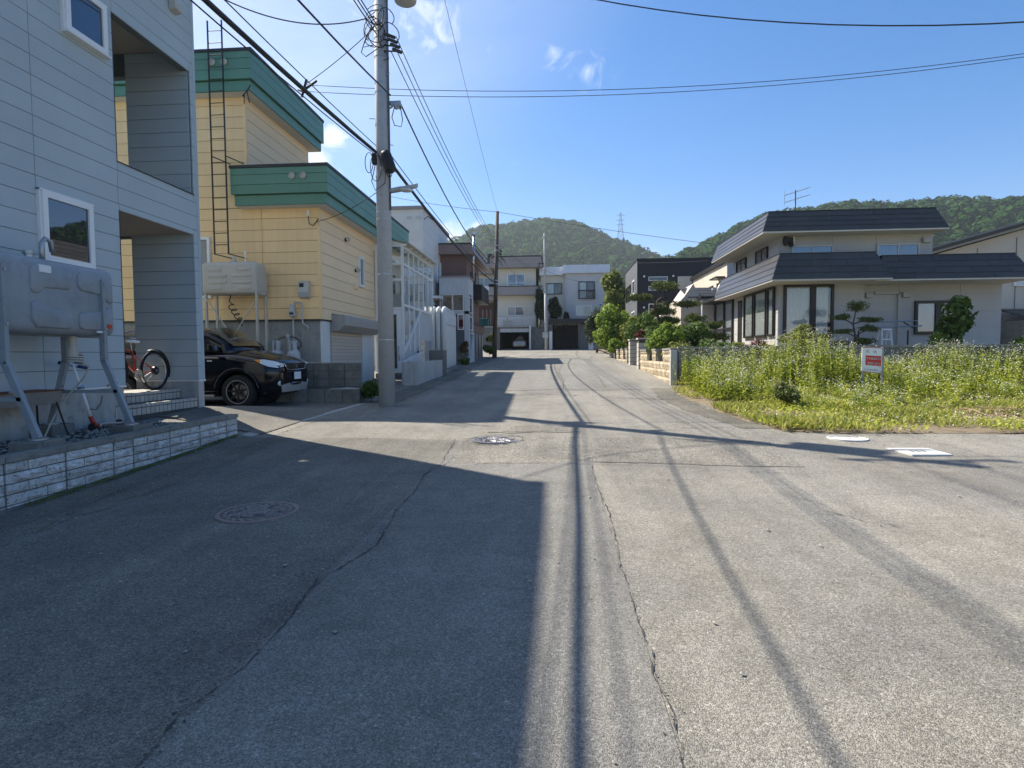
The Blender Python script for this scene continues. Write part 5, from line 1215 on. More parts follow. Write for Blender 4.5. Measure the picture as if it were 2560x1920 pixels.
def white_house():
    t = thing('house', 'tall off white sided house with two slit windows behind the sunroom', 'house', (-8, 31, 1.0))
    X, Y = -6.4, 28.0
    MB().box(-15, X, Y, 34.4, .8, 8.45).build('wall', 'white_siding', t)
    siding(t, 'white_siding', 'x', Y, -1, -15, X, 1.5, 8.45, .455, cuts=(-9.4,))
    siding(t, 'white_siding', 'y', X, 1, Y, 34.4, 1.5, 8.45, .455, cuts=(30.9,))
    MB().box(-15.1, X+.1, Y-.1, 34.5, 8.45, 8.6).build('coping', 'taupe_fascia', t)
    for a in (31.15, 32.0): window(t, 'y', X+.016, 1, a, a+.42, 5.3, 6.5, 'white_plastic', 1, .06, .06)
    for x in (-7.05, -6.62): MB().box(x-.14, x+.14, Y-.05, Y-.014, 7.98, 8.12).build('vent', 'gray_stucco', t)
    MB().box(X+.016, X+.5, 29.3, 31.0, 4.3, 4.42).build('canopy', 'white_plastic', t)
    window(t, 'y', X+.016, 1, 29.4, 30.9, 3.0, 4.1, 'white_plastic', 2, .06, .06)
    MB().tube([(X+.02, 28.2, 8.0), (X+.25, 28.0, 8.1), (X+.5, 27.9, 7.9)], .02, 5).build('cable_bracket', 'cable', t)
white_house()
def ribbed_shed():
    t = thing('storage_shed', 'white ribbed storage shed with small roller shutter at the roadside', 'shed', (-5.0, 26.5, .9))
    X = -4.8
    MB().prism([(25.3, .8), (27.9, .9), (27.9, 3.1), (27.7, 3.3), (25.3, 3.4)], 'x', -5.5, X-.03).build('shell', 'white_paint_wall', t)
    for x in (-5.38, -5.15, -4.9):
        MB().tube([(x, 25.2, .8), (x, 25.2, 3.22), (x, 25.28, 3.38), (x, 25.45, 3.46), (x, 27.6, 3.33), (x, 27.9, 3.1)], .105, 12).build('rib', 'white_paint_wall', t, smooth=True)
    s = MB().box(X-.03, X-.018, 25.35, 27.75, .95, 2.74).build('roller_shutter', 'white_trim', t)
    mb = MB()
    for i in range(28): mb.box(X-.018, X-.004, 25.37, 27.73, .97+i*.063, .97+i*.063+.055)
    o = mb.build('slats', 'white_trim', s); o['kind'] = 'stuff'
    MB().box(X-.03, X+.02, 25.35, 27.75, 2.74, 2.78).build('shutter_lintel', 'gray_stucco', t)
    MB().box(X-.031, X-.001, 25.3, 27.85, 2.78, 3.25).build('panel', 'white_paint_wall', t)
ribbed_shed()
def brown_house():
    t = thing('house', 'brown sided house with pale glazed entrance porch and dark balcony box', 'house', (-6, 35, 1.2))
    X, Y = -4.95, 32.1
    MB().box(-13, X, Y, 37.3, 3.1, 7.0).build('wall', 'brown_siding', t)
    siding(t, 'brown_siding', 'x', Y, -1, -13, X, 3.2, 6.95, .303)
    siding(t, 'brown_siding', 'y', X, 1, Y, 37.3, 3.2, 6.95, .303)
    MB().prism([(-13.3, 6.9), (X+.55, 6.9), (X+.35, 7.42), (-13.3, 7.42)], 'y', Y-.5, 38.3).build('eave', 'brown_fascia', t)
    MB().box(-13.3, X+.38, Y-.52, 38.32, 7.42, 7.5).build('coping', 'roof_dark', t)
    window(t, 'y', X+.016, 1, 33.6, 34.9, 5.2, 6.2, 'brown_frame', 2, .05, .06); window(t, 'y', X+.016, 1, 35.6, 36.9, 5.2, 6.4, 'brown_frame', 2, .05, .06)
    MB().box(X, X+.7, 33.4, 36.9, 4.55, 5.45).build('balcony_box', 'dark_frame', t)
    MB().box(X-2, X+.12, 33.9, 38.9, 2.75, 3.2).build('brown_plinth', 'brown_siding', t); MB().box(X-2, X+.15, 33.85, 38.95, 3.2, 3.28).build('plinth_cap', 'roof_dark', t)
    MB().box(X-2, X+.06, 33.9, 38.8, .9, 2.75).build('retaining_wall', 'concrete', t)
    for y in (34.8, 36.2, 37.6): MB().box(X+.06, X+.10, y, y+.5, .9, 2.74).build('buttress', 'concrete_dark', t)
    # entrance porch
    px, py = -4.55, 30.3
    MB().box(-6.1, px, py, 32.0, 4.6, 5.45).build('porch_wall', 'gray_stucco', t)
    MB().box(-6.1, px, py, py+.12, 3.55, 3.7).build('porch_rail', 'gray_stucco', t)
    MB().box(-6.15, px+.05, py-.05, 32.0, 5.45, 5.53).build('porch_coping', 'taupe_fascia', t)
    for (x0, x1, y0, y1) in ((px-.24, px, py, py+.25), (-6.1, -6.0, py, py+.2), (px-.18, px, 31.6, 32.0)): MB().box(x0, x1, y0, y1, 1.0, 4.6).build('porch_pillar', 'gray_stucco', t)
    window(t, 'x', py+.02, -1, -5.95, px-.26, 3.7, 4.58, 'white_plastic', 2, .04, .05, 'glass_clear', 'brown_fascia')
    window(t, 'x', py+.02, -1, -5.15, px-.26, 2.72, 3.55, 'white_plastic', 1, .05, .05, 'glass_clear', 'brown_fascia')
    for z0, z1 in ((3.62, 4.5), (2.7, 3.45), (1.5, 2.6)): window(t, 'y', px-.04, 1, 30.62, 31.55, z0, z1, 'white_plastic', 1, .05, .05, 'glass', 'room_dark')
    MB().box(-6.1, px-.05, py+.05, 31.9, 1.0, 2.68).build('porch_base', 'gray_wall', t)
    MB().prism([(30.3, .85), (31.9, .95), (31.9, 2.6), (31.5, 2.5), (30.9, 1.9)], 'x', px, px+.06).build('stair_wall', 'gray_stucco', t)
    for i in range(5): MB().box(-5.15, px-.02, py-.9+.18*i, py-.7+.18*i+.02, .8+.18*i, .86+.18*i+.1).build('stair_tread', 'concrete_dark', t)
    MB().box(-5.05, -4.85, py-.08, py-.03, 2.9, 3.25).build('wall_ornament', 'leaf_red', t)
    fl = thing('flue_pipe', 'shiny steel stove flue rising beside the brown house', 'flue', (-4.6, 32.3, 5.5))
    MB().cyl((-4.6, 32.25, 5.5), (-4.52, 32.25, 8.0), .075, n=16).build('pipe', 'steel', fl, smooth=True); MB().cyl((-4.52, 32.25, 8.05), (-4.52, 32.25, 8.12), .15, n=16).build('cap', 'steel', fl)
brown_house()
for (x, y, z, m, lab) in ((-4.7, 38.2, 3.28, 'teal', 'teal plastic crate on the brown plinth by the wooden pole'),):
    tag(MB().box(x-.35, x+.3, y-.5, y, z, z+.5).build('crate', m, bevel=.03), lab, 'crate')

# ------------------------------------------------------------------ houses closing the street
def cream_house():
    t = thing('house', 'cream two storey house above a garage with taupe fascia bands', 'house', (-4.5, 60, 2.0))
    Y = 57.0
    MB().box(-5.9, -1.93, Y, 66, 4.0, 9.9).box(-11, -5.9, Y+1.2, 66, 4.0, 9.6).build('wall', 'cream_wall', t)
    MB().prism([(-6.4, 9.78), (-1.25, 9.78), (-1.45, 10.8), (-6.3, 10.8)], 'y', Y-.75, 66.5).build('roof', 'taupe_fascia', t)
    for i in range(3): panel('fascia_board', 'taupe_fascia', t, -6.35+.03*i, -1.28-.05*i, Y-.79+.0*i, Y-.755, 9.80+i*.335, 9.80+i*.335+.32)
    MB().box(-6.4, -1.3, Y-.82, 66.5, 10.81, 10.9).build('coping', 'roof_dark', t)
    MB().prism([(-11, 9.4), (-6.2, 9.4), (-6.25, 10.35), (-11, 10.35)], 'y', Y+.3, 66.5).build('wing_roof', 'taupe_fascia', t); MB().box(-11, -6.25, Y+.25, 66.5, 10.36, 10.42).build('coping', 'roof_dark', t)
    MB().box(-6.9, -6.5, Y+2, Y+2.5, 10.3, 11.6).build('chimney', 'wood_pole', t); MB().box(-7.2, -6.2, Y+1.9, Y+2.6, 11.62, 11.68).build('chimney_cap', 'galv', t)
    MB().box(-6.4, -1.35, Y-.95, Y, 7.15, 7.93).build('balcony', 'taupe_fascia', t); MB().box(-6.45, -1.3, Y-1.0, Y, 7.93, 8.0).build('balcony_cap', 'roof_dark', t)
    MB().box(-8.3, -6.4, Y+.2, Y+1.2, 7.25, 8.15).build('wing_balcony', 'white_trim', t); MB().box(-9, -5.9, Y+.1, Y+1.2, 6.75, 7.15).build('porch_roof', 'taupe_fascia', t)
    window(t, 'x', Y, -1, -4.72, -2.98, 7.5, 9.28, 'white_plastic', 2, .08, .08, 'glass_blue', 'room_dark', [(-4.6, -4.4, 'curtain_white'), (-3.3, -3.1, 'curtain_white')], rows=2)
    window(t, 'x', Y, -1, -4.77, -3.1, 5.22, 6.1, 'white_plastic', 2, .06, .08, 'glass', 'room_dark', [(-4.7, -3.95, 'curtain_white'), (-3.9, -3.2, 'curtain_gray')])
    window(t, 'x', Y+1.2, -1, -8.2, -6.1, 8.0, 9.1, 'white_plastic', 2, .06, .08, 'glass', 'room_dark', [(-8.1, -6.2, 'curtain_gray')])
    d = MB().box(-7.7, -5.95, Y+1.05, Y+1.18, 4.05, 6.6).build('front_door', 'wood_door', t)
    for x in (-7.3, -6.9, -6.5, -6.15): panel('door_panel', 'brown_fascia', d, x-.05, x+.05, Y+1.03, Y+1.052, 4.3, 5.9)
    # garage in the retaining wall
    z0 = gz(-4, 57)-.1
    MB().box(-11, -5.42, Y-.9, Y+6, z0, 4.05).box(-2.6, -1.9, Y-.9, Y+6, z0, 4.05).box(-5.42, -2.6, Y-.9, Y+6, 3.92, 4.05).build('retaining_wall', 'concrete_dark', t)
    MB().box(-5.42, -2.6, Y+5.5, Y+5.6, z0, 3.95).box(-5.44, -5.40, Y-.6, Y+5.5, z0, 3.92).box(-2.62, -2.58, Y-.6, Y+5.5, z0, 3.92).build('garage_lining', 'garage_dark', t)
    MB().box(-5.4, -2.62, Y-.85, Y-.6, 3.57, 3.92).build('shutter_box', 'gray_stucco', t)
    MB().box(-7.6, -1.9, Y-1.0, Y+.2, 4.05, 4.14).build('terrace_slab', 'concrete', t)
    rl = MB().bar((-5.8, Y-.9, 5.08), (-2.1, Y-.9, 5.08), .06).bar((-5.8, Y-.9, 4.22), (-2.1, Y-.9, 4.22), .05).build('railing', 'galv', t)
    for i in range(38): panel('baluster', 'white_trim', rl, -5.8+i*.1, -5.8+i*.1+.03, Y-.915, Y-.885, 4.22, 5.06)
    for x in (-4.65, -3.3): MB().box(x-.04, x+.04, Y-.94, Y-.86, 4.1, 5.1).build('post', 'galv', rl)
    MB().box(-2.56, -2.4, Y-1.06, Y-.9, z0, 4.2).build('downpipe', 'white_trim', t)
    ac = MB().box(-5.1, -4.2, Y-.75, Y-.4, 4.15, 4.7).build('outdoor_unit', 'taupe_fascia', None, bevel=.02); tag(ac, 'taupe outdoor unit box on the terrace over the left garage', 'air conditioner')
cream_house()
def grey_white_house():
    t = thing('house', 'grey white house with pale blue eave band above a dark open garage', 'house', (2, 60, 2.0))
    Y = 57.0
    MB().box(-1.4, .95, Y+.5, 66, 4.0, 9.2).box(.95, 4.95, Y, 66, 2.0, 9.2).build('wall', 'pale_wall', t)
    MB().box(-1.45, .93, Y+.489, Y+.499, 4.1, 9.1).build('wall', 'cream_wall', t)
    MB().box(-1.6, .72, Y+.1, 66, 9.1, 9.9).box(.7, 5.2, Y-.3, 66, 9.2, 10.0).build('eave', 'bluewhite_fascia', t)
    for i in range(12): panel('fascia_board', 'bluewhite_fascia', t, .72+i*.373, .72+i*.373+.366, Y-.325, Y-.302, 9.22, 9.99)
    for i in range(6): panel('fascia_board', 'bluewhite_fascia', t, -1.58+i*.383, -1.58+i*.383+.376, Y+.075, Y+.098, 9.12, 9.89)
    window(t, 'x', Y+.49, -1, -.95, .62, 7.28, 8.36, 'dark_frame', 2, .07, .08, 'glass', 'room_dark', [(-.9, -.2, 'curtain_white')])
    w = window(t, 'x', Y, -1, 2.2, 3.76, 6.75, 8.42, 'dark_frame', 2, .08, .08, 'glass', 'room_dark', [(2.3, 2.95, 'curtain_white')], rows=2)
    r = MB().box(2.14, 3.82, Y-.42, Y-.36, 7.5, 7.57).box(2.14, 3.82, Y-.42, Y-.36, 6.72, 6.80).build('window_rail', 'brown_frame', w)
    for i in range(15): panel('baluster', 'brown_frame', r, 2.16+i*.116, 2.185+i*.116, Y-.4, Y-.38, 6.8, 7.5)
    window(t, 'x', Y, -1, 1.93, 3.5, 5.1, 6.1, 'white_plastic', 2, .07, .08, 'glass', 'room_dark', [(2.0, 2.65, 'curtain_white'), (2.75, 3.4, 'curtain_gray')])
    window(t, 'x', Y+.49, -1, -.5, .05, 4.7, 6.1, 'white_plastic', 1, .06, .08, 'glass', 'room_dark')
    MB().tube([(.95, Y-.06, 9.1), (.95, Y-.06, 4.0)], .05, 6).build('downpipe', 'gray_stucco', t)
    z0 = gz(1, 57)-.1; g = MB()
    g.box(-.55, -.32, Y-2.2, Y+3, z0, 4.25).box(2.08, 2.3, Y-2.2, Y+3, z0, 4.25).build('garage_wall', 'concrete_dark', t)
    MB().box(-.33, 2.1, Y-.1, Y, z0, 4.2).box(-.315, -.30, Y-2.1, Y-.1, z0, 4.2).box(2.06, 2.075, Y-2.1, Y-.1, z0, 4.2).build('garage_lining', 'garage_dark', t)
    MB().box(-.7, 3.2, Y-2.4, Y+.0, 4.3, 4.72).build('garage_roof', 'black_metal', t); MB().box(-.5, 2.4, Y-2.3, Y-2.1, 4.18, 4.3).build('lintel', 'wood_pole', t)
    MB().box(2.3, 3.4, Y-.6, Y, z0, 4.2).build('side_wall', 'concrete', t)
grey_white_house()
o = MB().box(-1.9, -.55, 55.7, 56.9, 1.7, 4.0).build('stone_retaining_wall', 'concrete_dark'); tag(o, 'dark masonry retaining wall between the two far garages', 'retaining wall')
o = MB().prism([(-.62, 1.8), (-.34, 1.8), (-.34, 3.5), (-.48, 3.58), (-.62, 3.5)], 'y', 54.2, 54.4).build('white_marker_post', 'white_plastic'); tag(o, 'short white post at the foot of the pale steel pole', 'post')
o = MB().box(2.95, 3.4, 53.0, 53.15, 1.7, 3.3).build('white_board', 'white_plastic'); tag(o, 'upright white board beside the dark open garage', 'board')

def navy_house():
    t = thing('house', 'flat roofed dark navy house rising behind the garden pine', 'house', (8, 44, 1.6))
    X, Y = 5.55, 40.4
    MB().box(X, 16, Y, 47, 1.2, 7.75).build('wall', 'navy_siding', t)
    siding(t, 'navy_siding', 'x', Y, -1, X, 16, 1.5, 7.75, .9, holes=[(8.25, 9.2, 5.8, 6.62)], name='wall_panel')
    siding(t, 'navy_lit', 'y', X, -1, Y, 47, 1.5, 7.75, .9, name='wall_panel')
    MB().box(X-.05, 16, Y-.06, 47.1, 7.75, 7.86).build('coping', 'black_metal', t)
    for z in (6.4, 5.75): window(t, 'x', Y-.016, -1, 6.3, 7.57, z-.06, z+.22, 'white_plastic', 1, .03, .06)
    window(t, 'x', Y-.016, -1, 6.3, 7.3, 3.3, 4.8, 'white_plastic', 1, .05, .06)
    window(t, 'y', X-.016, -1, 41.4, 42.6, 5.6, 6.6, 'white_plastic', 1, .08, .06); window(t, 'y', X-.016, -1, 43.6, 46.4, 5.4, 6.5, 'dark_frame', 2, .06, .06)
    window(t, 'y', X-.016, -1, 41.2, 43.0, 3.0, 4.4, 'white_plastic', 2, .06, .06)
    for (x, z) in ((6.0, 6.65), (7.95, 6.65), (6.0, 4.55)): MB().box(x-.06, x+.06, Y-.1, Y-.01, z-.06, z+.06).build('vent', 'white_plastic', t, bevel=.02)
    MB().box(8.25, 9.2, Y-.02, Y+.0, 5.8, 6.62).build('recess_panel', 'beige_panel', t)
navy_house()
def beige_mid_house():
    t = thing('house', 'beige house with sloping eave line partly hidden behind the grey house at right', 'house', (9, 33, 1.3))
    X, Y = 8.85, 31.0
    MB().prism([(Y, 1.0), (38.5, 1.0), (38.5, 6.35), (Y, 6.1)], 'x', X, 14).build('wall', 'beige_panel', t)
    siding(t, 'beige_panel', 'y', X, -1, Y, 38.5, 1.6, 6.1, .9, cuts=(33.5, 36), name='wall_panel')
    siding(t, 'alc_panel', 'x', Y, -1, X, 14, 1.6, 6.1, .9, name='wall_panel')
    MB().box(X-.15, 14.2, Y-.15, 38.8, 6.1, 6.3).build('coping', 'dark_frame', t)
    for a in (31.8, 33.6, 35.2): window(t, 'y', X-.016, -1, a, a+1.0, 4.7, 5.2, 'brown_frame', 2, .05, .05)
    MB().box(X-.5, X-.02, 31.3, 32.6, 5.35, 5.42).build('canopy', 'dark_frame', t)
beige_mid_house()
def small_house():
    t = thing('shed', 'low cream outbuilding with dark ribbed pitched roof and satellite dish', 'outbuilding', (7.5, 30, 1.2))
    MB().prism([(6.3, 1.0), (9.5, 1.0), (9.5, 4.2), (7.2, 4.3), (6.9, 4.9), (6.45, 4.25), (6.3, 4.1)], 'y', 30.0, 33).build('wall', 'beige_panel', t)
    MB().box(7.2, 9.6, 29.4, 30.0, 1.0, 4.1).build('wall', 'alc_panel', t)
    for i in range(6):
        a = i/6; b = (i+1)/6; y0, y1 = 30.6-1.0*(1-a)+.4, 30.6-1.0*(1-b)+.4; z0, z1 = 4.2+.58*a, 4.2+.58*b
        MB().hexa([(6.62-.22*a+.0, y0, z0), (9.6, y0, z0), (9.6, y1, z1), (6.62-.22*b, y1, z1), (6.62-.22*a, y0, z0+.05), (9.6, y0, z0+.05), (9.6, y1, z1+.03), (6.62-.22*b, y1, z1+.03)]).build('roof_course', 'shingle', t)
    MB().box(7.1, 9.6, 29.3, 30.0, 4.1, 4.2).build('eave', 'dark_frame', t)
    MB().prism([(5.2, 1.0), (6.6, 1.0), (6.6, 3.9), (5.2, 3.2)], 'y', 33, 35).build('annex', 'beige_panel', t)
    d = thing('satellite_dish', 'white satellite dish on the outbuilding roof', 'satellite dish', (8.05, 29.6, 4.3))
    MB().lathe((8.05, 29.5, 4.62), [(.0, -.06), (.12, -.05), (.24, 0), (.25, .01), (.0, -.04)], 24, (-.95, -.1, .3)).build('reflector', 'white_plastic', d, smooth=True)
    MB().bar((8.05, 29.5, 4.6), (7.75, 29.45, 4.55), .02).box(7.68, 7.78, 29.4, 29.5, 4.5, 4.6).build('feed_arm', 'white_plastic', d); MB().cyl((8.08, 29.52, 4.6), (8.1, 29.55, 4.2), .02).build('mast', 'galv', d)
small_house()

# ------------------------------------------------------------------ grey house with shingled eave bands, at right
def mansard(t, x0, x1, y0, y1, zb, zt, run, rows, left=True, right=True, soff=.5):
    """sloping shingled eave band round a flat roof; courses of overlapping strips, each strip of several shingles"""
    h = (zt-zb)/rows
    for i in range(rows):
        a, b = i/rows, (i+1)/rows
        def q(p, qx, up):     # corner at slope fraction p
            return None
        X0, X1, Yf = (lambda s: x0+run*s), (lambda s: x1-run*s), (lambda s: y0+run*s)
        o = .022
        # front, in pieces
        n = max(3, int((x1-x0)/1.25)); off = .5*(i % 2)
        cut = [0]+[(k+off)/n for k in range(1 if off == 0 else 0, n) if 0 < (k+off)/n < 1]+[1]
        for c0, c1 in zip(cut[:-1], cut[1:]):
            f = lambda c, s: X0(s)+(X1(s)-X0(s))*c
            g = .004
            MB().hexa([(f(c0, a)+g, Yf(a)-o, zb+h*i), (f(c1, a)-g, Yf(a)-o, zb+h*i), (f(c1, b)-g, Yf(b)-.004, zb+h*(i+1)), (f(c0, b)+g, Yf(b)-.004, zb+h*(i+1)),
                       (f(c0, a)+g, Yf(a)+.02, zb+h*i), (f(c1, a)-g, Yf(a)+.02, zb+h*i), (f(c1, b)-g, Yf(b)+.02, zb+h*(i+1)), (f(c0, b)+g, Yf(b)+.02, zb+h*(i+1))]).build('shingle', 'shingle', t)
        for on, XX, sg in ((left, X0, 1), (right, X1, -1)):
            if not on: continue
            n = max(3, int((y1-y0)/1.25)); cut = [0]+[(k+off)/n for k in range(1 if off == 0 else 0, n) if 0 < (k+off)/n < 1]+[1]
            for c0, c1 in zip(cut[:-1], cut[1:]):
                f = lambda c, s: Yf(s)+(y1-Yf(s))*c
                MB().hexa([(XX(a)-sg*o, f(c0, a), zb+h*i), (XX(a)-sg*o, f(c1, a)-.004, zb+h*i), (XX(b)-sg*.004, f(c1, b)-.004, zb+h*(i+1)), (XX(b)-sg*.004, f(c0, b), zb+h*(i+1)),
                           (XX(a)+sg*.02, f(c0, a), zb+h*i), (XX(a)+sg*.02, f(c1, a)-.004, zb+h*i), (XX(b)+sg*.02, f(c1, b)-.004, zb+h*(i+1)), (XX(b)+sg*.02, f(c0, b), zb+h*(i+1))]).build('shingle', 'shingle', t)
    MB().hexa([(x0, y0, zb-.05), (x1, y0, zb-.05), (x1, y1, zb-.05), (x0, y1, zb-.05), (x0, y0, zb-.002), (x1, y0, zb-.002), (x1, y1, zb-.002), (x0, y1, zb-.002)]).build('soffit', 'soffit_white', t)
    MB().hexa([(x0+.03, y0+.03, zb), (x1-.03, y0+.03, zb), (x1-.03, y1, zb), (x0+.03, y1, zb), (x0+run+.03, y0+run+.03, zt), (x1-run-.03, y0+run+.03, zt), (x1-run-.03, y1, zt), (x0+run+.03, y1, zt)]).build('roof', 'roof_dark', t)
    MB().box(x0+run-.02, x1-run+.02, y0+run-.02, y1, zt, zt+.03).build('roof_cap', 'dark_frame', t)
def right_house():
    t = thing('house', 'grey panelled house with dark shingled eave bands behind the weedy lot', 'house', (11, 24, .6))
    X, Y = 7.75, 21.0
    MB().box(X, 10.62, Y, 26.2, .4, 5.45).box(10.62, 15.26, Y+.25, 26.2, .4, 3.9).box(10.62, 12.8, Y, 26.2, 3.85, 5.45).build('wall', 'alc_panel', t)
    siding(t, 'alc_panel', 'x', Y, -1, X, 10.62, 1.0, 3.82, .60, cuts=(9.6,), gap=.014, name='wall_panel')
    siding(t, 'alc_panel', 'x', Y+.25, -1, 10.62, 15.26, 1.0, 3.82, .60, cuts=(11.9, 13.9), gap=.014, name='wall_panel')
    siding(t, 'alc_panel', 'x', Y, -1, X, 12.8, 4.3, 5.45, .60, cuts=(9.52, 10.95), gap=.014, name='wall_panel')
    siding(t, 'alc_panel', 'y', X, -1, Y, 26.2, 1.0, 5.45, .60, cuts=(21.3, 24.5), gap=.014, name='wall_panel')
    mansard(t, 6.93, 12.86, 20.25, 26.7, 5.46, 6.16, .28, 4)
    mansard(t, 7.08, 10.85, 19.75, 26.9, 3.80, 4.68, .36, 4, True, True)
    mansard(t, 10.45, 15.45, 20.0, 26.9, 3.78, 4.60, .42, 4, False, True)
    D = 'dark_frame'
    w = window(t, 'x', Y-.016, -1, 7.9, 9.57, 1.95, 3.76, D, 1, .09, .09, 'glass', 'room_dark', [(8.0, 8.8, 'curtain_white'), (8.98, 9.4, 'curtain_white')])
    MB().box(8.78, 8.97, Y-.11, Y-.02, 2.0, 3.7).build('mullion', D, w)
    w = window(t, 'x', Y+.234, -1, 12.4, 14.05, 2.0, 3.16, D, 1, .09, .09, 'glass', 'room_dark', [])
    MB().box(12.5, 13.05, Y+.185, Y+.195, 2.12, 3.05).build('blind', 'panel_white', w); MB().box(13.06, 13.24, Y+.13, Y+.2, 2.05, 3.1).build('mullion', D, w)
    for a in (8.13, 10.96): window(t, 'x', Y-.016, -1, a, a+1.39, 4.3, 5.09, 'gray_stucco', 2, .05, .07, 'glass_blue', 'room_dark', [(a+.08, a+.65, 'curtain_white')] if a > 10 else None)
    # bay on the street side, entrance with glazed screen
    for (a0, a1) in ((21.25, 21.9), (22.0, 23.3), (23.4, 24.5)): window(t, 'y', X-.016, -1, a0, a1, 2.0, 3.72, D, 1, .07, .09, 'glass', 'room_dark', [(a0+.1, a1-.1, 'curtain_white')])
    for a in (22.0, 24.4): window(t, 'y', X-.016, -1, a, a+1.25, 4.75, 5.28, D, 2, .05, .07, 'glass', 'room_dark')
    MB().box(X-.02, X+.9, 24.9, 25.5, .9, 3.6).build('door_recess', 'room_dark', t); MB().box(X-.03, X-.021, 24.95, 25.45, 1.1, 3.5).build('front_door', 'dark_frame', t)
    sc = MB()
    for y in (26.1, 27.4, 28.9): sc.box(X-.1, X, y-.05, y+.05, .9, 3.8)
    for z in (1.3, 2.5, 3.75): sc.box(X-.09, X-.01, 26.1, 28.9, z-.04, z+.04)
    sc.build('entrance_screen', D, t)
    for y0, y1 in ((26.15, 27.35), (27.45, 28.85)):
        for z0, z1 in ((1.34, 2.46), (2.54, 3.71)): panel('pane', 'glass', t, X-.055, X-.047, y0, y1, z0, z1)
    MB().box(X, X+.15, 26.1, 29, .9, 3.8).build('entrance_wall', 'gray_stucco', t); MB().box(7.05, X+1, 26.7, 29.3, 3.78, 3.9).build('entrance_roof', 'dark_frame', t)
    # small fittings
    for (x, y, z) in ((10.85, Y+.234, 3.38), (12.08, Y+.234, 3.38), (12.55, Y-.016, 5.2)):
        MB().prism([(y, z-.1), (y-.14, z-.1), (y-.16, z-.04), (y-.1, z+.09), (y, z+.1)], 'x', x-.12, x+.12).build('vent_hood', 'alc_panel', t, bevel=.012)
    MB().bar((11.05, Y+.19, 3.45), (11.9, Y+.19, 3.45), .09).bar((11.87, Y+.19, 3.45), (11.87, Y+.19, 1.0), .09).build('downpipe', 'alc_panel', t)
    MB().box(7.85, 8.15, Y-.16, Y-.02, 5.15, 5.35).cyl((7.9, Y-.12, 5.1), (7.9, Y-.12, 5.42), .05).cyl((8.02, Y-.2, 5.12), (8.12, Y-.2, 5.12), .09).build('service_head', 'cable', t)
    MB().cyl((8.18, Y-.12, 5.12), (8.18, Y-.12, 5.4), .03).build('insulator', 'white_plastic', t)
    MB().tube([(7.7, Y-.06, 5.1), (7.66, Y-.05, 3.9)], .014, 5).build('service_cable', 'alc_panel', t)
    a = thing('tv_antenna', 'red and white television antenna on the roof of the grey house at right', 'antenna', (8.15, 20.7, 5.5))
    MB().cyl((8.12, 20.6, 5.5), (8.1, 20.6, 6.9), .018, n=6).build('mast', 'rust', a)
    for z in (6.82, 6.58):
        b = MB().cyl((7.8, 20.75, z-.06), (8.5, 20.4, z+.1), .010, n=5).build('boom', 'steel', a); mb = MB()
        for i in range(6): p = Vector((7.85, 20.73, z-.05)).lerp(Vector((8.5, 20.4, z+.1)), i/6); mb.cyl(p-Vector((.04, .12, 0)), p+Vector((.04, .12, 0)), .006, n=4)
        mb.cyl((7.8, 20.75, z-.18), (7.8, 20.75, z+.1), .008, n=4); mb.build('elements', 'steel', b)
right_house()
def far_right_house():
    t = thing('house', 'tall beige house with sloping dark eave at the right edge', 'house', (26, 34, .8))
    MB().prism([(17.5, .6), (32, .6), (32, 9.8), (23.9, 7.62), (17.5, 5.85)], 'y', 32, 40).build('wall', 'beige_panel', t)
    for x in (19.8, 21.7, 23.6): MB().box(x, x+.02, 31.97, 31.99, 3.5, 6.2+(x-19.8)*.27).build('panel_joint', 'soil', t)
    for i, (o, th) in enumerate(((0, .13), (.15, .12), (.29, .1))):
        MB().hexa([(17, 31.5-.1*i, 5.78+o), (33, 31.5-.1*i, 10.2+o), (33, 40.5, 10.2+o), (17, 40.5, 5.78+o), (17, 31.5-.1*i, 5.78+o+th), (33, 31.5-.1*i, 10.2+o+th), (33, 40.5, 10.2+o+th), (17, 40.5, 5.78+o+th)]).build('roof_course', ('soffit', 'shingle', 'taupe_roof')[i], t)
    window(t, 'x', 31.99, -1, 23.5, 25.2, 4.75, 6.0, 'white_plastic', 2, .06, .1, 'glass', 'room_dark', [(23.6, 24.4, 'curtain_white')])
    MB().box(22.6, 30, 30, 32, .6, 2.9).build('lower_storey', 'concrete_dark', t)
    for i in range(4): MB().hexa([(22.5, 29.6+.5*i, 2.95+.14*i), (30, 29.6+.5*i, 2.95+.14*i), (30, 30.2+.5*i, 3.1+.14*i), (22.5, 30.2+.5*i, 3.1+.14*i), (22.5, 29.6+.5*i, 3.05+.14*i), (30, 29.6+.5*i, 3.05+.14*i), (30, 30.2+.5*i, 3.15+.14*i), (22.5, 30.2+.5*i, 3.15+.14*i)]).build('roof_course', 'shingle', t)
far_right_house()

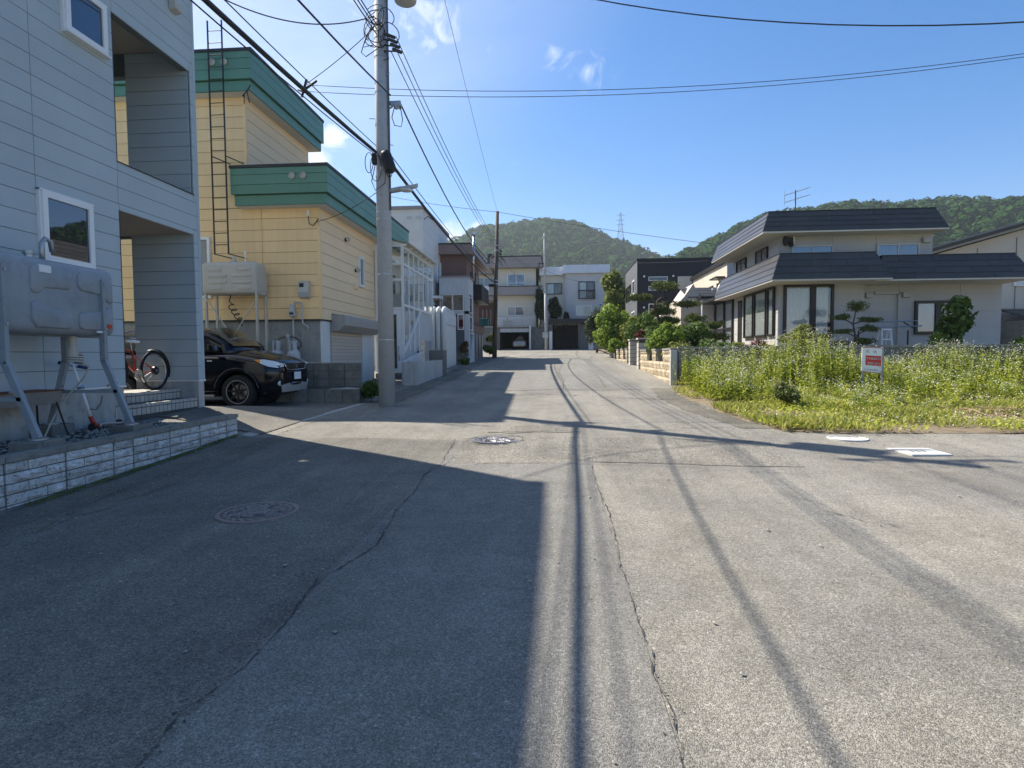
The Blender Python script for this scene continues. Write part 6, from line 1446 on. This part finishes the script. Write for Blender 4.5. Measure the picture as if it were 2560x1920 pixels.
# ------------------------------------------------------------------ walls right of the street
def lot_wall():
    t = thing('concrete_block_wall', 'long grey block wall with pierced pattern blocks behind the weeds', 'block wall', (8, 17.6, .5))
    MB().box(3.6, 20, 17.56, 17.64, .2, 1.5).build('core', 'mortar', t)
    P = bpy.data.meshes.new('pierced_block'); m = MB(); w, h = .194, .093
    m.box(-w, w, -.05, .05, -h, -h+.025).box(-w, w, -.05, .05, h-.025, h).box(-w, -w+.03, -.05, .05, -h+.025, h-.025).box(w-.03, w, -.05, .05, -h+.025, h-.025)
    m.bar((-w+.02, 0, -h+.02), (0, 0, h-.02), .10, .022, (0, 0, 1)).bar((0, 0, h-.02), (w-.02, 0, -h+.02), .10, .022, (0, 0, 1)).bar((-w+.02, 0, h-.02), (0, 0, -h+.02), .10, .022).bar((0, 0, -h+.02), (w-.02, 0, h-.02), .10, .022)
    P.from_pydata(m.v, [], m.f); P.materials.append(MATS['concrete_dark'])
    for r in range(6):
        z = 1.545-.195*(r+1)
        for i in range(41):
            x = 3.62+i*.398
            if r == 0 and i % 4 == 1:
                place(P, 'pierced_block', t, (x+.195, 17.575, z+.095)); panel('block_hole_shade', 'garage_dark', t, x+.02, x+.37, 17.6, 17.612, z+.01, z+.18)  # dark sheet behind the openings, their shade put into its colour
            else: panel('block', 'concrete_dark', t, x+.004, x+.392, 17.53, 17.66, z+.004, z+.189)
    for i in range(10): panel('cap_block', 'cap_block', t, 3.6+i*1.6, 3.6+i*1.6+1.59, 17.50, 17.69, 1.55, 1.60)
    o = MB().box(3.39, 3.585, 17.5, 17.7, .3, 1.5).build('concrete_post', 'concrete_pale', bevel=.01); tag(o, 'square pale concrete post at the corner of the block wall', 'post')
lot_wall()
def stone_walls():
    var = [rough_block('stone', 'rubble_stone', .1, 1, 1, .05, seed=20+i) for i in range(6)]
    def wall(label, y0, y1, zt, gaps):
        t = thing('stone_wall', label, 'stone wall', (3.55, (y0+y1)/2, .5))
        MB().box(3.5, 3.68, y0, y1, .2, zt-.5).build('core', 'mortar', t)
        r = random.Random(int(y0*10)); z = gz(3.5, y0)-.05
        while z < zt-.02:
            h = min(.24, zt-z); y = y0
            while y < y1-.05:
                w = min(r.uniform(.26, .44), y1-y)
                if z < zt-.55 or not any(a < y+w/2 < b for a, b in gaps):
                    if z+h > gz(3.5, y)-.05: place(random.choice(var), 'stone', t, (3.5, y+w/2, z+h/2), math.pi, (1.0, w-.012, h-.012))
                y += w
            z += h
        segs = [y0]+[e for g in gaps for e in g]+[y1]
        for a, b in zip(segs[::2], segs[1::2]): MB().box(3.42, 3.72, a-.03, b+.03, zt, zt+.07).box(3.5, 3.68, a, b, zt-.5, zt).build('coping', 'cap_block', t)
    wall('tan rubble stone wall with square gaps next to the concrete post', 17.75, 24.1, 1.5, ((19.1, 20.4), (21.2, 22.5)))
    wall('short tan stone wall beyond the gate pillars', 28.6, 33.6, 1.6, ((29.3, 30.4), (31.4, 32.5)))
    for (y, zt, lab) in ((24.8, 2.0, 'nearer pale stone gate pillar on the right of the street'), (27.6, 2.02, 'farther pale stone gate pillar on the right of the street')):
        t = thing('gate_pillar', lab, 'gate pillar', (3.6, y, .6), 'stone gate pillars'); z = gz(3.5, y)-.05
        MB().box(3.45, 3.95, y-.24, y+.24, z, zt).build('core', 'mortar', t)
        n = int((zt-z)/.19)
        for i in range(n):
            panel('stone', 'gate_stone', t, 3.43, 3.97, y-.26, y+.26, z+i*.19+.008, z+(i+1)*.19-.008)
        MB().box(3.40, 4.0, y-.29, y+.29, zt, zt+.06).build('cap', 'gate_stone', t)
    t = thing('garden_fence', 'low dark fence with pale posts where the lime bush overhangs', 'fence', (3.5, 36, 1.2))
    for y in (34.6, 36.2, 37.8): MB().box(3.42, 3.56, y-.07, y+.07, 1.0, 1.75).build('post', 'gate_stone', t)
    for a, b in ((34.7, 36.1), (36.3, 37.7)): MB().box(3.47, 3.51, a, b, 1.1, 1.68).build('panel', 'dark_frame', t)
stone_walls()
def garden_bits():
    t = thing('drying_rack', 'laundry pole stand with two horizontal poles before the grey house at right', 'drying rack', (11, 20, 1.0))
    MB().cyl((10.0, 20.1, 2.39), (11.85, 20.1, 2.42), .02, n=8).build('pole', 'steel', t); MB().cyl((9.75, 19.7, 2.2), (11.75, 19.7, 2.23), .02, n=8).build('pole', 'steel', t)
    for x in (11.45,): MB().tube([(x, 19.9, .6), (x, 19.9, 2.1)], .025, 6).bar((x, 19.65, 2.18), (x, 20.15, 2.38), .03).build('stand', 'black_metal', t)
    MB().tube([(9.9, 19.9, .6), (9.9, 19.9, 2.1)], .025, 6).build('stand', 'black_metal', t)
    t = thing('step_ladder', 'pale blue aluminium stepladder behind the block wall', 'stepladder', (10.55, 19.5, .8))
    for s in (-1, 1): MB().bar((10.55+s*.13, 19.5, 2.12), (10.58+s*.2, 19.35, .8), .04).build('rail', 'bluewhite_fascia', t); MB().bar((10.52+s*.12, 19.55, 2.12), (10.4+s*.19, 19.85, .8), .04).build('back_leg', 'bluewhite_fascia', t)
    for z in (2.12, 1.8, 1.5): MB().box(10.4-.02*(2.12-z), 10.7+.03*(2.12-z), 19.46-.1*(2.12-z), 19.56-.1*(2.12-z), z-.02, z+.02).build('tread', 'bluewhite_fascia', t)
garden_bits()
def text_mesh(s, size, m, parent, loc):
    cu = bpy.data.curves.new('t', 'FONT'); cu.body = s; cu.size = size; cu.align_x = 'CENTER'; cu.extrude = .001
    o = bpy.data.objects.new('t', cu); COL.objects.link(o); dg = bpy.context.evaluated_depsgraph_get()
    me = bpy.data.meshes.new_from_object(o.evaluated_get(dg)); bpy.data.objects.remove(o, do_unlink=True)
    me.materials.clear(); me.materials.append(MATS[m]); me.transform(Matrix.Rotation(math.pi/2, 4, 'X'))
    ob = bpy.data.objects.new('lettering', me); COL.objects.link(ob); ob.location = loc; return par(ob, parent)
def sign():
    y = 14.75; t = thing('sale_sign', 'white and red land sale sign on two grey posts in the weeds', 'sign', (7.65, y, .35))
    for x in (7.47, 7.92): MB().bar((x, y+.02, .2), (x, y+.02, 1.52 if x > 7.6 else 1.2), .045).build('post', 'sign_gray', t)
    bd = MB().hexa([(7.41, y-.03, .93), (7.88, y-.03, .87), (7.88, y-.015, .87), (7.41, y-.015, .93), (7.42, y-.03, 1.53), (7.885, y-.03, 1.505), (7.885, y-.015, 1.505), (7.42, y-.015, 1.53)]).build('board', 'sign_white', t)
    MB().prism([(7.5, 1.09), (7.865, 1.055), (7.87, 1.30), (7.505, 1.325)], 'y', y-.0325, y-.0302).build('red_panel', 'sign_red', bd)
    MB().prism([(7.415, 1.51), (7.883, 1.485), (7.883, 1.50), (7.415, 1.527)], 'y', y-.032, y-.0302).prism([(7.415, .935), (7.878, .875), (7.878, .89), (7.415, .95)], 'y', y-.032, y-.0302).build('border_line', 'sign_red', bd)
    text_mesh('売', .095, 'sign_gray', bd, (7.545, y-.032, 1.385)); text_mesh('地', .085, 'sign_gray', bd, (7.72, y-.032, 1.37))
    r = random.Random(3)
    for (z, x0, x1, h, m, yy) in ((1.225, 7.53, 7.85, .055, 'sign_white', y-.0335), (1.105, 7.55, 7.83, .055, 'sign_white', y-.0335), (.965, 7.48, 7.80, .035, 'sign_gray', y-.0315)):
        mb = MB(); x = x0
        while x < x1:
            dz = -(x-x0)*.07; w = h*.8
            for k in range(4):
                if r.random() < .5: zz = z+dz+r.random()*h*.85; mb.box(x, x+w*.8, yy-.001, yy, zz, zz+h*.16)
                else: xx = x+r.random()*w*.7; mb.box(xx, xx+h*.14, yy-.001, yy, z+dz, z+dz+h)
            x += w*1.15
        mb.build('lettering', m, bd)
sign()
# ------------------------------------------------------------------ trees and shrubs
def G(x, y): return (x, y, gz(x, y)+.08)
plant('broadleaf_tree', 'tall yellow green tree beside the navy house', 'tree', G(5.2, 51), lumps((5.3, 51, 6.0), (1.45, 1.4, 2.7), 26, .85, .36), 6480, 0.369, 'leaf_yellowgreen', tr=.16, limbs=8)
plant('conifer', 'dark rounded yew standing before the grey white far house', 'shrub', G(3.1, 44.5), lumps((3.1, 44.5, 3.6), (.95, .9, 1.75), 16, .65, .45), 5040, 0.213, 'leaf_dark', asp=.25, tr=.1)
plant('garden_shrub', 'large bright lime leaved bush overhanging the far right kerb', 'shrub', G(3.7, 36.2), lumps((3.6, 36.2, 2.9), (1.25, 1.2, 1.55), 20, .7, .42), 5760, 0.227, 'leaf_lime', tr=.07)
plant('garden_shrub', 'yellow green bush just right of the large lime bush', 'shrub', G(4.6, 34), lumps((4.6, 34, 2.6), (.85, .85, 1.2), 14, .7, .42), 3600, 0.17, 'leaf_yellowgreen', tr=.06)
plant('garden_shrub', 'small leafy bush over the low fence by the far stone wall', 'shrub', G(3.4, 33.9), lumps((3.35, 33.9, 1.9), (.5, .5, .45), 9, .6, .5), 1728, 0.142, 'leaf_lime', tr=.04)
plant('conifer', 'tall dark conifer between the two far garages', 'tree', (-1.55, 55.4, 3.9), lumps((-1.45, 55.3, 6.0), (.6, .6, 1.9), 14, .7, .4), 3960, 0.284, 'leaf_dark', asp=.25, tr=.1)
plant('conifer', 'ragged dark conifer right of the pale steel pole', 'tree', (-.15, 55.6, 3.9), lumps((-.15, 55.6, 5.4), (.6, .6, 1.6), 12, .75, .4), 2880, 0.284, 'leaf_dark', asp=.25, tr=.1)
plant('climber', 'dark creeper at the foot of the grey white house wall', 'climber', (1.0, 56.6, 4.1), lumps((.95, 56.8, 4.9), (.35, .15, .8), 6, .6, .5), 864, 0.227, 'leaf_dark', tr=.03)
plant('garden_shrub', 'leafy broad shrub rising behind the stone wall with gaps', 'shrub', G(4.2, 22.2), lumps((4.15, 22.2, 1.95), (.62, .6, .72), 14, .7, .45), 3312, 0.142, 'leaf_lime', tr=.05)
plant('garden_shrub', 'dark green garden shrub between the leafy shrub and the entrance', 'shrub', G(5.2, 22.6), lumps((5.1, 22.6, 1.85), (.72, .6, .85), 14, .75, .42), 3312, 0.121, 'leaf_green', tr=.05)
plant('garden_shrub', 'mixed low shrubs in front of the house entrance screen', 'shrub', G(6.3, 21.2), lumps((6.2, 21.2, 1.45), (.65, .5, .4), 10, .7, .45), 1872, 0.106, 'leaf_yellowgreen', tr=.04)
plant('garden_shrub', 'round yellowish shrub behind the middle of the stone wall', 'shrub', G(4.3, 20.2), lumps((4.25, 20.2, 1.5), (.5, .55, .42), 12, .8, .42), 1900, .11, 'leaf_yellowgreen', tr=.04)
plant('garden_shrub', 'dense dark hedge shrub beside the house entrance path', 'shrub', G(5.6, 20.6), lumps((5.55, 20.6, 1.5), (.75, .5, .5), 14, .85, .42), 2600, .11, 'leaf_green', tr=.05)
plant('garden_shrub', 'leafy bush filling the gap behind the nearer gate pillar', 'shrub', G(4.5, 25.6), lumps((4.45, 25.6, 2.0), (.75, .7, .75), 14, .85, .42), 2600, .13, 'leaf_green', tr=.05)
plant('garden_shrub', 'tall loose shrub between the lime bush and the garden pine', 'shrub', G(4.9, 31), lumps((4.9, 31, 2.6), (.9, .8, 1.1), 16, .9, .38), 2800, .15, 'leaf_green', tr=.05)
plant('garden_shrub', 'thin shrub behind the gate pillars below the pine', 'shrub', G(4.2, 29), lumps((4.2, 29, 2.5), (.7, .7, .95), 12, .75, .4), 2448, 0.142, 'leaf_green', tr=.05)
plant('maple_shrub', 'small dark red maple above the farther gate pillar', 'shrub', G(4.1, 27.0), lumps((3.85, 26.6, 2.25), (.34, .34, .24), 7, .6, .5), 1224, 0.106, 'leaf_red', tr=.03)
plant('maple_shrub', 'dark red maple mound in front of the grey house corner window', 'shrub', G(6.6, 19.6), lumps((6.6, 19.6, 1.55), (.48, .45, .26), 9, .7, .45), 1872, 0.0852, 'leaf_red', tr=.03)
plant('rose_bush', 'loose rose bush in front of the big curtained window', 'shrub', G(8.0, 19.4), lumps((8.0, 19.4, 1.85), (.62, .4, .5), 11, .9, .32), 1368, 0.106, 'leaf_yellowgreen', tr=.03, limbs=10)
plant('magnolia_sapling', 'dark green large leaved sapling before the small window', 'tree', G(12.35, 19.2), [(12.45, 19.2, 2.45, .38, .34, .55), (12.55, 19.2, 2.85, .28, .26, .28), (12.25, 19.2, 2.15, .3, .3, .3), (12.65, 19.2, 2.35, .25, .25, .35), (12.45, 19.2, 1.85, .2, .2, .25)], 648, 0.213, 'leaf_green', tr=.035, up=.1, jit=.8)
plant('garden_shrub', 'light green bush at the foot of the large leaved sapling', 'shrub', G(11.8, 19.0), lumps((11.75, 19.0, 1.75), (.34, .3, .34), 8, .7, .45), 1152, 0.0852, 'leaf_lime', tr=.03)
plant('garden_shrub', 'low leafy bush at the right end of the block wall', 'shrub', G(14.2, 18.6), lumps((14.1, 18.6, 1.5), (.7, .4, .3), 8, .8, .4), 1152, 0.0994, 'leaf_lime', tr=.03)
plant('weed_clump', 'tall dark green weeds at the foot of the concrete pole', 'weeds', (-4.4, 13.55, gz(-4.4, 13.5)), lumps((-4.4, 13.55, .62), (.24, .28, .3), 8, .7, .45), 648, 0.156, 'leaf_green', asp=.3, tr=.012, limbs=4)
plant('weed_clump', 'green weeds at the foot of the wooden pole', 'weeds', (-4.2, 36.4, gz(-4.2, 36.4)), lumps((-4.2, 36.4, 1.75), (.35, .5, .35), 7, .7, .45), 864, 0.17, 'leaf_green', tr=.015, limbs=4)
plant('weed_clump', 'small weeds by the white roller shutter shed', 'weeds', (-4.5, 28.4, gz(-4.5, 28.4)), lumps((-4.5, 28.4, 1.12), (.25, .6, .2), 7, .8, .45), 648, 0.128, 'leaf_green', tr=.012, limbs=3)
plant('weed_clump', 'yellow flowering weeds beside the brown house retaining wall', 'weeds', (-4.3, 38.6, 2.1), lumps((-4.35, 38.6, 2.5), (.3, .5, .35), 7, .7, .45), 792, 0.17, 'leaf_yellowgreen', tr=.015, limbs=3)
plant('potted_plant', 'dark plant on the entrance stairs of the brown house', 'plant', (-4.7, 29.9, 1.3), lumps((-4.72, 29.9, 1.75), (.2, .25, .35), 6, .8, .4), 432, 0.142, 'leaf_bronze', tr=.02, limbs=4)
def niwaki(label, base, trunk, pads, n, leaf, tr):
    n = int(n*.8); leaf *= 1.25
    t = thing('garden_pine', label, 'tree', base)
    mb = MB(); k = len(trunk); mb.tube(trunk, [tr*(1-.6*i/(k-1)) for i in range(k)], 8)
    for p in pads:
        q = min(trunk, key=lambda v: (Vector(v)-Vector(p[:3])).length+.6*abs(v[2]-p[2]+.15)); mb.tube([q, Vector(q).lerp(Vector(p[:3]), .5)+Vector((0, 0, .02)), (p[0], p[1], p[2]-p[5]*.4)], [tr*.5, tr*.38, tr*.2], 6)
    mb.build('trunk', 'bark', t, smooth=True)
    for p in pads:
        cl = [(p[0]+p[3]*.6*RNG.normal()*.7, p[1]+p[4]*.5*RNG.normal()*.6, p[2]+abs(RNG.normal())*p[5]*.3, p[3]*.5, p[4]*.5, p[5]*.75) for _ in range(8)]
        P, Nn = cloud(cl, n, .3, 0, .6); Nn[:, 2] *= .4
        leaf_mesh('foliage_pad', P, Nn, leaf*(.7+.6*RNG.random(n)), 'leaf_pine', t, .22)
niwaki('tall cloud pruned garden pine in front of the navy house', G(4.9, 27), [(4.95, 27, .9), (4.85, 27, 1.6), (5.0, 27, 2.2), (4.75, 27, 2.8), (4.45, 27, 3.5), (4.55, 27, 3.75), (4.9, 27, 4.0)],
       [(4.95, 27, 4.4, .62, .5, .26), (3.8, 27, 3.92, .5, .4, .16), (5.6, 27, 3.62, .72, .5, .16), (4.9, 27, 3.3, .45, .4, .2), (5.1, 26.8, 2.85, .45, .4, .2), (4.3, 27.2, 2.3, .5, .4, .2)], 1300, .13, .1)
niwaki('smaller cloud pruned pine left of the house entrance', G(5.7, 23.2), [(5.75, 23.2, .8), (5.7, 23.2, 1.5), (5.6, 23.2, 2.2), (5.5, 23.2, 2.6)],
       [(5.5, 23.2, 2.72, .42, .4, .2), (6.1, 23.1, 2.0, .42, .35, .18), (5.0, 23.3, 2.35, .4, .35, .16), (6.15, 23.2, 2.45, .3, .3, .14), (5.4, 23, 1.9, .35, .3, .15)], 1100, .11, .06)
niwaki('slender tiered pine in front of the grey house wall', G(9.5, 19.4), [(9.52, 19.4, .7), (9.5, 19.4, 1.4), (9.56, 19.4, 1.9), (9.48, 19.4, 2.3), (9.55, 19.4, 2.7)],
       [(9.55, 19.4, 2.82, .42, .35, .2), (9.08, 19.4, 2.5, .26, .25, .09), (9.95, 19.4, 2.42, .28, .25, .09), (9.15, 19.4, 2.05, .3, .25, .08), (9.9, 19.4, 2.12, .25, .25, .1), (9.2, 19.35, 1.66, .4, .3, .09), (9.85, 19.35, 1.72, .35, .3, .12)], 700, .08, .045)

# ------------------------------------------------------------------ weeds and grass on the vacant lot
def weeds():
    V = []; Mi = []
    def quad(c, t, b, s, w, mi):
        V.append(np.stack([c-t*s*.5, c+b*w*.5, c+t*s*.5, c-b*w*.5])); Mi.append(mi)
    cand = []
    while len(cand) < 3500:
        x = RNG.uniform(3.5, 14.2); y = 17.3-5.6*RNG.random()**1.7
        if x < 4.6: y = 17.2-4.2*RNG.random()
        d = .5+.5*math.sin(x*1.9+.6*math.sin(y*2))*math.sin(y*1.3+x*.4)
        if RNG.random() > .25+.75*d: continue
        if not in_poly(np.array([x]), np.array([y]), LOT)[0]: continue
        cand.append((x, y))
    for x, y in cand:
        z = gz(x, y)+.03; back = min(1, max(0, (y-12.2)/4.2))
        h = (.30+1.05*back)*RNG.uniform(.55, 1.15)*(.8+.28*math.sin(x*1.3+2)*math.sin(x*.47+1))
        if abs(x-7.1) < .75 and 11.5 < y < 14.8: h *= .45
        lean = RNG.normal(size=2)*.09*h; mi = 1 if RNG.random() < .3 else 0
        top = np.array([x+lean[0], y+lean[1], z+h]); bot = np.array([x, y, z])
        a = RNG.random()*6.28; bb = np.array([math.cos(a), math.sin(a), 0]); quad((top+bot)/2, top-bot, bb, 1.0, .012, mi)
        nl = int(11+h*15)
        for k in range(nl):
            f = (k+RNG.random())/nl; p = bot+(top-bot)*(.06+.9*f); a = k*2.4+RNG.normal()*.4
            L = (.155-.085*f)*RNG.uniform(.7, 1.25); t = np.array([math.cos(a), math.sin(a), RNG.uniform(-.35, .55)]); t /= np.linalg.norm(t)
            b = np.cross(t, [0, 0, 1]); b /= np.linalg.norm(b)+1e-6; quad(p+t*L*.5, t, b, L, L*.34, mi)
        if RNG.random() < .75:
            for k in range(int(RNG.integers(3, 9))):
                q = top+np.array([RNG.normal()*.06, RNG.normal()*.06, RNG.normal()*.035-.01]); n = RNG.normal(size=3)*.5+np.array([0, -.3, .9]); n /= np.linalg.norm(n)
                t = np.cross(n, [1, 0, 0]); t /= np.linalg.norm(t); s = RNG.uniform(.016, .027); quad(q, t, np.cross(n, t), s, s, 2)
    o = raw_quads('flowering_weeds', np.concatenate(V), 'weed', None, ['weed', 'weed_dark', 'petal'], Mi)
    tag(o, 'tall yellow green weeds with tiny white flowers filling the vacant lot', 'weeds', kind='stuff')
weeds()
def grass():
    n = 26000; x = RNG.uniform(3.0, 15, n); y = RNG.uniform(9.2, 17.3, n); d = np.sin(x*1.7+np.sin(y*1.4)*1.2)*np.sin(y*1.9+.5*x)
    ok = in_poly(x+RNG.normal(0, .05, n), y+RNG.normal(0, .05, n), LOT) & (RNG.random(n) < .38+.75*d); x, y, d = x[ok], y[ok], d[ok]; n = len(x)
    nb = 4; X = np.repeat(x, nb)+RNG.normal(size=n*nb)*.025; Y = np.repeat(y, nb)+RNG.normal(size=n*nb)*.025
    Z = gz(X, Y)+.03; h = (.05+.13*RNG.random(n*nb))*np.repeat(.75+.5*np.clip(d, 0, 1)+.35*np.clip((y-12)/4, 0, 1), nb); a = RNG.random(n*nb)*6.28
    b = np.stack([np.cos(a), np.sin(a), 0*a], 1)*(.008+.010*RNG.random(n*nb))[:, None]; ln = RNG.normal(size=(n*nb, 2))*.5
    P = np.stack([X, Y, Z], 1); T = P+np.stack([ln[:, 0]*h, ln[:, 1]*h, h], 1); Md = P*.5+T*.5+np.stack([0*h, 0*h, h*.12], 1)
    V = np.stack([P, Md+b, T, Md-b], 1); o = raw_quads('grass', V.reshape(-1, 3), 'grass'); tag(o, 'low patchy grass and clover over the front of the vacant lot', 'grass', kind='stuff')
    # clover: broad low leaves and small white heads
    n = 24000; x = RNG.uniform(3.1, 14, n); y = 9.25+5*RNG.random(n)**1.3; ok = in_poly(x, y, LOT) & (RNG.random(n) < .30+.7*np.sin(x*2.3)*np.sin(y*1.1+x)); x, y = x[ok], y[ok]; n = len(x)
    P = np.stack([x, y, gz(x, y)+.05+.07*RNG.random(n)], 1); Nn = np.array([0, 0, 1.])+RNG.normal(size=(n, 3))*.45
    o = leaf_mesh('clover', P, Nn, .035+.04*RNG.random(n), 'weed', asp=.8); tag(o, 'low clover leaves near the edge of the vacant lot', 'clover', kind='stuff')
    n = 420; x = RNG.normal(6.2, 1.5, n); y = RNG.normal(10.2, .4, n); ok = in_poly(x, y, LOT); x, y = x[ok], y[ok]; n = len(x)
    P = np.stack([x, y, gz(x, y)+.1+.08*RNG.random(n)], 1)
    o = leaf_mesh('clover_flowers', P, np.array([0, -.3, 1.])+RNG.normal(size=(n, 3))*.5, .018+.012*RNG.random(n), 'petal', asp=1.); tag(o, 'sprinkle of tiny white clover heads along the lot edge', 'flowers', kind='stuff')
grass()
plant('dark_bush', 'small dark reddish green bush in the middle of the weedy lot', 'shrub', (4.75, 12.2, gz(4.75, 12.2)), lumps((4.75, 12.2, .58), (.30, .28, .24), 9, .7, .45), 1300, .07, 'leaf_mix', tr=.02)
plant('leafy_weed', 'broad leaved green weeds beside the square concrete post', 'weeds', (3.95, 16.7, .45), lumps((3.95, 16.6, .95), (.36, .4, .42), 9, .75, .45), 1080, 0.17, 'weed_dark', tr=.015, limbs=6)
def cuttings():
    n = 420; x = RNG.normal(8.15, .55, n); y = RNG.normal(11.3, .42, n); z = gz(x, y)+.05+.14*np.exp(-((x-8.15)/.6)**2-((y-11.3)/.4)**2)*RNG.random(n)
    mb = MB()
    for i in range(n):
        a = RNG.random()*6.28; l = RNG.uniform(.08, .3); d = Vector((math.cos(a)*l, math.sin(a)*l, RNG.normal()*.04)); p = Vector((x[i], y[i], z[i])); mb.bar(p-d*.5, p+d*.5, .008, .008)
    o = mb.build('dry_cuttings', 'wood_dry', fix=False); tag(o, 'heap of dry brown plant cuttings at the right side of the lot', 'cuttings', kind='stuff')
cuttings()
def edge_weeds():
    V = []
    n = 700; s = RNG.random(n); y = 5+s*3.6; x = -4.95+RNG.random(n)*.05
    P = np.stack([x, y, gz(x, y)+.02+.02*RNG.random(n)], 1)
    o = leaf_mesh('moss', P, np.array([.4, 0, 1.])+RNG.normal(size=(n, 3))*.4, .02+.02*RNG.random(n), 'weed_dark'); tag(o, 'thin moss along the foot of the split face block wall', 'moss', kind='stuff')
edge_weeds()

# ------------------------------------------------------------------ hills
H1 = [(-700, 40), (-420, 70), (-300, 95), (-220, 120), (-135, 147), (-117, 151), (-93, 165), (-72, 169), (-41, 173), (-10, 175), (6, 173), (26, 169), (42, 161), (67, 149), (87, 140), (108, 130), (138, 118), (180, 100), (300, 70), (700, 40)]
H2 = [(-60, 12), (20, 40), (72, 64), (84, 69), (100, 76), (114, 83), (131, 90), (145, 94), (183, 101), (199, 102), (226, 101), (250, 102), (261, 103), (274, 102), (290, 98), (306, 96), (321, 90), (360, 80), (450, 60), (700, 30)]
def hill(name, prof, yr, yf, yb, label, m, crown, spacing, y_hi, xr, low):
    px, pz = zip(*prof)
    def hz(x, y):
        t = np.where(y < yr, (y-yf)/(yr-yf), (yb-y)/(yb-yr)); s = np.clip(t, 0, 1)
        s = s**.9*(1-.0)+0*s
        p = np.interp(x, px, pz)
        rough = 7*np.sin(x*.045+y*.02)*np.sin(y*.03+x*.013)+4*np.sin(x*.11+1)*np.sin(y*.07)+5*np.sin(x*.02-y*.05)
        return 3+(p-3-low)*sst(s)**.75+rough*s*(1-s)*1.6-crown*.55*np.minimum(1, s*4)
    xs = np.linspace(px[0], px[-1], 90); ys = np.linspace(yf, yb, 50); X, Y = np.meshgrid(xs, ys); Z = hz(X, Y); nx = len(xs)
    me = bpy.data.meshes.new(name); me.from_pydata(np.stack([X.ravel(), Y.ravel(), Z.ravel()], 1).tolist(), [], [(j*nx+i, j*nx+i+1, (j+1)*nx+i+1, (j+1)*nx+i) for j in range(len(ys)-1) for i in range(nx-1)])
    me.materials.append(MATS['hill_leaf']); me.shade_smooth(); o = bpy.data.objects.new(name, me); COL.objects.link(o); tag(o, kind='structure')
    gx = np.arange(xr[0], xr[1], spacing); gy = np.arange(yf+(yr-yf)*.12, y_hi, spacing*.95); CX, CY = np.meshgrid(gx, gy); CX = CX.ravel()+RNG.uniform(-.48, .48, CX.size)*spacing; CY = CY.ravel()+RNG.uniform(-.48, .48, CY.size)*spacing
    CZ = hz(CX, CY); n = len(CX); R = crown*RNG.uniform(.45, 1.3, n); nl = 84
    d = RNG.normal(size=(n, nl, 3)); d[:, :, 2] = np.abs(d[:, :, 2])*.9-.15; d[:, :, 1] -= .12; d /= np.linalg.norm(d, axis=2)[:, :, None]
    k = (.88+.2*RNG.random((n, nl)))[:, :, None]
    lob = 1+.16*np.sin(d[:, :, 0:1]*5+CX[:, None, None])*np.sin(d[:, :, 2:3]*6+CY[:, None, None])
    P = np.stack([CX, CY, CZ+R*.35], 1)[:, None, :]+d*k*lob*(R[:, None]*np.array([1, 1, .95]))[:, None, :]
    Nn = d+RNG.normal(size=d.shape)*.2
    s = np.repeat(R*.46, nl)*RNG.uniform(.7, 1.3, n*nl)
    o = leaf_mesh('hill_forest', P.reshape(-1, 3), Nn.reshape(-1, 3), s, m, asp=.85); tag(o, label, 'forest', kind='stuff')
hill('hill', H1, 770, 330, 1100, 'dense green forest covering the rounded hill at the end of the street', 'hill_leaf', 5.6, 8.4, 800, (-250, 190), 11)
hill('hill', H2, 435, 190, 640, 'dark green forest on the nearer hill behind the houses at right', 'hill_leaf_near', 4.3, 6.4, 460, (40, 350), 2)
def pylon():
    x, y, z0, z1 = 80.5, 738, 136, 177
    t = thing('transmission_tower', 'lattice steel power pylon on the shoulder of the hill', 'pylon', (x, y, z0))
    lv = [0, .2, .38, .54, .68, .8, .9, 1]; wd = lambda f: 4.0*(1-f)**1.15+.55
    P = lambda f, sx, sy: (x+sx*wd(f), y+sy*wd(f), z0+(z1-z0)*f)
    mb = MB()
    for sx in (-1, 1):
        for sy in (-1, 1): mb.tube([P(f, sx, sy) for f in lv], .2, 4)
    mb.build('legs', 'lattice', t)
    mb = MB()
    for a, b in zip(lv[:-1], lv[1:]):
        for s in (-1, 1):
            mb.bar(P(a, -1, s), P(b, 1, s), .18).bar(P(a, 1, s), P(b, -1, s), .18).bar(P(a, s, -1), P(b, s, 1), .18).bar(P(a, s, 1), P(b, s, -1), .18)
    mb.build('bracing', 'lattice', t)
    for f in (.62, .76, .9): MB().bar((x-5.2, y, z0+(z1-z0)*f), (x+5.2, y, z0+(z1-z0)*f), .35).bar((x-5.2, y, z0+(z1-z0)*f), (x, y, z0+(z1-z0)*(f+.045)), .2).bar((x+5.2, y, z0+(z1-z0)*f), (x, y, z0+(z1-z0)*(f+.045)), .2).build('crossarm', 'lattice', t)
pylon()

# ------------------------------------------------------------------ summer haze over the valley
def haze():
    m, N, L, P = newmat('haze'); N.remove(P)
    v = N.new('ShaderNodeVolumePrincipled'); v.inputs['Color'].default_value = (.80, .90, 1, 1); v.inputs['Density'].default_value = .00028
    v.inputs['Anisotropy'].default_value = .3
    L.new(v.outputs[0], N['Material Output'].inputs['Volume'])
    o = MB().box(-1500, 1500, -300, 1250, -3, 185).build('haze', 'haze'); tag(o, 'thin pale summer haze filling the valley air', 'haze', kind='stuff')
haze()
